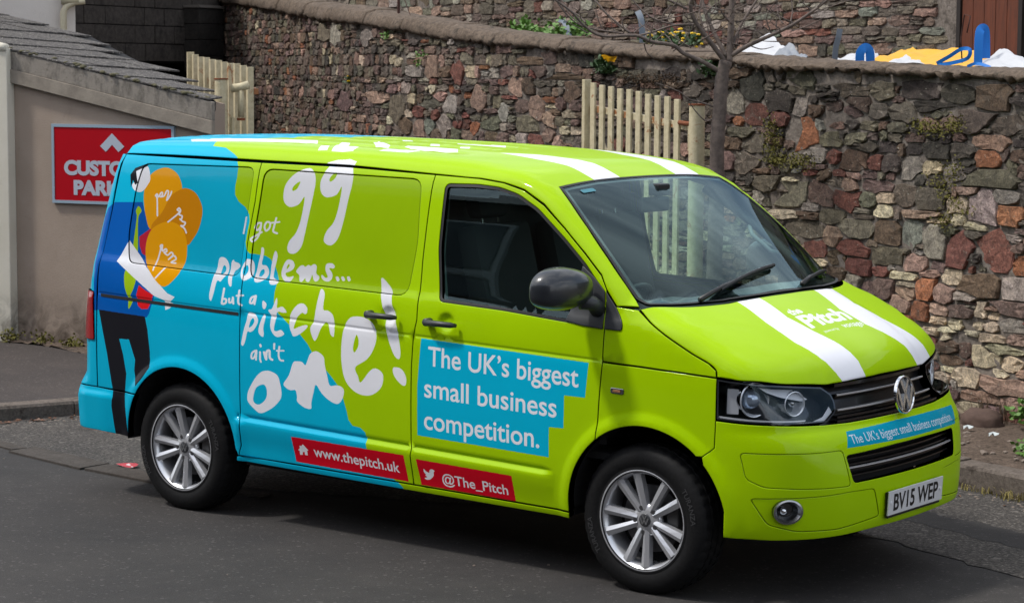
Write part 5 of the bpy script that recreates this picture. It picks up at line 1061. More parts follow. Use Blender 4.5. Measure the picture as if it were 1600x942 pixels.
# ---- ground
sheet('ground', [(-220, -200), (200, -200), (200, 240), (-220, 240)], -.05, M_SOIL)
road = sheet('road', [(-60, -10.2), (60, -10.2), (60, -14.0), (20, -3.2), (6.6, .45), (-.1, 2.42), (-3.4, 3.33), (-3.3, 8), (-8, 8), (-8, -1), (-60, -1)] if False else [(-60, -10.2), (40, -10.2), (40, -8.7), (-.1, 2.45), (-3.3, 3.36), (-3.6, 5.6), (-7.2, 6.9), (-7.2, -1.9), (-60, -1.9)], 0, M_ROAD)
bound = [(-7.0, -.02), (-5.45, -.22), (-4.25, -.36), (-3.3, -.30), (-2.0, .15), (-1.0, .62), (.237, .848), (1.22, .47), (2.6, -.05), (4.2, -.75), (7, -1.9)]
def wob(pl, a=.02, st=.12, seed=3):
    g_ = np.random.default_rng(seed); q = resample(np.array(pl, float), st); return q+g_.normal(0, a, q.shape)
sheet('worn_road_patch', wob(bound+[(7, .40), (3.6, 1.35), (-.1, 2.44), (-3.3, 3.34), (-3.5, 5.2), (-6.95, 6.2), (-6.98, 3.0)]), .004, M_ROUGH)
sheet('tarmac_band', wob([(-.9, 1.60), (.20, 1.30), (1.6, .86), (3.6, .25), (3.5, .62), (1.7, 1.16), (.25, 1.56), (-.9, 1.86)], .018, .09), .0056, M_ROAD)
# worn concrete channel stones between the two surfaces
M_CHAN = m_concrete('worn_channel', lin(60, 56, 53), lin(88, 82, 77), 40, lin(60, 56, 53), .6)
prev = None
ch = tag(bpy.data.objects.new('drainage_channel', None), None, None, kind='structure'); COL.objects.link(ch)
cl = catmull([(-8.6, .42), (-7.2, .10), (-5.95, -.10), (-5.1, -.28), (-4.3, -.38), (-3.55, -.42), (-2.9, -.38)], 1, False)
for i, (a, b) in enumerate(zip(cl[:-1], cl[1:])):
    d = (b-a)/np.hypot(*(b-a)); n = V2(-d[1], d[0]); w = .085+.03*math.sin(i*2.3); q = [a+d*.012+n*w, b-d*.012+n*(w+.01), b-d*.012-n*w, a+d*.012-n*(w+.012)]
    bm = bmesh.new(); jz = .002*math.sin(i*5.1); A = [bm.verts.new((p[0]+RNG.normal(0, .008), p[1]+RNG.normal(0, .008), .013+jz)) for p in q]; B = [bm.verts.new((v.co.x, v.co.y, -.01)) for v in A]
    bm.faces.new(A); [bm.faces.new((A[k], B[k], B[(k+1) % 4], A[(k+1) % 4])) for k in range(4)]; bmesh.ops.recalc_face_normals(bm, faces=bm.faces)
    bm_obj('channel_stone', bm, M_CHAN, ch, bevel=.004)
# kerbs
def kerb(name, line, n_side, hgt=.10, wid=.125, face=0):
    root = bpy.data.objects.new(name, None); COL.objects.link(root); root['kind'] = 'structure'
    L_ = [np.array(p, float) for p in line]
    for a, b in zip(L_[:-1], L_[1:]):
        d = b-a; ln = np.hypot(*d); d /= ln; n = V2(-d[1], d[0])*n_side; m = max(1, round(ln/.9))
        for i in range(m):
            s, e = a+d*(ln*i/m+.004), a+d*(ln*(i+1)/m-.004); z = hgt+RNG.normal(0, .003)
            bm = bmesh.new(); prof = [(0, -.03), (0, z-.022), (.012, z-.004), (.03, z), (wid, z+.002), (wid, -.03)]
            A = [bm.verts.new((*(s+n*o), h)) for o, h in prof]; B = [bm.verts.new((*(e+n*o), h)) for o, h in prof]
            for k in range(len(prof)-1): bm.faces.new((A[k], A[k+1], B[k+1], B[k]))
            bm.faces.new(A); bm.faces.new(B); bmesh.ops.recalc_face_normals(bm, faces=bm.faces)
            bm_obj('kerb_stone', bm, M_KERB, root)
    return root
kerb('kerb', [(9.0, -.35), (4.6, 1.0), (-.1, 2.37), (-3.2, 3.27)], -1, .145, .14)
kerb('kerb', [(-10.5, -4.4), (-7.6, -2.6), (-6.45, -1.0), (-6.10, .31), (-5.90, .84), (-5.84, 1.7), (-6.15, 2.7), (-6.95, 3.25)], 1, .10, .13)
# pavement (left) and soil verge (right)
sheet('pavement', [(-10.6, -4.3), (-7.7, -2.5), (-6.56, -.98), (-6.21, .31), (-6.01, .85), (-5.95, 1.7), (-6.25, 2.62), (-7.0, 3.12), (-6.95, 3.4), (-14, 3.4), (-60, 3.4), (-60, -1.9), (-40, -4.3)], .098, M_PAVE)
vg = sheet('soil_verge', [(9.0, -.20), (4.64, 1.12), (-.06, 2.51), (-3.2, 3.41), (-3.4, 3.6), (-3.0, 4.9), (1.5, 3.08), (9.0, .05)], lambda x, y: .135+.04*max(0, (y-(2.4-.29*x))/1.5), M_SOIL, step=.07, disp=.007)

# ---- rubble walls
TONES = dict(G=(106, 96, 88), O=(104, 99, 84), P=(104, 84, 80), R=(112, 68, 60), K=(146, 118, 106), C=(176, 162, 138), T=(150, 94, 62), L=(140, 132, 126), D=(76, 70, 66), S=(112, 116, 108), B=(100, 82, 68))
def colour_of(t, dark=1.0):
    c = np.array(lin(*TONES[t])); c = c*RNG.uniform(.95, 1.65)*(1+RNG.normal(0, .04, 3)); g_ = c.mean(); c = g_+(c-g_)*.80; c = c*np.array([1.02, 1.0, .95]); return np.clip(c*dark, .005, .9)
def rubble(width, zb, zt, fixed, wrange, hrange, tone_fn, cell=.02):
    """pack stones over a wall face; returns list of (u, z, polygon points, tone, depth)"""
    seeds = [tuple(f) for f in fixed]
    FX = np.array([(f[0], f[1], f[2], f[3]) for f in fixed]) if fixed else np.zeros((0, 4))
    z = zb
    while z < zt:
        h = RNG.uniform(*hrange); u = RNG.uniform(-.1, .1)
        while u < width:
            w = RNG.uniform(*wrange)*(1.25 if RNG.random() < .12 else 1); hh = h*RNG.uniform(.75, 1.1)
            cx, cz = u+w/2, z+h/2+RNG.normal(0, h*.10)
            if not (len(FX) and np.any((np.abs(cx-FX[:, 0])/(FX[:, 2]*.5+w*.22))**2+(np.abs(cz-FX[:, 1])/(FX[:, 3]*.5+hh*.22))**2 < 1)):
                if RNG.random() < .16 and w > .14:
                    seeds += [(cx, cz+hh*.25, w, hh*.5, None), (cx, cz-hh*.25, w*.9, hh*.5, None)]
                else: seeds.append((cx, cz, w, hh, None))
            u += w
        z += h*.93
    nx, nz = int(width/cell)+1, int((zt-zb)/cell)+2; sheer = RNG.normal(0, .16, len(seeds)); pwr = RNG.uniform(2.6, 7.5, len(seeds)); pwr[:len(fixed)] = 3.6; sheer[:len(fixed)] *= .4; best = np.full((nz, nx), 1.38); lab = np.full((nz, nx), -1)
    for i, (u, zz, w, h, t) in enumerate(seeds):
        x0, x1 = max(0, int((u-w)/cell)), min(nx, int((u+w)/cell)+2); y0, y1 = max(0, int((zz-zb-h)/cell)), min(nz, int((zz-zb+h)/cell)+2)
        if x1 <= x0 or y1 <= y0: continue
        X, Y = np.meshgrid(np.arange(x0, x1)*cell-u, np.arange(y0, y1)*cell+zb-zz)
        sk = sheer[i]; pw = pwr[i]; m = ((np.abs(X+Y*sk)/(w/2))**pw+(np.abs(Y-X*sk*.3)/(h/2))**pw)**(1/pw)
        m = m*(1 if t is None else .72)
        s = best[y0:y1, x0:x1]; k = m < s; s[k] = m[k]; lab[y0:y1, x0:x1][k] = i
    out = []
    for i, (u, zz, w, h, t) in enumerate(seeds):
        ix, iz = int(round(u/cell)), int(round((zz-zb)/cell))
        if not (0 <= ix < nx and 0 <= iz < nz) or lab[iz, ix] != i: continue
        n = 12; pts = []; ph = RNG.uniform(0, .5)
        for j in range(n):
            a = 2*math.pi*(j+RNG.uniform(-.25, .25))/n+ph; dx, dy = math.cos(a)*w*.5, math.sin(a)*h*.5
            r = 0.0
            for q in np.arange(.1, 1.9, .05):
                jx, jz = int(round((u+dx*q)/cell)), int(round((zz-zb+dy*q)/cell))
                if not (0 <= jx < nx and 0 <= jz < nz) or lab[jz, jx] != i: break
                r = q
            d = math.hypot(dx, dy); rr = max(.25, r+.035-.006/d)*RNG.uniform(.95, 1.03); pts.append((dx*rr, dy*rr))
        out.append((u, zz, np.array(pts), t or tone_fn(u, zz), RNG.uniform(.006, .034)))
    return out
def stone_verts(u, z, P, depth, place):
    n = len(P); V = []
    for sc, off in ((1.0, .014), (.985, -depth*.60), (.925, -depth*.96)):
        for p in P: V.append(place(u+p[0]*sc, z+p[1]*sc, off+RNG.normal(0, .0048)*(off < 0)))
    V.append(place(u+RNG.normal(0, .01), z, -depth*1.05)); F_ = []
    for r in range(2):
        for k in range(n): F_.append((r*n+k, (r+1)*n+k, (r+1)*n+(k+1) % n, r*n+(k+1) % n))
    for k in range(n): F_.append((2*n+k, 3*n, 2*n+(k+1) % n))
    return V, F_
camV = np.array(CAM); _r, _u, _f = np.array(r2), np.array(u2), np.array(fw)
def to_px(p):
    d = np.array(p)-camV; z = d@_f; return 800+3456.3*(d@_r)/z, 471-3456.3*(d@_u)/z, z
def seen(p):
    x, y, z = to_px(p)
    if z < 1 or x < -20 or x > 1620 or y < -20: return False
    if x < 1130: return y < 235
    if x < 1470: return y < 270+(x-1130)*.853+10
    return y < 720
def build_wall(root, stones, place, kindname='stone', limit=290, dark=1.0):
    rank = []
    for i, s in enumerate(stones):
        p = place(s[0], s[1], 0); w = s[2][:, 0].max()-s[2][:, 0].min(); h = s[2][:, 1].max()-s[2][:, 1].min()
        rank.append(((w*h/(to_px(p)[2]**2)) if seen(p) else 0, i))
    rank.sort(reverse=True); big = {i for a, i in rank[:limit] if a > 0}
    JV, JF, JC = [], [], []
    for i, s in enumerate(stones):
        V, F_ = stone_verts(s[0], s[1], s[2], s[4], place); c = colour_of(s[3], dark(s[0], s[1]) if callable(dark) else dark)
        if i in big:
            me = bpy.data.meshes.new(kindname); me.from_pydata(V, [], F_); me.materials.append(M_STONE)
            ca = me.color_attributes.new('Col', 'FLOAT_COLOR', 'POINT'); ca.data.foreach_set('color', np.tile([*c, 1], (len(V), 1)).astype('f').ravel())
            o = bpy.data.objects.new(kindname, me); COL.objects.link(o); o.parent = root
        else:
            b = len(JV); JV += V; JF += [tuple(b+k for k in f) for f in F_]; JC += [[*c, 1]]*len(V)
    me = bpy.data.meshes.new('small_stones'); me.from_pydata(JV, [], JF); me.materials.append(M_STONE)
    ca = me.color_attributes.new('Col', 'FLOAT_COLOR', 'POINT'); ca.data.foreach_set('color', np.array(JC, 'f').ravel())
    o = bpy.data.objects.new('small_stones', me); COL.objects.link(o); o.parent = root; o['kind'] = 'stuff'
def tone_front(u, z):
    r = RNG.random(); hi = z > top_u(u)-.75
    if u > 11: return RNG.choice(list('GPBKODCT'), p=[.22, .24, .16, .10, .12, .10, .03, .03])
    if hi and u < 7: return RNG.choice(list('DGPBOKLR'), p=[.34, .22, .14, .12, .10, .03, .03, .02])
    if z < 1.1 and u < 4.5: return RNG.choice(list('CKRPLBT'), p=[.30, .18, .14, .14, .12, .08, .04])
    return RNG.choice(list('GOPRKCLBDT'), p=[.22, .18, .14, .08, .09, .05, .07, .09, .06, .02])
wall = empty('stone_wall', 'long front wall of mixed rubble stone with brown mortar coping behind the van', 'wall', (0, 0, 0))
uu = np.arange(-2.6, 19.95, .06)
# mortar body
bm = bmesh.new(); prev = None
for u in uu:
    top = bot_u(u)+.02; col = [bm.verts.new(wpt(u, z, RNG.normal(.003, .006))) for z in np.linspace(-.05, top, 48)]
    col += [bm.verts.new(wpt(u, top, .42)), bm.verts.new(wpt(u, -.05, .42))]
    if prev:
        for a in range(len(col)-1): bm.faces.new((prev[a], prev[a+1], col[a+1], col[a]))
    prev = col
bmesh.ops.recalc_face_normals(bm, faces=bm.faces); bm_obj('mortar', bm, M_MORT, wall, smooth=True)
fx = [f for f in STONES if -2 < f[0] < 19.5 and f[1] < top_u(f[0])-.08]
st = rubble(19.9, .06, 3.2, fx, (.07, .25), (.055, .125), tone_front)
st = [s for s in st if s[1]+s[2][:, 1].max() < bot_u(s[0])+.03]
st2 = [(s[0]-2.6, *s[1:]) for s in rubble(2.6, .06, 2.3, [], (.1, .28), (.08, .15), tone_front) if s[1]+s[2][:, 1].max() < 2.27]
# the top courses of the near stretch are blackened by weathering
build_wall(wall, st+st2, lambda u, z, o: wpt(u, z, o), dark=lambda u, z: .70+.40*min(1, max(0, (top_u(u)-z-.35)/.5)) if u < 8 else 1.02)
# coping in long uneven cast lengths
joints = [-2.6, -1.2, .4, 1.9, 3.35, 4.9, 5.15, 6.75, 6.95, 7.6, 8.7, 9.6, 10.5, 11.6, 13.1, 14.4, 15.9, 17.4, 18.8, 19.95]
for a, b in zip(joints[:-1], joints[1:]):
    bm = bmesh.new(); prev = None; n = max(3, int((b-a)/.05)); lift = RNG.uniform(-.012, .02); s0 = RNG.uniform(0, 9)
    for i in range(n+1):
        t = i/n; u = a+.012+(b-a-.024)*t; zb, zt = bot_u(u), top_u(u)+lift; e = .012*math.sin(u*3.1+s0)+.010*math.sin(u*11+s0)+RNG.normal(0, .004); k = 1-.25*(1 if i in (0, n) else 0)
        j = lambda s_: RNG.normal(0, s_); zb += .012; prof = [(.05, zb+.005), (-.045+e+j(.006), zb-.006*k+j(.012)), (-.062+e+j(.008), zb+.020+j(.006)), (-.050+e+j(.005), zb+(zt-zb)*.40+j(.005)), (-.018+e+j(.005), zb+(zt-zb)*.78+j(.004)), (.06+j(.005), zt-.006+j(.004)), (.24, zt+.004), (.40, zt-.02), (.50, zb+.03), (.48, zb)]
        col = [bm.verts.new(wpt(u, z+RNG.normal(0, .003), o)) for o, z in prof]
        if prev:
            for q in range(len(col)): bm.faces.new((prev[q], prev[(q+1) % len(col)], col[(q+1) % len(col)], col[q]))
        else: bm.faces.new(col)
        prev = col
    bm.faces.new(prev[::-1]); bmesh.ops.recalc_face_normals(bm, faces=bm.faces); bm_obj('coping_length', bm, M_COPE, wall, smooth=True)
# raised garden behind the wall
gp = [wpt(u, 0, .40)[:2] for u in np.arange(-2.5, 19.9, .7)]; gb = [wpt(u, 0, 4.2)[:2] for u in np.arange(19.9, -2.6, -.7)]
gx = sheet('garden_bed', gp+gb, 0, M_SOIL)
def near_u(x, y):
    p = V2(x, y); u1 = (p-WA0)@D1; u2_ = LEN1+(p-WA1)@D2_; return u1 if u1 < LEN1 else u2_
for v in gx.data.vertices: v.co.z = top_u(np.clip(near_u(v.co.x, v.co.y), -2.6, 19.9))-.45
# house wall beyond the garden
BW0 = WA0+N1*4.0
def bpt(u, z, off=0.): q = BW0+D1*u+N1*off; return (q[0], q[1], z)
bwall = empty('garden_wall', 'tall rough stone house wall at the back of the raised garden', 'wall')
bm = bmesh.new(); prev = None
for u in np.arange(1.5, 25.1, .25):
    col = [bm.verts.new(bpt(u, z, RNG.normal(.005, .006))) for z in np.linspace(1.4, 4.6, 20)]
    if prev:
        for q in range(19): bm.faces.new((prev[q], col[q], col[q+1], prev[q+1]))
    prev = col
bmesh.ops.recalc_face_normals(bm, faces=bm.faces); bm_obj('mortar', bm, M_MORT, bwall, smooth=True)
def tone_back(u, z): return RNG.choice(list('GOPRKLBDS'), p=[.30, .12, .14, .05, .10, .12, .10, .04, .03])
sb = rubble(23.4, 1.9, 4.0, [], (.10, .40), (.06, .17), tone_back)
sb = [s for s in sb if not (4.75 < s[0] < 5.95 and s[1] < 3.95)]
build_wall(bwall, sb, lambda u, z, o: bpt(u+1.6, z, o), limit=280, dark=1.05)
# timber door in it
def wood(name, c0, c1):
    k = NT(name); mp_ = k.n('Mapping'); mp_.inputs['Scale'].default_value = (9, 9, .8); k.l(k.obj(), mp_.inputs[0])
    f = k.noise(3, 8, .7, mp_.outputs[0], 1.5); k.l(k.ramp(f, [(.3, c0), (.7, c1)]), k.b.inputs['Base Color']); k.b.inputs['Roughness'].default_value = .6; k.bump(f, .2, .005); return k.m
M_DOOR = wood('brown_timber', lin(72, 34, 16), lin(112, 56, 30))
td = empty('timber_door', 'brown boarded timber door in the stone wall above the right end of coping', 'door')
for i in range(5):
    u0 = 6.46+i*.148; bm = bmesh.new(); V = [bpt(u0+.003, 2.2, -.035), bpt(u0+.145, 2.2, -.035), bpt(u0+.145, 3.9, -.035), bpt(u0+.003, 3.9, -.035)]; B = [bpt(u0+.003, 2.2, .02), bpt(u0+.145, 2.2, .02), bpt(u0+.145, 3.9, .02), bpt(u0+.003, 3.9, .02)]
    A = [bm.verts.new(v) for v in V]; C_ = [bm.verts.new(v) for v in B]; bm.faces.new(A); [bm.faces.new((A[k], C_[k], C_[(k+1) % 4], A[(k+1) % 4])) for k in range(4)]
    bmesh.ops.recalc_face_normals(bm, faces=bm.faces); bm_obj('board', bm, M_DOOR, td, bevel=.004)
bm = bmesh.new()
for a, b in (((6.40, 2.2), (6.45, 3.96)), ((7.21, 2.2), (7.26, 3.96)), ((6.45, 3.90), (7.21, 3.96))):
    pts8 = [bpt(u, z, o) for o in (-.05, .03) for u, z in ((a[0], a[1]), (b[0], a[1]), (b[0], b[1]), (a[0], b[1]))]; v = [bm.verts.new(p) for p in pts8]
    for f in ((0, 1, 2, 3), (7, 6, 5, 4), (0, 4, 5, 1), (1, 5, 6, 2), (2, 6, 7, 3), (3, 7, 4, 0)): bm.faces.new([v[k] for k in f])
bmesh.ops.recalc_face_normals(bm, faces=bm.faces); f_ = bm_obj('door_frame', bm, simple('dark_frame', lin(34, 26, 22), .6), td); f_['kind'] = 'stuff'

# ---- shed with tiled roof and sign
SA = V2(-7.05, 3.27); SE = V2(-.966, -.259); SN = V2(-.259, .966)
def spt(s, t, z): q = SA+SE*s+SN*t; return (q[0], q[1], z)
def prism(name, poly_st, z0, z1, mat, parent, bevel=.0):
    bm = bmesh.new(); A = [bm.verts.new(spt(s, t, z0(s, t) if callable(z0) else z0)) for s, t in poly_st]; B = [bm.verts.new(spt(s, t, z1(s, t) if callable(z1) else z1)) for s, t in poly_st]
    n = len(A); bm.faces.new(A[::-1]); bm.faces.new(B)
    for k in range(n): bm.faces.new((A[k], A[(k+1) % n], B[(k+1) % n], B[k]))
    bmesh.ops.recalc_face_normals(bm, faces=bm.faces); return bm_obj(name, bm, mat, parent, bevel=bevel)
def m_render(name, c, c2):
    k = NT(name); P = k.pos(); a = k.noise(90, 6, .7, P); b = k.noise(2.3, 6, .65, P); d = k.noise(7, 6, .7, P, 1.0)
    sx = k.n('SeparateXYZ'); k.l(P, sx.inputs[0]); base = k.mix(k.ramp(b, [(.3, (0, 0, 0)), (.7, (1, 1, 1))]), c, c2)
    base = k.mix(k.ramp(d, [(.62, (0, 0, 0)), (.74, (.4, .4, .4))]), base, tuple(x*.6 for x in c))
    # rain splash and dirt near the ground: a stain of its own with a ragged edge
    mr_ = k.n('MapRange'); k.l(sx.outputs[2], mr_.inputs[0]); mr_.inputs[1].default_value = .55; mr_.inputs[2].default_value = .12
    m2 = k.n('Math', operation='MULTIPLY'); k.l(mr_.outputs[0], m2.inputs[0]); k.l(k.ramp(d, [(.35, (.1, .1, .1)), (.65, (1, 1, 1))]), m2.inputs[1])
    base = k.mix(m2.outputs[0], base, lin(62, 52, 44)); k.l(base, k.b.inputs['Base Color']); k.b.inputs['Roughness'].default_value = .9; k.b.inputs['Specular IOR Level'].default_value = .2; k.bump(a, .5, .006); return k.m
M_REND = m_render('beige_render', lin(155, 139, 125), lin(167, 151, 137)); M_CREAM = m_render('cream_render', lin(206, 200, 184), lin(218, 212, 198))
zr_ = lambda s, t: 2.10+.207*s+.0626*t
shed = empty('lean_to_shed', 'low beige rendered outbuilding with mossy tiled roof left of the van', 'shed')
prism('front_wall', [(0, 0), (1.95, 0), (1.95, .2), (0, .2)], -.02, lambda s, t: zr_(s, 0)-.03, M_REND, shed)
prism('side_wall', [(.06, .201), (.30, .201), (2.10, 1.36), (1.98, 1.36)], -.02, lambda s, t: zr_(s, t)-.10, M_REND, shed)
prism('left_wall', [(1.95, 0), (6.5, 0), (6.5, .2), (1.95, .2)], -.02, lambda s, t: zr_(s, 0)-.03, M_REND, shed)
pier = prism('corner_pier', [(1.868, -.10), (2.8, -.16), (2.8, .0), (1.868, .0)], -.02, 2.50, M_CREAM, shed, bevel=.008)
bm = bmesh.new(); tube(bm, [spt(s, -.07+.02*math.sin(s*9), 2.50+.012*math.sin(s*17)) for s in np.linspace(1.87, 2.8, 14)], [.032+.007*math.sin(i*2.1) for i in range(14)], 8); bm_obj('pier_cap', bm, M_CREAM, shed, smooth=True)
k = NT('mossy_fascia'); P = k.obj(); sx = k.n('SeparateXYZ'); 
fm_n = k.noise(6, 6, .7, k.pos()); k.l(k.ramp(fm_n, [(.35, lin(128, 119, 108)), (.7, lin(160, 150, 136))]), k.b.inputs['Base Color']); k.b.inputs['Roughness'].default_value = .85; k.bump(k.noise(60, 5, .7, k.pos()), .4, .006); M_FASC = k.m
def m_fascia_top():
    k = NT('stained_fascia'); P = k.pos(); mp_ = k.n('Mapping'); mp_.inputs['Scale'].default_value = (7, 7, 3.0); k.l(P, mp_.inputs[0])
    a = k.noise(1.6, 7, .72, mp_.outputs[0]); b = k.noise(38, 5, .7, P)
    base = k.mix(k.ramp(a, [(.46, (0, 0, 0)), (.66, (.8, .8, .8))]), lin(144, 136, 126), lin(84, 79, 72)); base = k.mix(k.ramp(b, [(.58, (0, 0, 0)), (.70, (.8, .8, .8))]), base, lin(96, 92, 74))
    k.l(base, k.b.inputs['Base Color']); k.b.inputs['Roughness'].default_value = .9; k.bump(b, .5, .008); return k.m
# fascia: upper stained band and lower proud band
prism('fascia_board', [(-.03, -.055), (1.93, -.055), (1.93, 0), (-.03, 0)], lambda s, t: 2.10+.207*s-.265, lambda s, t: 2.10+.207*s-.155, M_FASC, shed, .004)
prism('fascia_board', [(-.03, -.045), (1.93, -.045), (1.93, 0), (-.03, 0)], lambda s, t: 2.10+.207*s-.155, lambda s, t: 2.10+.207*s-.008, m_fascia_top(), shed, .006)
def m_tile():
    k = NT('mossy_tile'); P = k.pos(); a = k.noise(30, 7, .75, P); b = k.noise(75, 4, .6, P); c = k.noise(11, 5, .7, P)
    base = k.ramp(a, [(.3, lin(34, 32, 32)), (.55, lin(84, 80, 78)), (.75, lin(140, 136, 128))]); base = k.mix(k.ramp(b, [(.60, (0, 0, 0)), (.66, (1, 1, 1))]), base, lin(176, 172, 160))
    base = k.mix(k.ramp(c, [(.60, (0, 0, 0)), (.7, (.8, .8, .8))]), base, lin(66, 60, 44)); k.l(base, k.b.inputs['Base Color']); k.b.inputs['Roughness'].default_value = .9; k.bump(a, .8, .015); return k.m
M_TILE = m_tile(); lines_s0 = [-.5, -.06, .38, .82, 1.26, 1.70, 2.08, 2.46, 2.93, 3.38, 3.8, 4.3]
tedge = lambda s: .05+.66*s
for i in range(len(lines_s0)-1):
    a0, a1 = lines_s0[i], lines_s0[i+1]+.07
    tmax = 2.3
    for j in range(8):
        t0, t1 = -.05+j*.21, -.05+(j+1)*.21-.006
        q = []
        for s0, t in ((a0, t0), (a1, t0), (a1, t1), (a0, t1)): q.append([s0-.62*t, t])
        mid_s = np.mean([x[0] for x in q]); mid_t = (t0+t1)/2
        if mid_s < -.02 or mid_t > min(1.47, tedge(mid_s)-.075) or mid_s > 3.4: continue
        q[0][0] = max(q[0][0], -.005); q[3][0] = max(q[3][0], -.005)
        jz = RNG.normal(0, .003); bm = bmesh.new()
        zz = [zr_(*q[0])+.018+jz, zr_(*q[1])+.004+jz, zr_(*q[2])+.004+jz, zr_(*q[3])+.018+jz]
        A = [bm.verts.new(spt(s, t, z)) for (s, t), z in zip(q, zz)]; B = [bm.verts.new(spt(s, t, z-.015)) for (s, t), z in zip(q, zz)]
        bm.faces.new(A); bm.faces.new(B[::-1]); [bm.faces.new((A[k_], A[(k_+1) % 4], B[(k_+1) % 4], B[k_])) for k_ in range(4)]
        bmesh.ops.recalc_face_normals(bm, faces=bm.faces); bm_obj('roof_tile', bm, M_TILE, shed, bevel=.004)
prism('roof_deck', [(-.03, 0), (6.5, 0), (6.5, 1.47), (2.1, 1.47), (-.0, .06)], lambda s, t: zr_(s, t)-.08, lambda s, t: zr_(s, t)-.012, M_DARK, shed)
# moss cushions on the edge
mo = simple('moss_clump', lin(88, 84, 62), .95, grain=.4, gscale=120)
bm = bmesh.new()
for i in range(60):
    s = RNG.uniform(0, 1.9); t = RNG.uniform(-.05, .02); r = RNG.uniform(.008, .024); bmesh.ops.create_icosphere(bm, subdivisions=1, radius=r, matrix=Matrix.Translation(spt(s, t, zr_(s, t)+.012)) @ Matrix.Diagonal((1.4, 1.4, .7, 1)))
m_ = bm_obj('moss', bm, mo, shed, smooth=True); m_['kind'] = 'stuff'
# sign
sg = empty('car_park_sign', 'red sign with grey arrow and the words CUSTOMER PARKING on beige wall', 'sign')
def sbox(name, s0, s1, z0, z1, t0, t1, mat, parent, bevel=0):
    return prism(name, [(s0, t0), (s1, t0), (s1, t1), (s0, t1)], z0, z1, mat, parent, bevel)
M_SR = simple('sign_red', lin(176, 0, 22), .35, grain=.06, gscale=8); M_SF = simple('sign_grey', lin(150, 168, 182), .4)
sbox('sign_panel', .355, 1.475, 1.272, 1.870, -.022, -.002, M_SR, sg)
for a, b, c_, d_ in ((.335, 1.495, 1.868, 1.892), (.335, 1.495, 1.250, 1.274), (.335, .358, 1.2745, 1.8675), (1.472, 1.495, 1.2745, 1.8675)): sbox('frame', a, b, c_, d_, -.028, -.001, M_SF, sg)
def flat_text(name, body, s_left, s_right, z, hgt, t, mat, parent, bold):
    V, T = text_tris(body, bold); V = V-[0, 0]; w = V[:, 0].max(); bm = bmesh.new()
    vs = [bm.verts.new(spt(s_left+(s_right-s_left)*v[0]/w, t, z+v[1]*hgt/.729)) for v in V]
    for q in T:
        try: bm.faces.new([vs[i] for i in q])
        except ValueError: pass
    return bm_obj(name, bm, mat, parent)
M_SL = simple('sign_letters', lin(178, 186, 198), .45)
flat_text('lettering', 'CUSTOMER', 1.378, .452, 1.488, .112, -.0245, M_SL, sg, .055)
flat_text('lettering', 'PARKING', 1.288, .542, 1.328, .112, -.0245, M_SL, sg, .055)
bm = bmesh.new(); v = [bm.verts.new(spt(.915+s, -.0245, 1.825+z)) for s, z in ((0, 0), (.115, -.105), (.060, -.150), (0, -.092), (-.060, -.150), (-.115, -.105))]
bm.faces.new((v[0], v[1], v[2], v[3])); bm.faces.new((v[0], v[3], v[4], v[5])); bm_obj('arrow', bm, M_SL, sg)

# ---- cream house and blockwork behind the shed
hs = empty('cream_house', 'pale rendered house wall with cream downpipe above the shed roof', 'house')
HP = V2(-10.67, 5.01); HD = V2(-.60, -.80); HN = V2(-.80, .60)
def hbox(name, s0, s1, t0, t1, z0, z1, mat, parent):
    bm = bmesh.new(); q = [HP+HD*s+HN*t for s, t in ((s0, t0), (s1, t0), (s1, t1), (s0, t1))]; A = [bm.verts.new((*p, z0)) for p in q]; B = [bm.verts.new((*p, z1)) for p in q]
    bm.faces.new(A[::-1]); bm.faces.new(B); [bm.faces.new((A[k], A[(k+1) % 4], B[(k+1) % 4], B[k])) for k in range(4)]; bmesh.ops.recalc_face_normals(bm, faces=bm.faces); return bm_obj(name, bm, mat, parent)
M_HW = m_render('pale_render', lin(214, 206, 198), lin(224, 217, 209))
hbox('wall', 0, 7, 0, 4, 0, 5.2, M_HW, hs)
M_PIPE = simple('cream_pipe', lin(200, 190, 162), .5, grain=.15, gscale=20)
bm = bmesh.new(); q = HP+HD*.115-HN*.07; tube(bm, [(*q, 1.5), (*q, 2.86), (*(q-HD*.03), 2.92), (*(q-HD*.10), 2.955), (*(q-HD*.2), 2.97)], .032, 10); bm_obj('downpipe', bm, M_PIPE, hs, smooth=True)
bm = bmesh.new(); tube(bm, [(*(q+HD*.02), 2.975), (*(q-HD*.14), 2.985)], .045, 8); bm_obj('pipe_elbow', bm, M_PIPE, hs, smooth=True)
blk = empty('block_wall', 'weathered concrete block wall in shade behind the shed roof', 'wall')
BC = V2(-15.85, 11.94); BD = V2(.24, -.97); BN = V2(-.97, -.24)
def blbox(bm, s0, s1, z0, z1, t0, t1):
    q = [BC+BD*s+BN*t for s, t in ((s0, t0), (s1, t0), (s1, t1), (s0, t1))]; A = [bm.verts.new((*p, z0)) for p in q]; B = [bm.verts.new((*p, z1)) for p in q]
    bm.faces.new(A[::-1]); bm.faces.new(B); [bm.faces.new((A[k], A[(k+1) % 4], B[(k+1) % 4], B[k])) for k in range(4)]; bmesh.ops.recalc_face_normals(bm, faces=bm.faces)
M_BLK = m_concrete('shaded_block', lin(50, 46, 43), lin(82, 76, 71), 18, lin(42, 39, 36), .6)  # the shade lying on this wall is put into the dark block colour
bm = bmesh.new(); blbox(bm, -.5, 7.5, 2.42, 4.8, .02, .25); bm_obj('mortar', bm, simple('dark_mortar', (.010, .009, .009), .9), blk)
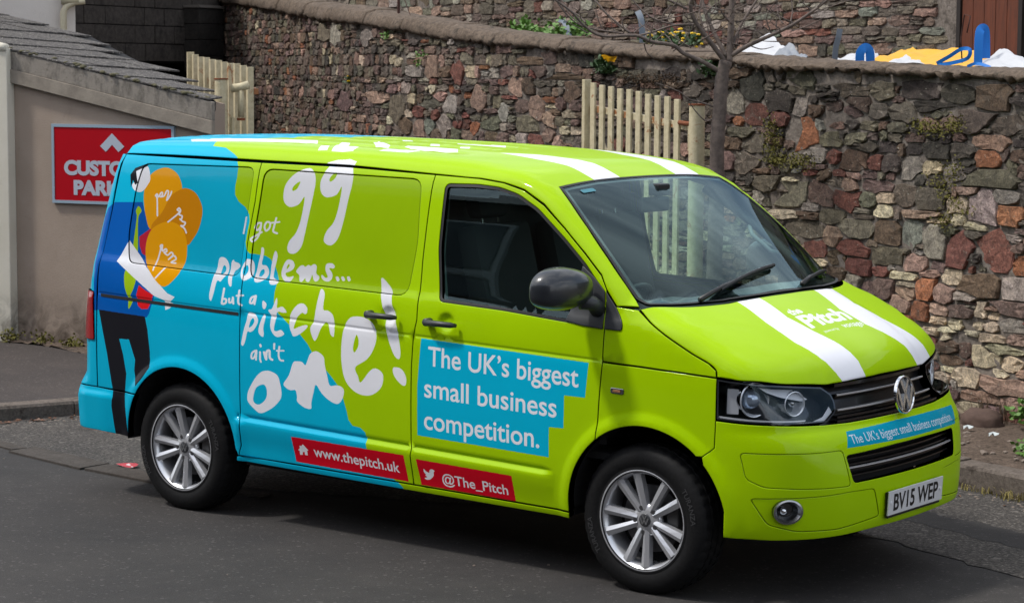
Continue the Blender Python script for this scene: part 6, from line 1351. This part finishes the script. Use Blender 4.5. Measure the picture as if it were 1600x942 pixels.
for r_ in range(8):
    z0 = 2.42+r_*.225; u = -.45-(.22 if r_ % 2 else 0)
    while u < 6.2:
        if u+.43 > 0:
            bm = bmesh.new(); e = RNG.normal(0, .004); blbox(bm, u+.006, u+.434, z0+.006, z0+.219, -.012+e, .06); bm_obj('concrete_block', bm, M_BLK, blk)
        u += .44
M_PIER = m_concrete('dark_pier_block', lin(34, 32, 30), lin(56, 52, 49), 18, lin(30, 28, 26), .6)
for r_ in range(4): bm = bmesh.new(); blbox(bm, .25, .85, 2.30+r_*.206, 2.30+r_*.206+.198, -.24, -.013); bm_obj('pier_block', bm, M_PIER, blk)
bm = bmesh.new(); blbox(bm, .23, .87, 3.12, 3.155, -.26, -.013); bm_obj('pier_cap', bm, simple('pier_cap_grey', lin(96, 90, 84), .9, grain=.2, gscale=30), blk)
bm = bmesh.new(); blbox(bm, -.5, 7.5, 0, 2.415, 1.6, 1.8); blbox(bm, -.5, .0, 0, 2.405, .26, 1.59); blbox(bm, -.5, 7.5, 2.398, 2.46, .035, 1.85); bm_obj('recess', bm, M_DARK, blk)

# ---- cream picket gates
def m_cream(lo=.60):
    k = NT('rusty_cream_paint'); P = k.obj(); a = k.noise(22, 6, .7, P); b = k.noise(5, 6, .75, P, .8)
    base = k.ramp(a, [(.3, lin(176, 164, 130)), (.65, lin(206, 194, 162))]); base = k.mix(k.ramp(b, [(lo, (0, 0, 0)), (lo+.06, (1, 1, 1))]), base, lin(150, 96, 54))
    k.l(base, k.b.inputs['Base Color']); k.b.inputs['Roughness'].default_value = .6; k.bump(a, .25, .003); return k.m
M_GATE = m_cream(.61); M_GATE2 = m_cream(.50); M_RUST = simple('rust', lin(124, 70, 40), .85, grain=.4, gscale=60)
def gate_leaf(label, P0, az, length, ztop0, ztop1, zbot, n, group, wpk=.062, thick=.018, brace=True):
    g = empty('picket_gate', label, 'gate', group=group); d = V2(math.cos(math.radians(az)), math.sin(math.radians(az))); nn = V2(-d[1], d[0])
    def bx(name, s0, s1, z0a, z0b, z1a, z1b, t0, t1, mat=M_GATE):
        bm = bmesh.new(); V = []
        for s, za, zb_ in ((s0, z0a, z1a), (s1, z0b, z1b)):
            for t in (t0, t1):
                p = P0+d*s+nn*t; V.append((*p, za)); V.append((*p, zb_))
        v = [bm.verts.new(p) for p in V]
        for f in ((0, 1, 3, 2), (4, 6, 7, 5), (0, 4, 5, 1), (2, 3, 7, 6), (1, 5, 7, 3), (0, 2, 6, 4)): bm.faces.new([v[k] for k in f])
        bmesh.ops.recalc_face_normals(bm, faces=bm.faces); return bm_obj(name, bm, mat, g, bevel=.003)
    slope = (ztop1-ztop0)/length; zt = lambda s: ztop0+slope*s
    for i in range(n):
        s = .03+(length-.06-wpk)*i/(n-1); z = zt(s)+RNG.normal(0, .004); bx('picket', s, s+wpk, zbot, zbot, z, z, -thick, 0)
    for dz in (.17, 1.35): bx('rail', .02 if not brace else -.04, length, zt(0)-dz-.05, zt(length)-dz-.05, zt(0)-dz, zt(length)-dz, -thick-.037, -thick-.001, M_GATE2)
    if brace: bx('brace', length-.06, length-.75, zt(0)-.35, zt(0)-1.25, zt(0)-.29, zt(0)-1.19, -thick-.075, -thick-.040)
    bx('stile', length, length+.04, zbot, zbot, zt(length)+.02, zt(length)+.02, -.03, .03)
    return g
PR = V2(-2.97, 4.0)
GR = gate_leaf('cream picket gate leaf standing open before the stone wall beside the tree', PR+V2(-.927, .375)*.20, 158, 1.25, 2.155, 2.265, .18, 10, 'cream picket gate leaves')
def post(label, P, ztop, r):
    o = empty('gate_post', label, 'post', group='round gate posts'); bm = bmesh.new()
    tube(bm, [(*P, -.05), (*P, .8), (*P, ztop)], r, 20); bm_obj('shaft', bm, M_GATE, o, auto=.8)
    bm = bmesh.new(); tube(bm, [(*P, ztop), (*P, ztop+.012)], r*1.10, 20); bm_obj('cap', bm, M_RUST, o, auto=.8)
    return o
post('thick round cream gate post between the slim tree trunk and pickets', PR, 2.115, .056)
bm = bmesh.new()
pr_ = GR
q = PR+V2(-.927, .375)*.12; tube(bm, [(*(PR+V2(-.927, .375)*.04), 1.99), (*q, 1.985), (*(q+V2(-.927, .375)*.10), 1.99)], .016, 8); bm_obj('hinge_pin', bm, M_RUST, pr_)
bm = bmesh.new(); box(bm, (*(PR+V2(-.927, .375)*.075), 1.88), (.03, .03, .17)); bm_obj('hinge_bracket', bm, M_GATE, pr_)
PL = V2(-7.18, 3.50); post('round cream gate post standing at the right corner of the shed', PL, 2.26, .052)
GL = gate_leaf('weathered cream picket gate leaf open behind the shed corner', V2(-7.15, 3.78), 150, 1.95, 2.36, 2.47, .4, 10, 'cream picket gate leaves', .055, .05, False)
hg = GL
bm = bmesh.new(); q = V2(-7.08, 3.62); tube(bm, [(*(q+V2(-.06, -.05)), 2.19), (*q, 2.20), (*(q+V2(.05, .04)), 2.22)], .035, 10); bm_obj('hinge_knuckle', bm, M_GATE, hg, smooth=True)
bm = bmesh.new(); tube(bm, [(*q, 2.20), (*q, 1.96)], .024, 10); bm_obj('hinge_pin', bm, M_GATE, hg, smooth=True)
bm = bmesh.new(); tube(bm, [(*q, 1.955), (*q, 1.935)], .034, 10); bm_obj('hinge_collar', bm, M_RUST, hg)
bm = bmesh.new(); box(bm, (q[0]-.05, q[1]-.05, 1.86), (.03, .03, .20)); bm_obj('hinge_bracket', bm, M_GATE, hg)

# ---- bare tree
def m_bark():
    k = NT('grey_bark'); mp_ = k.n('Mapping'); mp_.inputs['Scale'].default_value = (1.2, 1.2, 1.6); k.l(k.obj(), mp_.inputs[0]); a = k.noise(14, 7, .7, mp_.outputs[0]); b = k.noise(60, 4, .6, k.obj())
    k.l(k.ramp(a, [(.3, lin(68, 59, 54)), (.7, lin(118, 104, 96))]), k.b.inputs['Base Color']); k.b.inputs['Roughness'].default_value = .8; k.bump(b, .4, .004); return k.m
M_BARK = m_bark(); tree = empty('bare_tree', 'slim leafless young tree with spreading thin branches in front of the wall', 'tree', (0, 0, 0))
TP = V2(-2.73, 3.90); TR = V2(.788, .616); TD = V2(-.616, .788); TK = .00451
def tpt(px, py, dep=0.): q = TP+TR*(px-1120)*TK+TD*dep; return (q[0], q[1], 2.43+(95-py)*TK)
def limb(name, pts, r0, r1, dep0=0, dep1=0, par=None, seg=8):
    P = catmull([(p[0], p[1], dep0+(dep1-dep0)*i/(len(pts)-1)) for i, p in enumerate(pts)], 5, False); bm = bmesh.new()
    tube(bm, [tpt(*p) for p in P], list(np.linspace(r0, r1, len(P))), seg); return bm_obj(name, bm, M_BARK, par or tree, smooth=True)
bm = bmesh.new(); P = catmull([(1117, 615), (1119, 520), (1118, 400), (1120, 300), (1119, 230), (1122, 170), (1125, 120), (1131, 96)], 8, False)
tube(bm, [tpt(p[0], p[1]) for p in P], [.060-.018*i/len(P)+(.004*(math.sin(i*1.9) > .8)) for i in range(len(P))], 16); trunk = bm_obj('trunk', bm, M_BARK, tree, smooth=True)
for pts, a, b, d1 in (([(1135, 98), (1137, 60), (1139, 0), (1141, -70), (1143, -150)], .026, .014, .1), ([(1130, 98), (1104, 66), (1082, 38), (1073, 14), (1078, -4), (1086, -50)], .019, .010, -.3),
    ([(1131, 90), (1115, 58), (1101, 25), (1095, 0), (1088, -50)], .017, .010, .35), ([(1120, 112), (1095, 98), (1065, 85), (1048, 73), (1015, 68), (990, 59), (940, 60), (913, 45), (893, 24), (860, 0), (838, -25)], .017, .005, -.35),
    ([(1138, 88), (1163, 73), (1191, 60), (1226, 43), (1260, 20), (1285, 0), (1315, -25)], .017, .006, -.2), ([(1140, 75), (1146, 60), (1158, 35), (1181, 0), (1197, -28)], .013, .006, .3),
    ([(1078, 42), (1050, 43), (1015, 54), (990, 59), (960, 54), (930, 50), (900, 40), (875, 14), (862, -10)], .008, .004, -.2), ([(1070, 18), (1040, 5), (1018, 0), (1000, -8)], .010, .005, -.2),
    ([(1068, 45), (1025, 35), (1000, 18), (985, 0), (978, -12)], .007, .004, .2), ([(985, 56), (950, 28), (933, 8), (922, 0), (912, -15)], .008, .004, .25),
    ([(1113, 166), (1095, 160), (1075, 155), (1058, 143), (1023, 130)], .007, .003, -.15), ([(1112, 184), (1100, 187), (1084, 172), (1074, 158)], .006, .003, -.1), ([(1005, 70), (1010, 84), (1020, 92)], .005, .002, .1),
    ([(950, 58), (925, 52), (895, 30), (880, 5), (874, -10)], .006, .003, .3), ([(1100, 62), (1090, 20), (1098, -10)], .007, .004, .2), ([(1165, 72), (1185, 78), (1205, 74)], .005, .002, .15), ([(1226, 43), (1232, 20), (1230, -6)], .006, .003, .2),
    ([(1200, 56), (1190, 30), (1203, 4)], .005, .003, -.2), ([(1138, 40), (1120, 20), (1112, -12)], .007, .004, -.2), ([(1155, 42), (1170, 50), (1190, 42), (1215, 20)], .004, .002, .1), ([(1050, 73), (1040, 58), (1010, 40)], .005, .003, .3), ([(1250, 27), (1275, 18), (1310, 6), (1350, -8)], .005, .002, .2)):
    limb('branch', pts, a, b, 0 if a > .012 else .0, d1*.6)

rt_ = np.random.default_rng(77)
for i in range(64):
    b0 = [(1065, 85), (1015, 68), (940, 60), (1163, 73), (1226, 43), (1260, 20), (1078, 42), (1101, 25), (1139, 30), (1181, 5), (980, 55), (1090, 60), (1150, 50), (900, 38), (1030, 36), (1200, 58)][i % 16]
    x, y = b0[0]+rt_.normal(0, 10), b0[1]+rt_.normal(0, 6); dx, dy = rt_.normal(0, 20), -abs(rt_.normal(16, 10)); dd = rt_.normal(0, .12)
    limb('twig', [(x, y), (x+dx*.5+rt_.normal(0, 3), y+dy*.5), (x+dx*1.1, y+dy*1.1), (x+dx*1.4+rt_.normal(0, 4), y+dy*1.7)], .0050, .0016, dd, dd*1.8, seg=5)

# ---- things on the coping and in the garden
def cloth(name, label, cat, quad, mat, amp=.03, n=22, thick=.0, group=None, seed=0):
    """crumpled sheet over quad of wall coordinates (u, z, off)"""
    rs_ = np.random.default_rng(seed); Q = [np.array(q, float) for q in quad]; bm = bmesh.new(); rows = []
    ph = rs_.uniform(0, 6, 6)
    for i in range(n):
        row = []
        for j in range(n):
            a, b = i/(n-1), j/(n-1); p = (Q[0]*(1-a)+Q[1]*a)*(1-b)+(Q[3]*(1-a)+Q[2]*a)*b
            h = amp*(math.sin(9*a+ph[0]+3*b)+.6*math.sin(17*b+ph[1]+5*a)+.4*math.sin(31*a+ph[2]-9*b))*.5+rs_.normal(0, amp*.10)
            row.append(bm.verts.new(wpt(p[0]+h*.3, p[1]+h, p[2]+h*.5)))
        rows.append(row)
    for A, B in zip(rows[:-1], rows[1:]):
        for k in range(n-1): bm.faces.new((A[k], A[k+1], B[k+1], B[k]))
    o = bm_obj(name, bm, mat, smooth=True); tag(o, label, cat, group); return o
M_WBAG = simple('white_bag', (.50, .51, .53), .6, grain=.12, gscale=30); M_YEL = simple('yellow_sheet', lin(216, 158, 0), .45, grain=.12, gscale=20); M_BLU = simple('blue_webbing', lin(0, 112, 200), .5, grain=.1, gscale=80)
cloth('plastic_sheet', 'white plastic sheet heaped just right of the tree fork', 'plastic sheet', [(5.80, 2.44, .35), (5.28, 2.42, .35), (5.32, 2.50, .62), (5.75, 2.66, .75)], M_WBAG, .018, seed=1)
cloth('bulk_bag', 'white bulk bag left of the yellow sheeting behind the coping', 'bag', [(4.55, 2.38, .30), (4.04, 2.38, .30), (4.10, 2.44, .60), (4.42, 2.53, .60)], M_WBAG, .03, seed=2)
cloth('yellow_sheeting', 'bright yellow plastic sheeting bundled behind the wall coping', 'sheeting', [(4.20, 2.38, .38), (3.02, 2.33, .38), (3.0, 2.45, .85), (4.15, 2.54, .85)], M_YEL, .030, 26, seed=3)
cloth('rubble_bag', 'dirty white bag lying in front of the yellow sheeting', 'bag', [(3.85, 2.36, .22), (3.42, 2.34, .22), (3.48, 2.40, .45), (3.80, 2.47, .5)], M_WBAG, .02, seed=4)
cloth('bulk_bag', 'grubby white bulk bag below the timber door at right', 'bag', [(3.02, 2.34, .25), (2.20, 2.30, .25), (2.15, 2.38, .6), (2.92, 2.50, .6)], M_WBAG, .028, seed=5)
cloth('bulk_bag', 'small grey plastic bag right of the white sheet', 'bag', [(5.28, 2.42, .32), (4.84, 2.40, .32), (4.9, 2.45, .5), (5.18, 2.56, .5)], simple('grey_bag', (.22, .24, .27), .5, grain=.3, gscale=40), .03, seed=6)
def strap(label, pts, w=.035, mat=M_BLU):
    bm = bmesh.new(); P = catmull(pts, 6, False); rows = []
    for i, p in enumerate(P):
        a = Vector(wpt(p[0], p[1], p[2])); tv = Vector(wpt(*P[min(i+1, len(P)-1)]))-Vector(wpt(*P[max(i-1, 0)])); s = tv.cross(Vector((.6, -.78, .1))).normalized()*w*.5; nn = Vector((.6, -.78, .1))*.004
        rows.append([bm.verts.new(a+s+nn), bm.verts.new(a-s+nn), bm.verts.new(a-s-nn), bm.verts.new(a+s-nn)])
    for A, B in zip(rows[:-1], rows[1:]):
        for k in range(4): bm.faces.new((A[k], A[(k+1) % 4], B[(k+1) % 4], B[k]))
    bm.faces.new(rows[0]); bm.faces.new(rows[-1]); bmesh.ops.recalc_face_normals(bm, faces=bm.faces); o = bm_obj('lifting_strap', bm, mat, smooth=False); tag(o, label, 'strap', 'blue lifting straps of the bulk bags'); return o
strap('upright blue lifting strap in front of the timber door', [(2.92, 2.42, .38), (2.92, 2.52, .38), (2.925, 2.62, .39), (2.93, 2.650, .42), (2.935, 2.62, .45), (2.935, 2.45, .46)], .056)
strap('short blue strap drooping between white bag and yellow sheet', [(4.01, 2.42, .26), (4.005, 2.49, .26), (3.99, 2.525, .29), (3.98, 2.50, .32), (3.98, 2.43, .33)], .062)
strap('blue strap loop lying against the yellow sheeting near the door', [(3.24, 2.415, .30), (3.12, 2.46, .30), (3.02, 2.51, .32), (2.96, 2.505, .34), (2.98, 2.45, .34), (3.10, 2.42, .32), (3.22, 2.405, .30)], .025)
strap('flat blue strap curled on the coping below the timber door', [(2.82, 2.395, .20), (2.74, 2.415, .2), (2.66, 2.405, .2), (2.60, 2.39, .2)], .02)
M_GREYP = simple('grey_plastic', lin(98, 108, 120), .5, grain=.2, gscale=30)
for lab, pts, w in (('curved grey plastic strip leaning beside the green plants', [(8.18, 2.58, .40), (8.23, 2.68, .42), (8.34, 2.77, .44), (8.46, 2.79, .46)], .045), ('dark grey plastic upright behind the branches', [(7.02, 2.58, .4), (7.03, 2.70, .4), (7.05, 2.78, .4), (7.10, 2.84, .4)], .05), ('pale grey plastic upright left of the white bulk bag', [(4.41, 2.42, .35), (4.40, 2.52, .35), (4.385, 2.60, .36), (4.38, 2.66, .37)], .04)):
    o = strap(lab, pts, w, M_GREYP); o.name = 'plastic_strip'; o['category'] = 'plastic strip'; o['group'] = 'grey plastic strips'
# iron stakes
M_IRON = simple('rusty_iron', lin(66, 38, 30), .8, grain=.3, gscale=50)
st_ = empty('iron_post', 'rusty iron post with a thin brace standing on the coping', 'post')
bm = bmesh.new(); tube(bm, [wpt(10.98, 2.72, .15), wpt(10.98, 3.5, .15)], .014, 6); bm_obj('upright', bm, M_IRON, st_)
bm = bmesh.new(); tube(bm, [wpt(10.72, 2.86, .15), wpt(10.97, 3.16, .15)], .004, 5); bm_obj('brace', bm, M_IRON, st_)
bm = bmesh.new(); tube(bm, [wpt(3.10, 2.42, .4), wpt(3.12, 2.58, .4), wpt(3.09, 2.74, .4), wpt(3.03, 2.73, .4), wpt(3.06, 2.62, .4)], .005, 6); o = bm_obj('bent_wire', bm, M_IRON, smooth=True); tag(o, 'thin bent wire sticking up beside the timber door', 'wire')
bm = bmesh.new(); tube(bm, [wpt(6.05, 2.42, .05), wpt(6.05, 2.55, .05)], .012, 6); o = bm_obj('iron_stub', bm, M_IRON); tag(o, 'short rusty iron stub on the coping left of the tree', 'stake')
# plants
def leafy(name, label, center_pts, rad, n, size, mat, flowers=None, seed=0, kind=None):
    rs_ = np.random.default_rng(seed); root = empty(name, label, 'plant'); bm = bmesh.new()
    for i in range(n):
        c = center_pts[rs_.integers(len(center_pts))]; p = np.array(c)+rs_.normal(0, 1, 3)*rad*np.array([1, 1, .7]); a = rs_.uniform(0, 6.28); t = rs_.uniform(-.2, 1.1); d = Vector((math.cos(a)*math.cos(t), math.sin(a)*math.cos(t), math.sin(t))); s = d.orthogonal().normalized()*size*.3; L_ = size*rs_.uniform(.6, 1.3)
        v = [bm.verts.new(Vector(p)), bm.verts.new(Vector(p)+d*L_*.5+s), bm.verts.new(Vector(p)+d*L_), bm.verts.new(Vector(p)+d*L_*.5-s)]; bm.faces.new(v)
    f = bm_obj('foliage', bm, mat, root); f['kind'] = 'stuff'
    if flowers:
        bm = bmesh.new()
        for i in range(flowers[0]):
            c = center_pts[rs_.integers(len(center_pts))]; p = np.array(c)+rs_.normal(0, 1, 3)*rad*.9+[0, 0, rad*.6]; bmesh.ops.create_icosphere(bm, subdivisions=1, radius=flowers[1], matrix=Matrix.Translation(p) @ Matrix.Diagonal((1, 1, .6, 1)))
        f = bm_obj('flowers', bm, flowers[2], root); f['kind'] = 'stuff'
    return root
M_LEAF = simple('fresh_leaf', lin(84, 122, 44), .6, grain=.35, gscale=25); M_LEAF2 = simple('dark_leaf', lin(44, 72, 30), .6, grain=.35, gscale=25); M_OLIV = simple('olive_moss', lin(96, 92, 34), .9, grain=.4, gscale=60); M_YF = simple('yellow_petal', lin(228, 186, 10), .5)
leafy('garden_plant', 'low bright green garden plants behind the coping above the van roof', [wpt(u, 2.66+.05*math.sin(u*7), .5) for u in np.linspace(8.2, 9.2, 9)], .055, 700, .055, M_LEAF, seed=1)
leafy('flowering_plant', 'clump of yellow flowers behind the coping seen through the branches', [wpt(u, 2.60, .5) for u in np.linspace(6.4, 7.0, 7)], .045, 260, .045, M_LEAF2, (34, .018, M_YF), seed=2)
leafy('weed', 'dark green tuft in the top joint beside a yellow rag', [wpt(6.92, 2.38, -.04), wpt(6.85, 2.36, -.04)], .035, 220, .05, M_LEAF2, seed=3)
leafy('weed', 'small green tuft under the coping left of the iron post', [wpt(10.86, 2.66, -.02)], .022, 60, .035, M_LEAF, seed=4)
leafy('weed', 'green weed hanging from a joint right of the iron post', [wpt(10.1, 2.48, -.04), wpt(10.2, 2.40, -.02)], .025, 60, .035, M_LEAF, seed=5)
leafy('weed', 'green tuft below a yellow flower on the far left wall', [wpt(12.3, 2.23, -.02)], .03, 60, .035, M_LEAF2, (3, .022, M_YF), seed=6)
leafy('weed', 'small leafy tuft in the wall directly behind the tree trunk', [wpt(5.40, 2.38, -.04)], .04, 130, .045, M_LEAF2, seed=7)
for i, (lab, c) in enumerate((('olive moss trailing down the wall high above the bonnet badge', [wpt(2.69+RNG.normal(0, .05), z, -.03) for z in np.linspace(1.38, 1.74, 9)]), ('olive moss patch beneath the blue straps near the coping', [wpt(u, 2.04-.05*math.sin(u*5), -.03) for u in np.linspace(2.6, 3.0, 6)]), ('mossy growth beside the large orange stone', [wpt(u, 1.72, -.03) for u in np.linspace(4.15, 4.6, 7)]), ('mossy patch on the wall just right of the tree', [wpt(4.6, z, -.03) for z in np.linspace(1.75, 1.98, 6)]), ('dry brown growth on the wall above the picket gate', [wpt(u, 2.28, -.03) for u in np.linspace(5.9, 6.6, 6)]))):
    leafy('moss_patch', lab, c, .042, 620, .020, M_OLIV if i < 4 else simple('dry_growth', lin(70, 52, 34), .9, grain=.3), seed=20+i)
def blades(label, pts, n, h, mat, seed, name='grass_tuft'):
    rs_ = np.random.default_rng(seed); root = empty(name, label, 'grass'); bm = bmesh.new()
    for i in range(n):
        c = np.array(pts[rs_.integers(len(pts))])+np.append(rs_.normal(0, .03, 2), 0); a = rs_.uniform(0, 6.28); H = h*rs_.uniform(.5, 1.2); b = rs_.uniform(.2, .9)*H; d = Vector((math.cos(a), math.sin(a), 0)); s = Vector((-math.sin(a), math.cos(a), 0))*.0028
        p0 = Vector(c); p1 = p0+d*b*.4+Vector((0, 0, H*.7)); p2 = p0+d*b+Vector((0, 0, H*.85)); v = [bm.verts.new(p0-s), bm.verts.new(p0+s), bm.verts.new(p1+s*.8), bm.verts.new(p1-s*.8), bm.verts.new(p2)]; bm.faces.new((v[0], v[1], v[2], v[3])); bm.faces.new((v[3], v[2], v[4]))
    f = bm_obj('blades', bm, mat, root); f['kind'] = 'stuff'
M_DRY = simple('dry_grass', lin(132, 120, 66), .8, grain=.3, gscale=30)
blades('yellowish grass tuft in the gutter beside the number plate', [(.06, 2.30, 0), (.14, 2.28, 0), (.0, 2.32, 0)], 45, .045, M_DRY, 1)
blades('yellowish grass tuft at the kerb foot near the right edge', [(.30, 2.22, 0), (.36, 2.20, 0)], 55, .06, M_DRY, 2)
leafy('weed', 'broad leafy green weed on the soil verge at the right edge', [(.13, 2.86, .17), (.2, 2.86, .17)], .04, 150, .045, M_LEAF, seed=31)
leafy('weed', 'tall green weed against the foot of the wall at right edge', [(-.27, 3.60, .24), (-.24, 3.60, .28)], .035, 80, .05, M_LEAF, seed=32)
blades('dry dead stalks at the foot of the stone wall', [(-.62, 3.80, .15), (-.5, 3.78, .15), (-.4, 3.72, .15)], 60, .20, simple('dead_stalk', lin(92, 74, 56), .9), 3)
leafy('weed', 'small olive weeds at the foot of the pale pier', [(*spt(1.85, -.14, .14)[:2], .13), (*spt(1.55, -.12, .12)[:2], .12), (*spt(1.2, -.2, .12)[:2], .11)], .045, 420, .03, M_OLIV, seed=33)
leafy('weed', 'short weeds along the shed foot beside the tail lamp', [(*spt(s, -.06, 0)[:2], .12) for s in (.5, .7, .9, 1.0)], .04, 300, .03, M_LEAF2, seed=34)
sheet('soil_strip', [spt(1.95, -.02, 0)[:2], spt(0, -.02, 0)[:2], spt(.05, -.75, 0)[:2], spt(.8, -.55, 0)[:2], spt(1.4, -.26, 0)[:2], spt(1.92, -.15, 0)[:2]], .106, M_SOIL, step=.06, disp=.008)
# yellow rag, leaves and litter
cloth('yellow_rag', 'scrap of yellow cloth caught under the coping left of the gate', 'rag', [(6.88, 2.475, -.085), (6.64, 2.465, -.085), (6.70, 2.425, -.07), (6.83, 2.418, -.07)], M_YEL, .008, 8, seed=9)
cloth('litter', 'flattened red and white wrapper on the road behind the rear wheel', 'litter', [(0, 0, 0), (.1, 0, 0), (.1, .01, .05), (0, .01, .05)], M_YEL, 0.0, 3)
bpy.data.objects.remove(bpy.data.objects['litter'])
rng_l = np.random.default_rng(5)
bm = bmesh.new(); v = [bm.verts.new((-4.154+math.cos(t)*.085*(1+.15*math.sin(3*t))*.85-math.sin(t)*.02, -.268+math.sin(t)*.045+math.cos(t)*.02, .020+.008*math.sin(2*t))) for t in np.linspace(0, 6.28, 14, endpoint=False)]; c_ = bm.verts.new((-4.154, -.268, .032)); [bm.faces.new((v[i], v[(i+1) % 14], c_)) for i in range(14)]
k = NT('wrapper_print'); k.l(k.ramp(k.noise(16, 2, .5, k.pos()), [(.40, lin(170, 30, 44)), (.55, lin(190, 60, 70)), (.60, lin(210, 200, 200))]), k.b.inputs['Base Color']); o = bm_obj('litter', bm, k.m, smooth=True); tag(o, 'flattened red and white wrapper on the road beside the rear wheel', 'litter')
bm = bmesh.new()
for i in range(110):
    t = rng_l.uniform(0, 1); 
    if i < 60: base = V2(-6.05, .1)*(1-t)+V2(-5.76, 1.1)*t+rng_l.normal(0, .05, 2); z = .006
    elif i < 80: base = V2(-6.6, -.9)*(1-t)+V2(-6.0, .2)*t+V2(.08, -.03)+rng_l.normal(0, .03, 2); z = .006
    else: base = V2(-.9, 2.55)*(1-t)+V2(1.2, 1.95)*t+rng_l.normal(0, .04, 2)-V2(.0, .14); z = .006
    a = rng_l.uniform(0, 6.28); s = rng_l.uniform(.012, .032); d = V2(math.cos(a), math.sin(a)); n = V2(-d[1], d[0])
    q = [bm.verts.new((*(base+d*s), z+.004)), bm.verts.new((*(base+n*s*.45), z+rng_l.uniform(.002, .014))), bm.verts.new((*(base-d*s), z+.003)), bm.verts.new((*(base-n*s*.45), z+rng_l.uniform(.002, .012)))]; bm.faces.new(q)
k = NT('dead_leaf'); k.l(k.ramp(k.noise(4, 2, .5, k.pos()), [(.4, lin(96, 62, 42)), (.6, lin(150, 110, 84))]), k.b.inputs['Base Color']); o = bm_obj('fallen_leaves', bm, k.m); o['kind'] = 'stuff'
# grit in the gutters and on the verge
bm = bmesh.new()
def pebble(x, y, z, r):
    m = Matrix.Translation((x, y, z)) @ Matrix.Rotation(rng_l.uniform(0, 6), 4, 'Z') @ Matrix.Diagonal((r*rng_l.uniform(.8, 1.5), r, r*.6, 1)); bmesh.ops.create_icosphere(bm, subdivisions=1, radius=1, matrix=m)
for i in range(420):
    t = rng_l.uniform(0, 1)
    if i < 150: p = V2(-6.7, -1.1)*(1-t)+V2(-5.76, 1.0)*t+rng_l.normal(0, .07, 2)+V2(.12, 0); z = .004
    elif i < 260: p = V2(-1.2, 2.62)*(1-t)+V2(2.0, 1.72)*t+rng_l.normal(0, .05, 2)-V2(0, .1); z = .004
    else: p = V2(-1.2, 3.1)*(1-t)+V2(1.2, 2.4)*t+V2(0, 1)*rng_l.uniform(-.2, .9); z = .15
    pebble(p[0], p[1], z, rng_l.uniform(.004, .012) if i < 260 else rng_l.uniform(.006, .026))
for i in range(26):
    pebble(rng_l.uniform(-6, 3.5), rng_l.uniform(-6, -.2), .002, rng_l.uniform(.003, .009))
o = bm_obj('grit', bm, simple('grit_stone', lin(124, 112, 102), .9, grain=.4, gscale=14)); o['kind'] = 'stuff'
cloth('litter', 'x', 'litter', [(0, 0, 0), (.1, 0, 0), (.1, .01, .05), (0, .01, .05)], M_YEL, 0.0, 3); [bpy.data.objects.remove(o_) for o_ in list(bpy.data.objects) if o_.get('label') == 'x']
for nm, lab, x, y in (('litter', 'pale blue scrap of plastic on the soil by the wall foot', -.52, 3.36), ('litter', 'small white torn paper on the soil near the wall foot', -.28, 3.22)):
    bm = bmesh.new(); v = [bm.verts.new((x+math.cos(t)*.035*(1+.3*math.sin(3*t)), y+math.sin(t)*.025, .178+.012*math.sin(4*t))) for t in np.linspace(0, 6.28, 10, endpoint=False)]; bm.faces.new(v); o = bm_obj('litter', bm, simple('scrap', (.50, .55, .56), .6)); tag(o, lab, 'litter')
# dark soil heap and half-buried stone by the wall foot
for x, y, r, lab in ((-.55, 3.62, .12, 'dark rounded stone half buried at the wall foot'), (-.85, 3.70, .09, 'pale rough stone lying at the wall foot beside the van nose')):
    bm = bmesh.new(); bmesh.ops.create_icosphere(bm, subdivisions=3, radius=r, matrix=Matrix.Translation((x, y, .17)) @ Matrix.Diagonal((1.2, .8, .8, 1)))
    for v in bm.verts: v.co += Vector(rng_l.normal(0, .006, 3))
    o = bm_obj('loose_stone', bm, simple('loose_stone_mat', lin(84, 66, 58) if r > .1 else lin(160, 146, 120), .9, grain=.35, gscale=30), smooth=True); tag(o, lab, 'stone')

# ---- the houses across the street, behind the camera: they show only as reflections
hb = empty('terraced_house', 'dark brick terraced house across the street seen only in reflections', 'house')
M_BRK = m_concrete('dark_brick', lin(62, 48, 42), lin(92, 72, 64), 8, None, .3)
def obox(name, c, s, mat, parent): bm = bmesh.new(); box(bm, c, s); return bm_obj(name, bm, mat, parent)
obox('wall', (-6, -15.2, 3.2), (44, 6, 6.4), M_BRK, hb)
M_WPANE = simple('house_glass', (.02, .025, .03), .08, 0, .5); M_WFR = simple('white_frame', (.6, .6, .58), .5)
for i in range(14):
    x = -26+i*3.1
    for z in (1.6, 4.5):
        obox('window_frame', (x, -12.17, z), (1.3, .08, 1.5), M_WFR, hb); obox('window_pane', (x, -12.12, z), (1.14, .05, 1.34), M_WPANE, hb)
bm = bmesh.new(); A = [bm.verts.new(p) for p in ((-28, -11.9, 6.35), (16, -11.9, 6.35), (16, -15.2, 8.2), (-28, -15.2, 8.2), (16, -18.4, 6.35), (-28, -18.4, 6.35))]
bm.faces.new((A[0], A[1], A[2], A[3])); bm.faces.new((A[3], A[2], A[4], A[5])); bm.faces.new((A[1], A[4], A[2])); bm.faces.new((A[0], A[3], A[5])); bmesh.ops.recalc_face_normals(bm, faces=bm.faces); bm_obj('roof', bm, simple('slate_roof', (.04, .042, .05), .7), hb)
sheet('far_pavement', [(-60, -10.2), (40, -10.2), (40, -12.2), (-60, -12.2)], .10, M_PAVE)
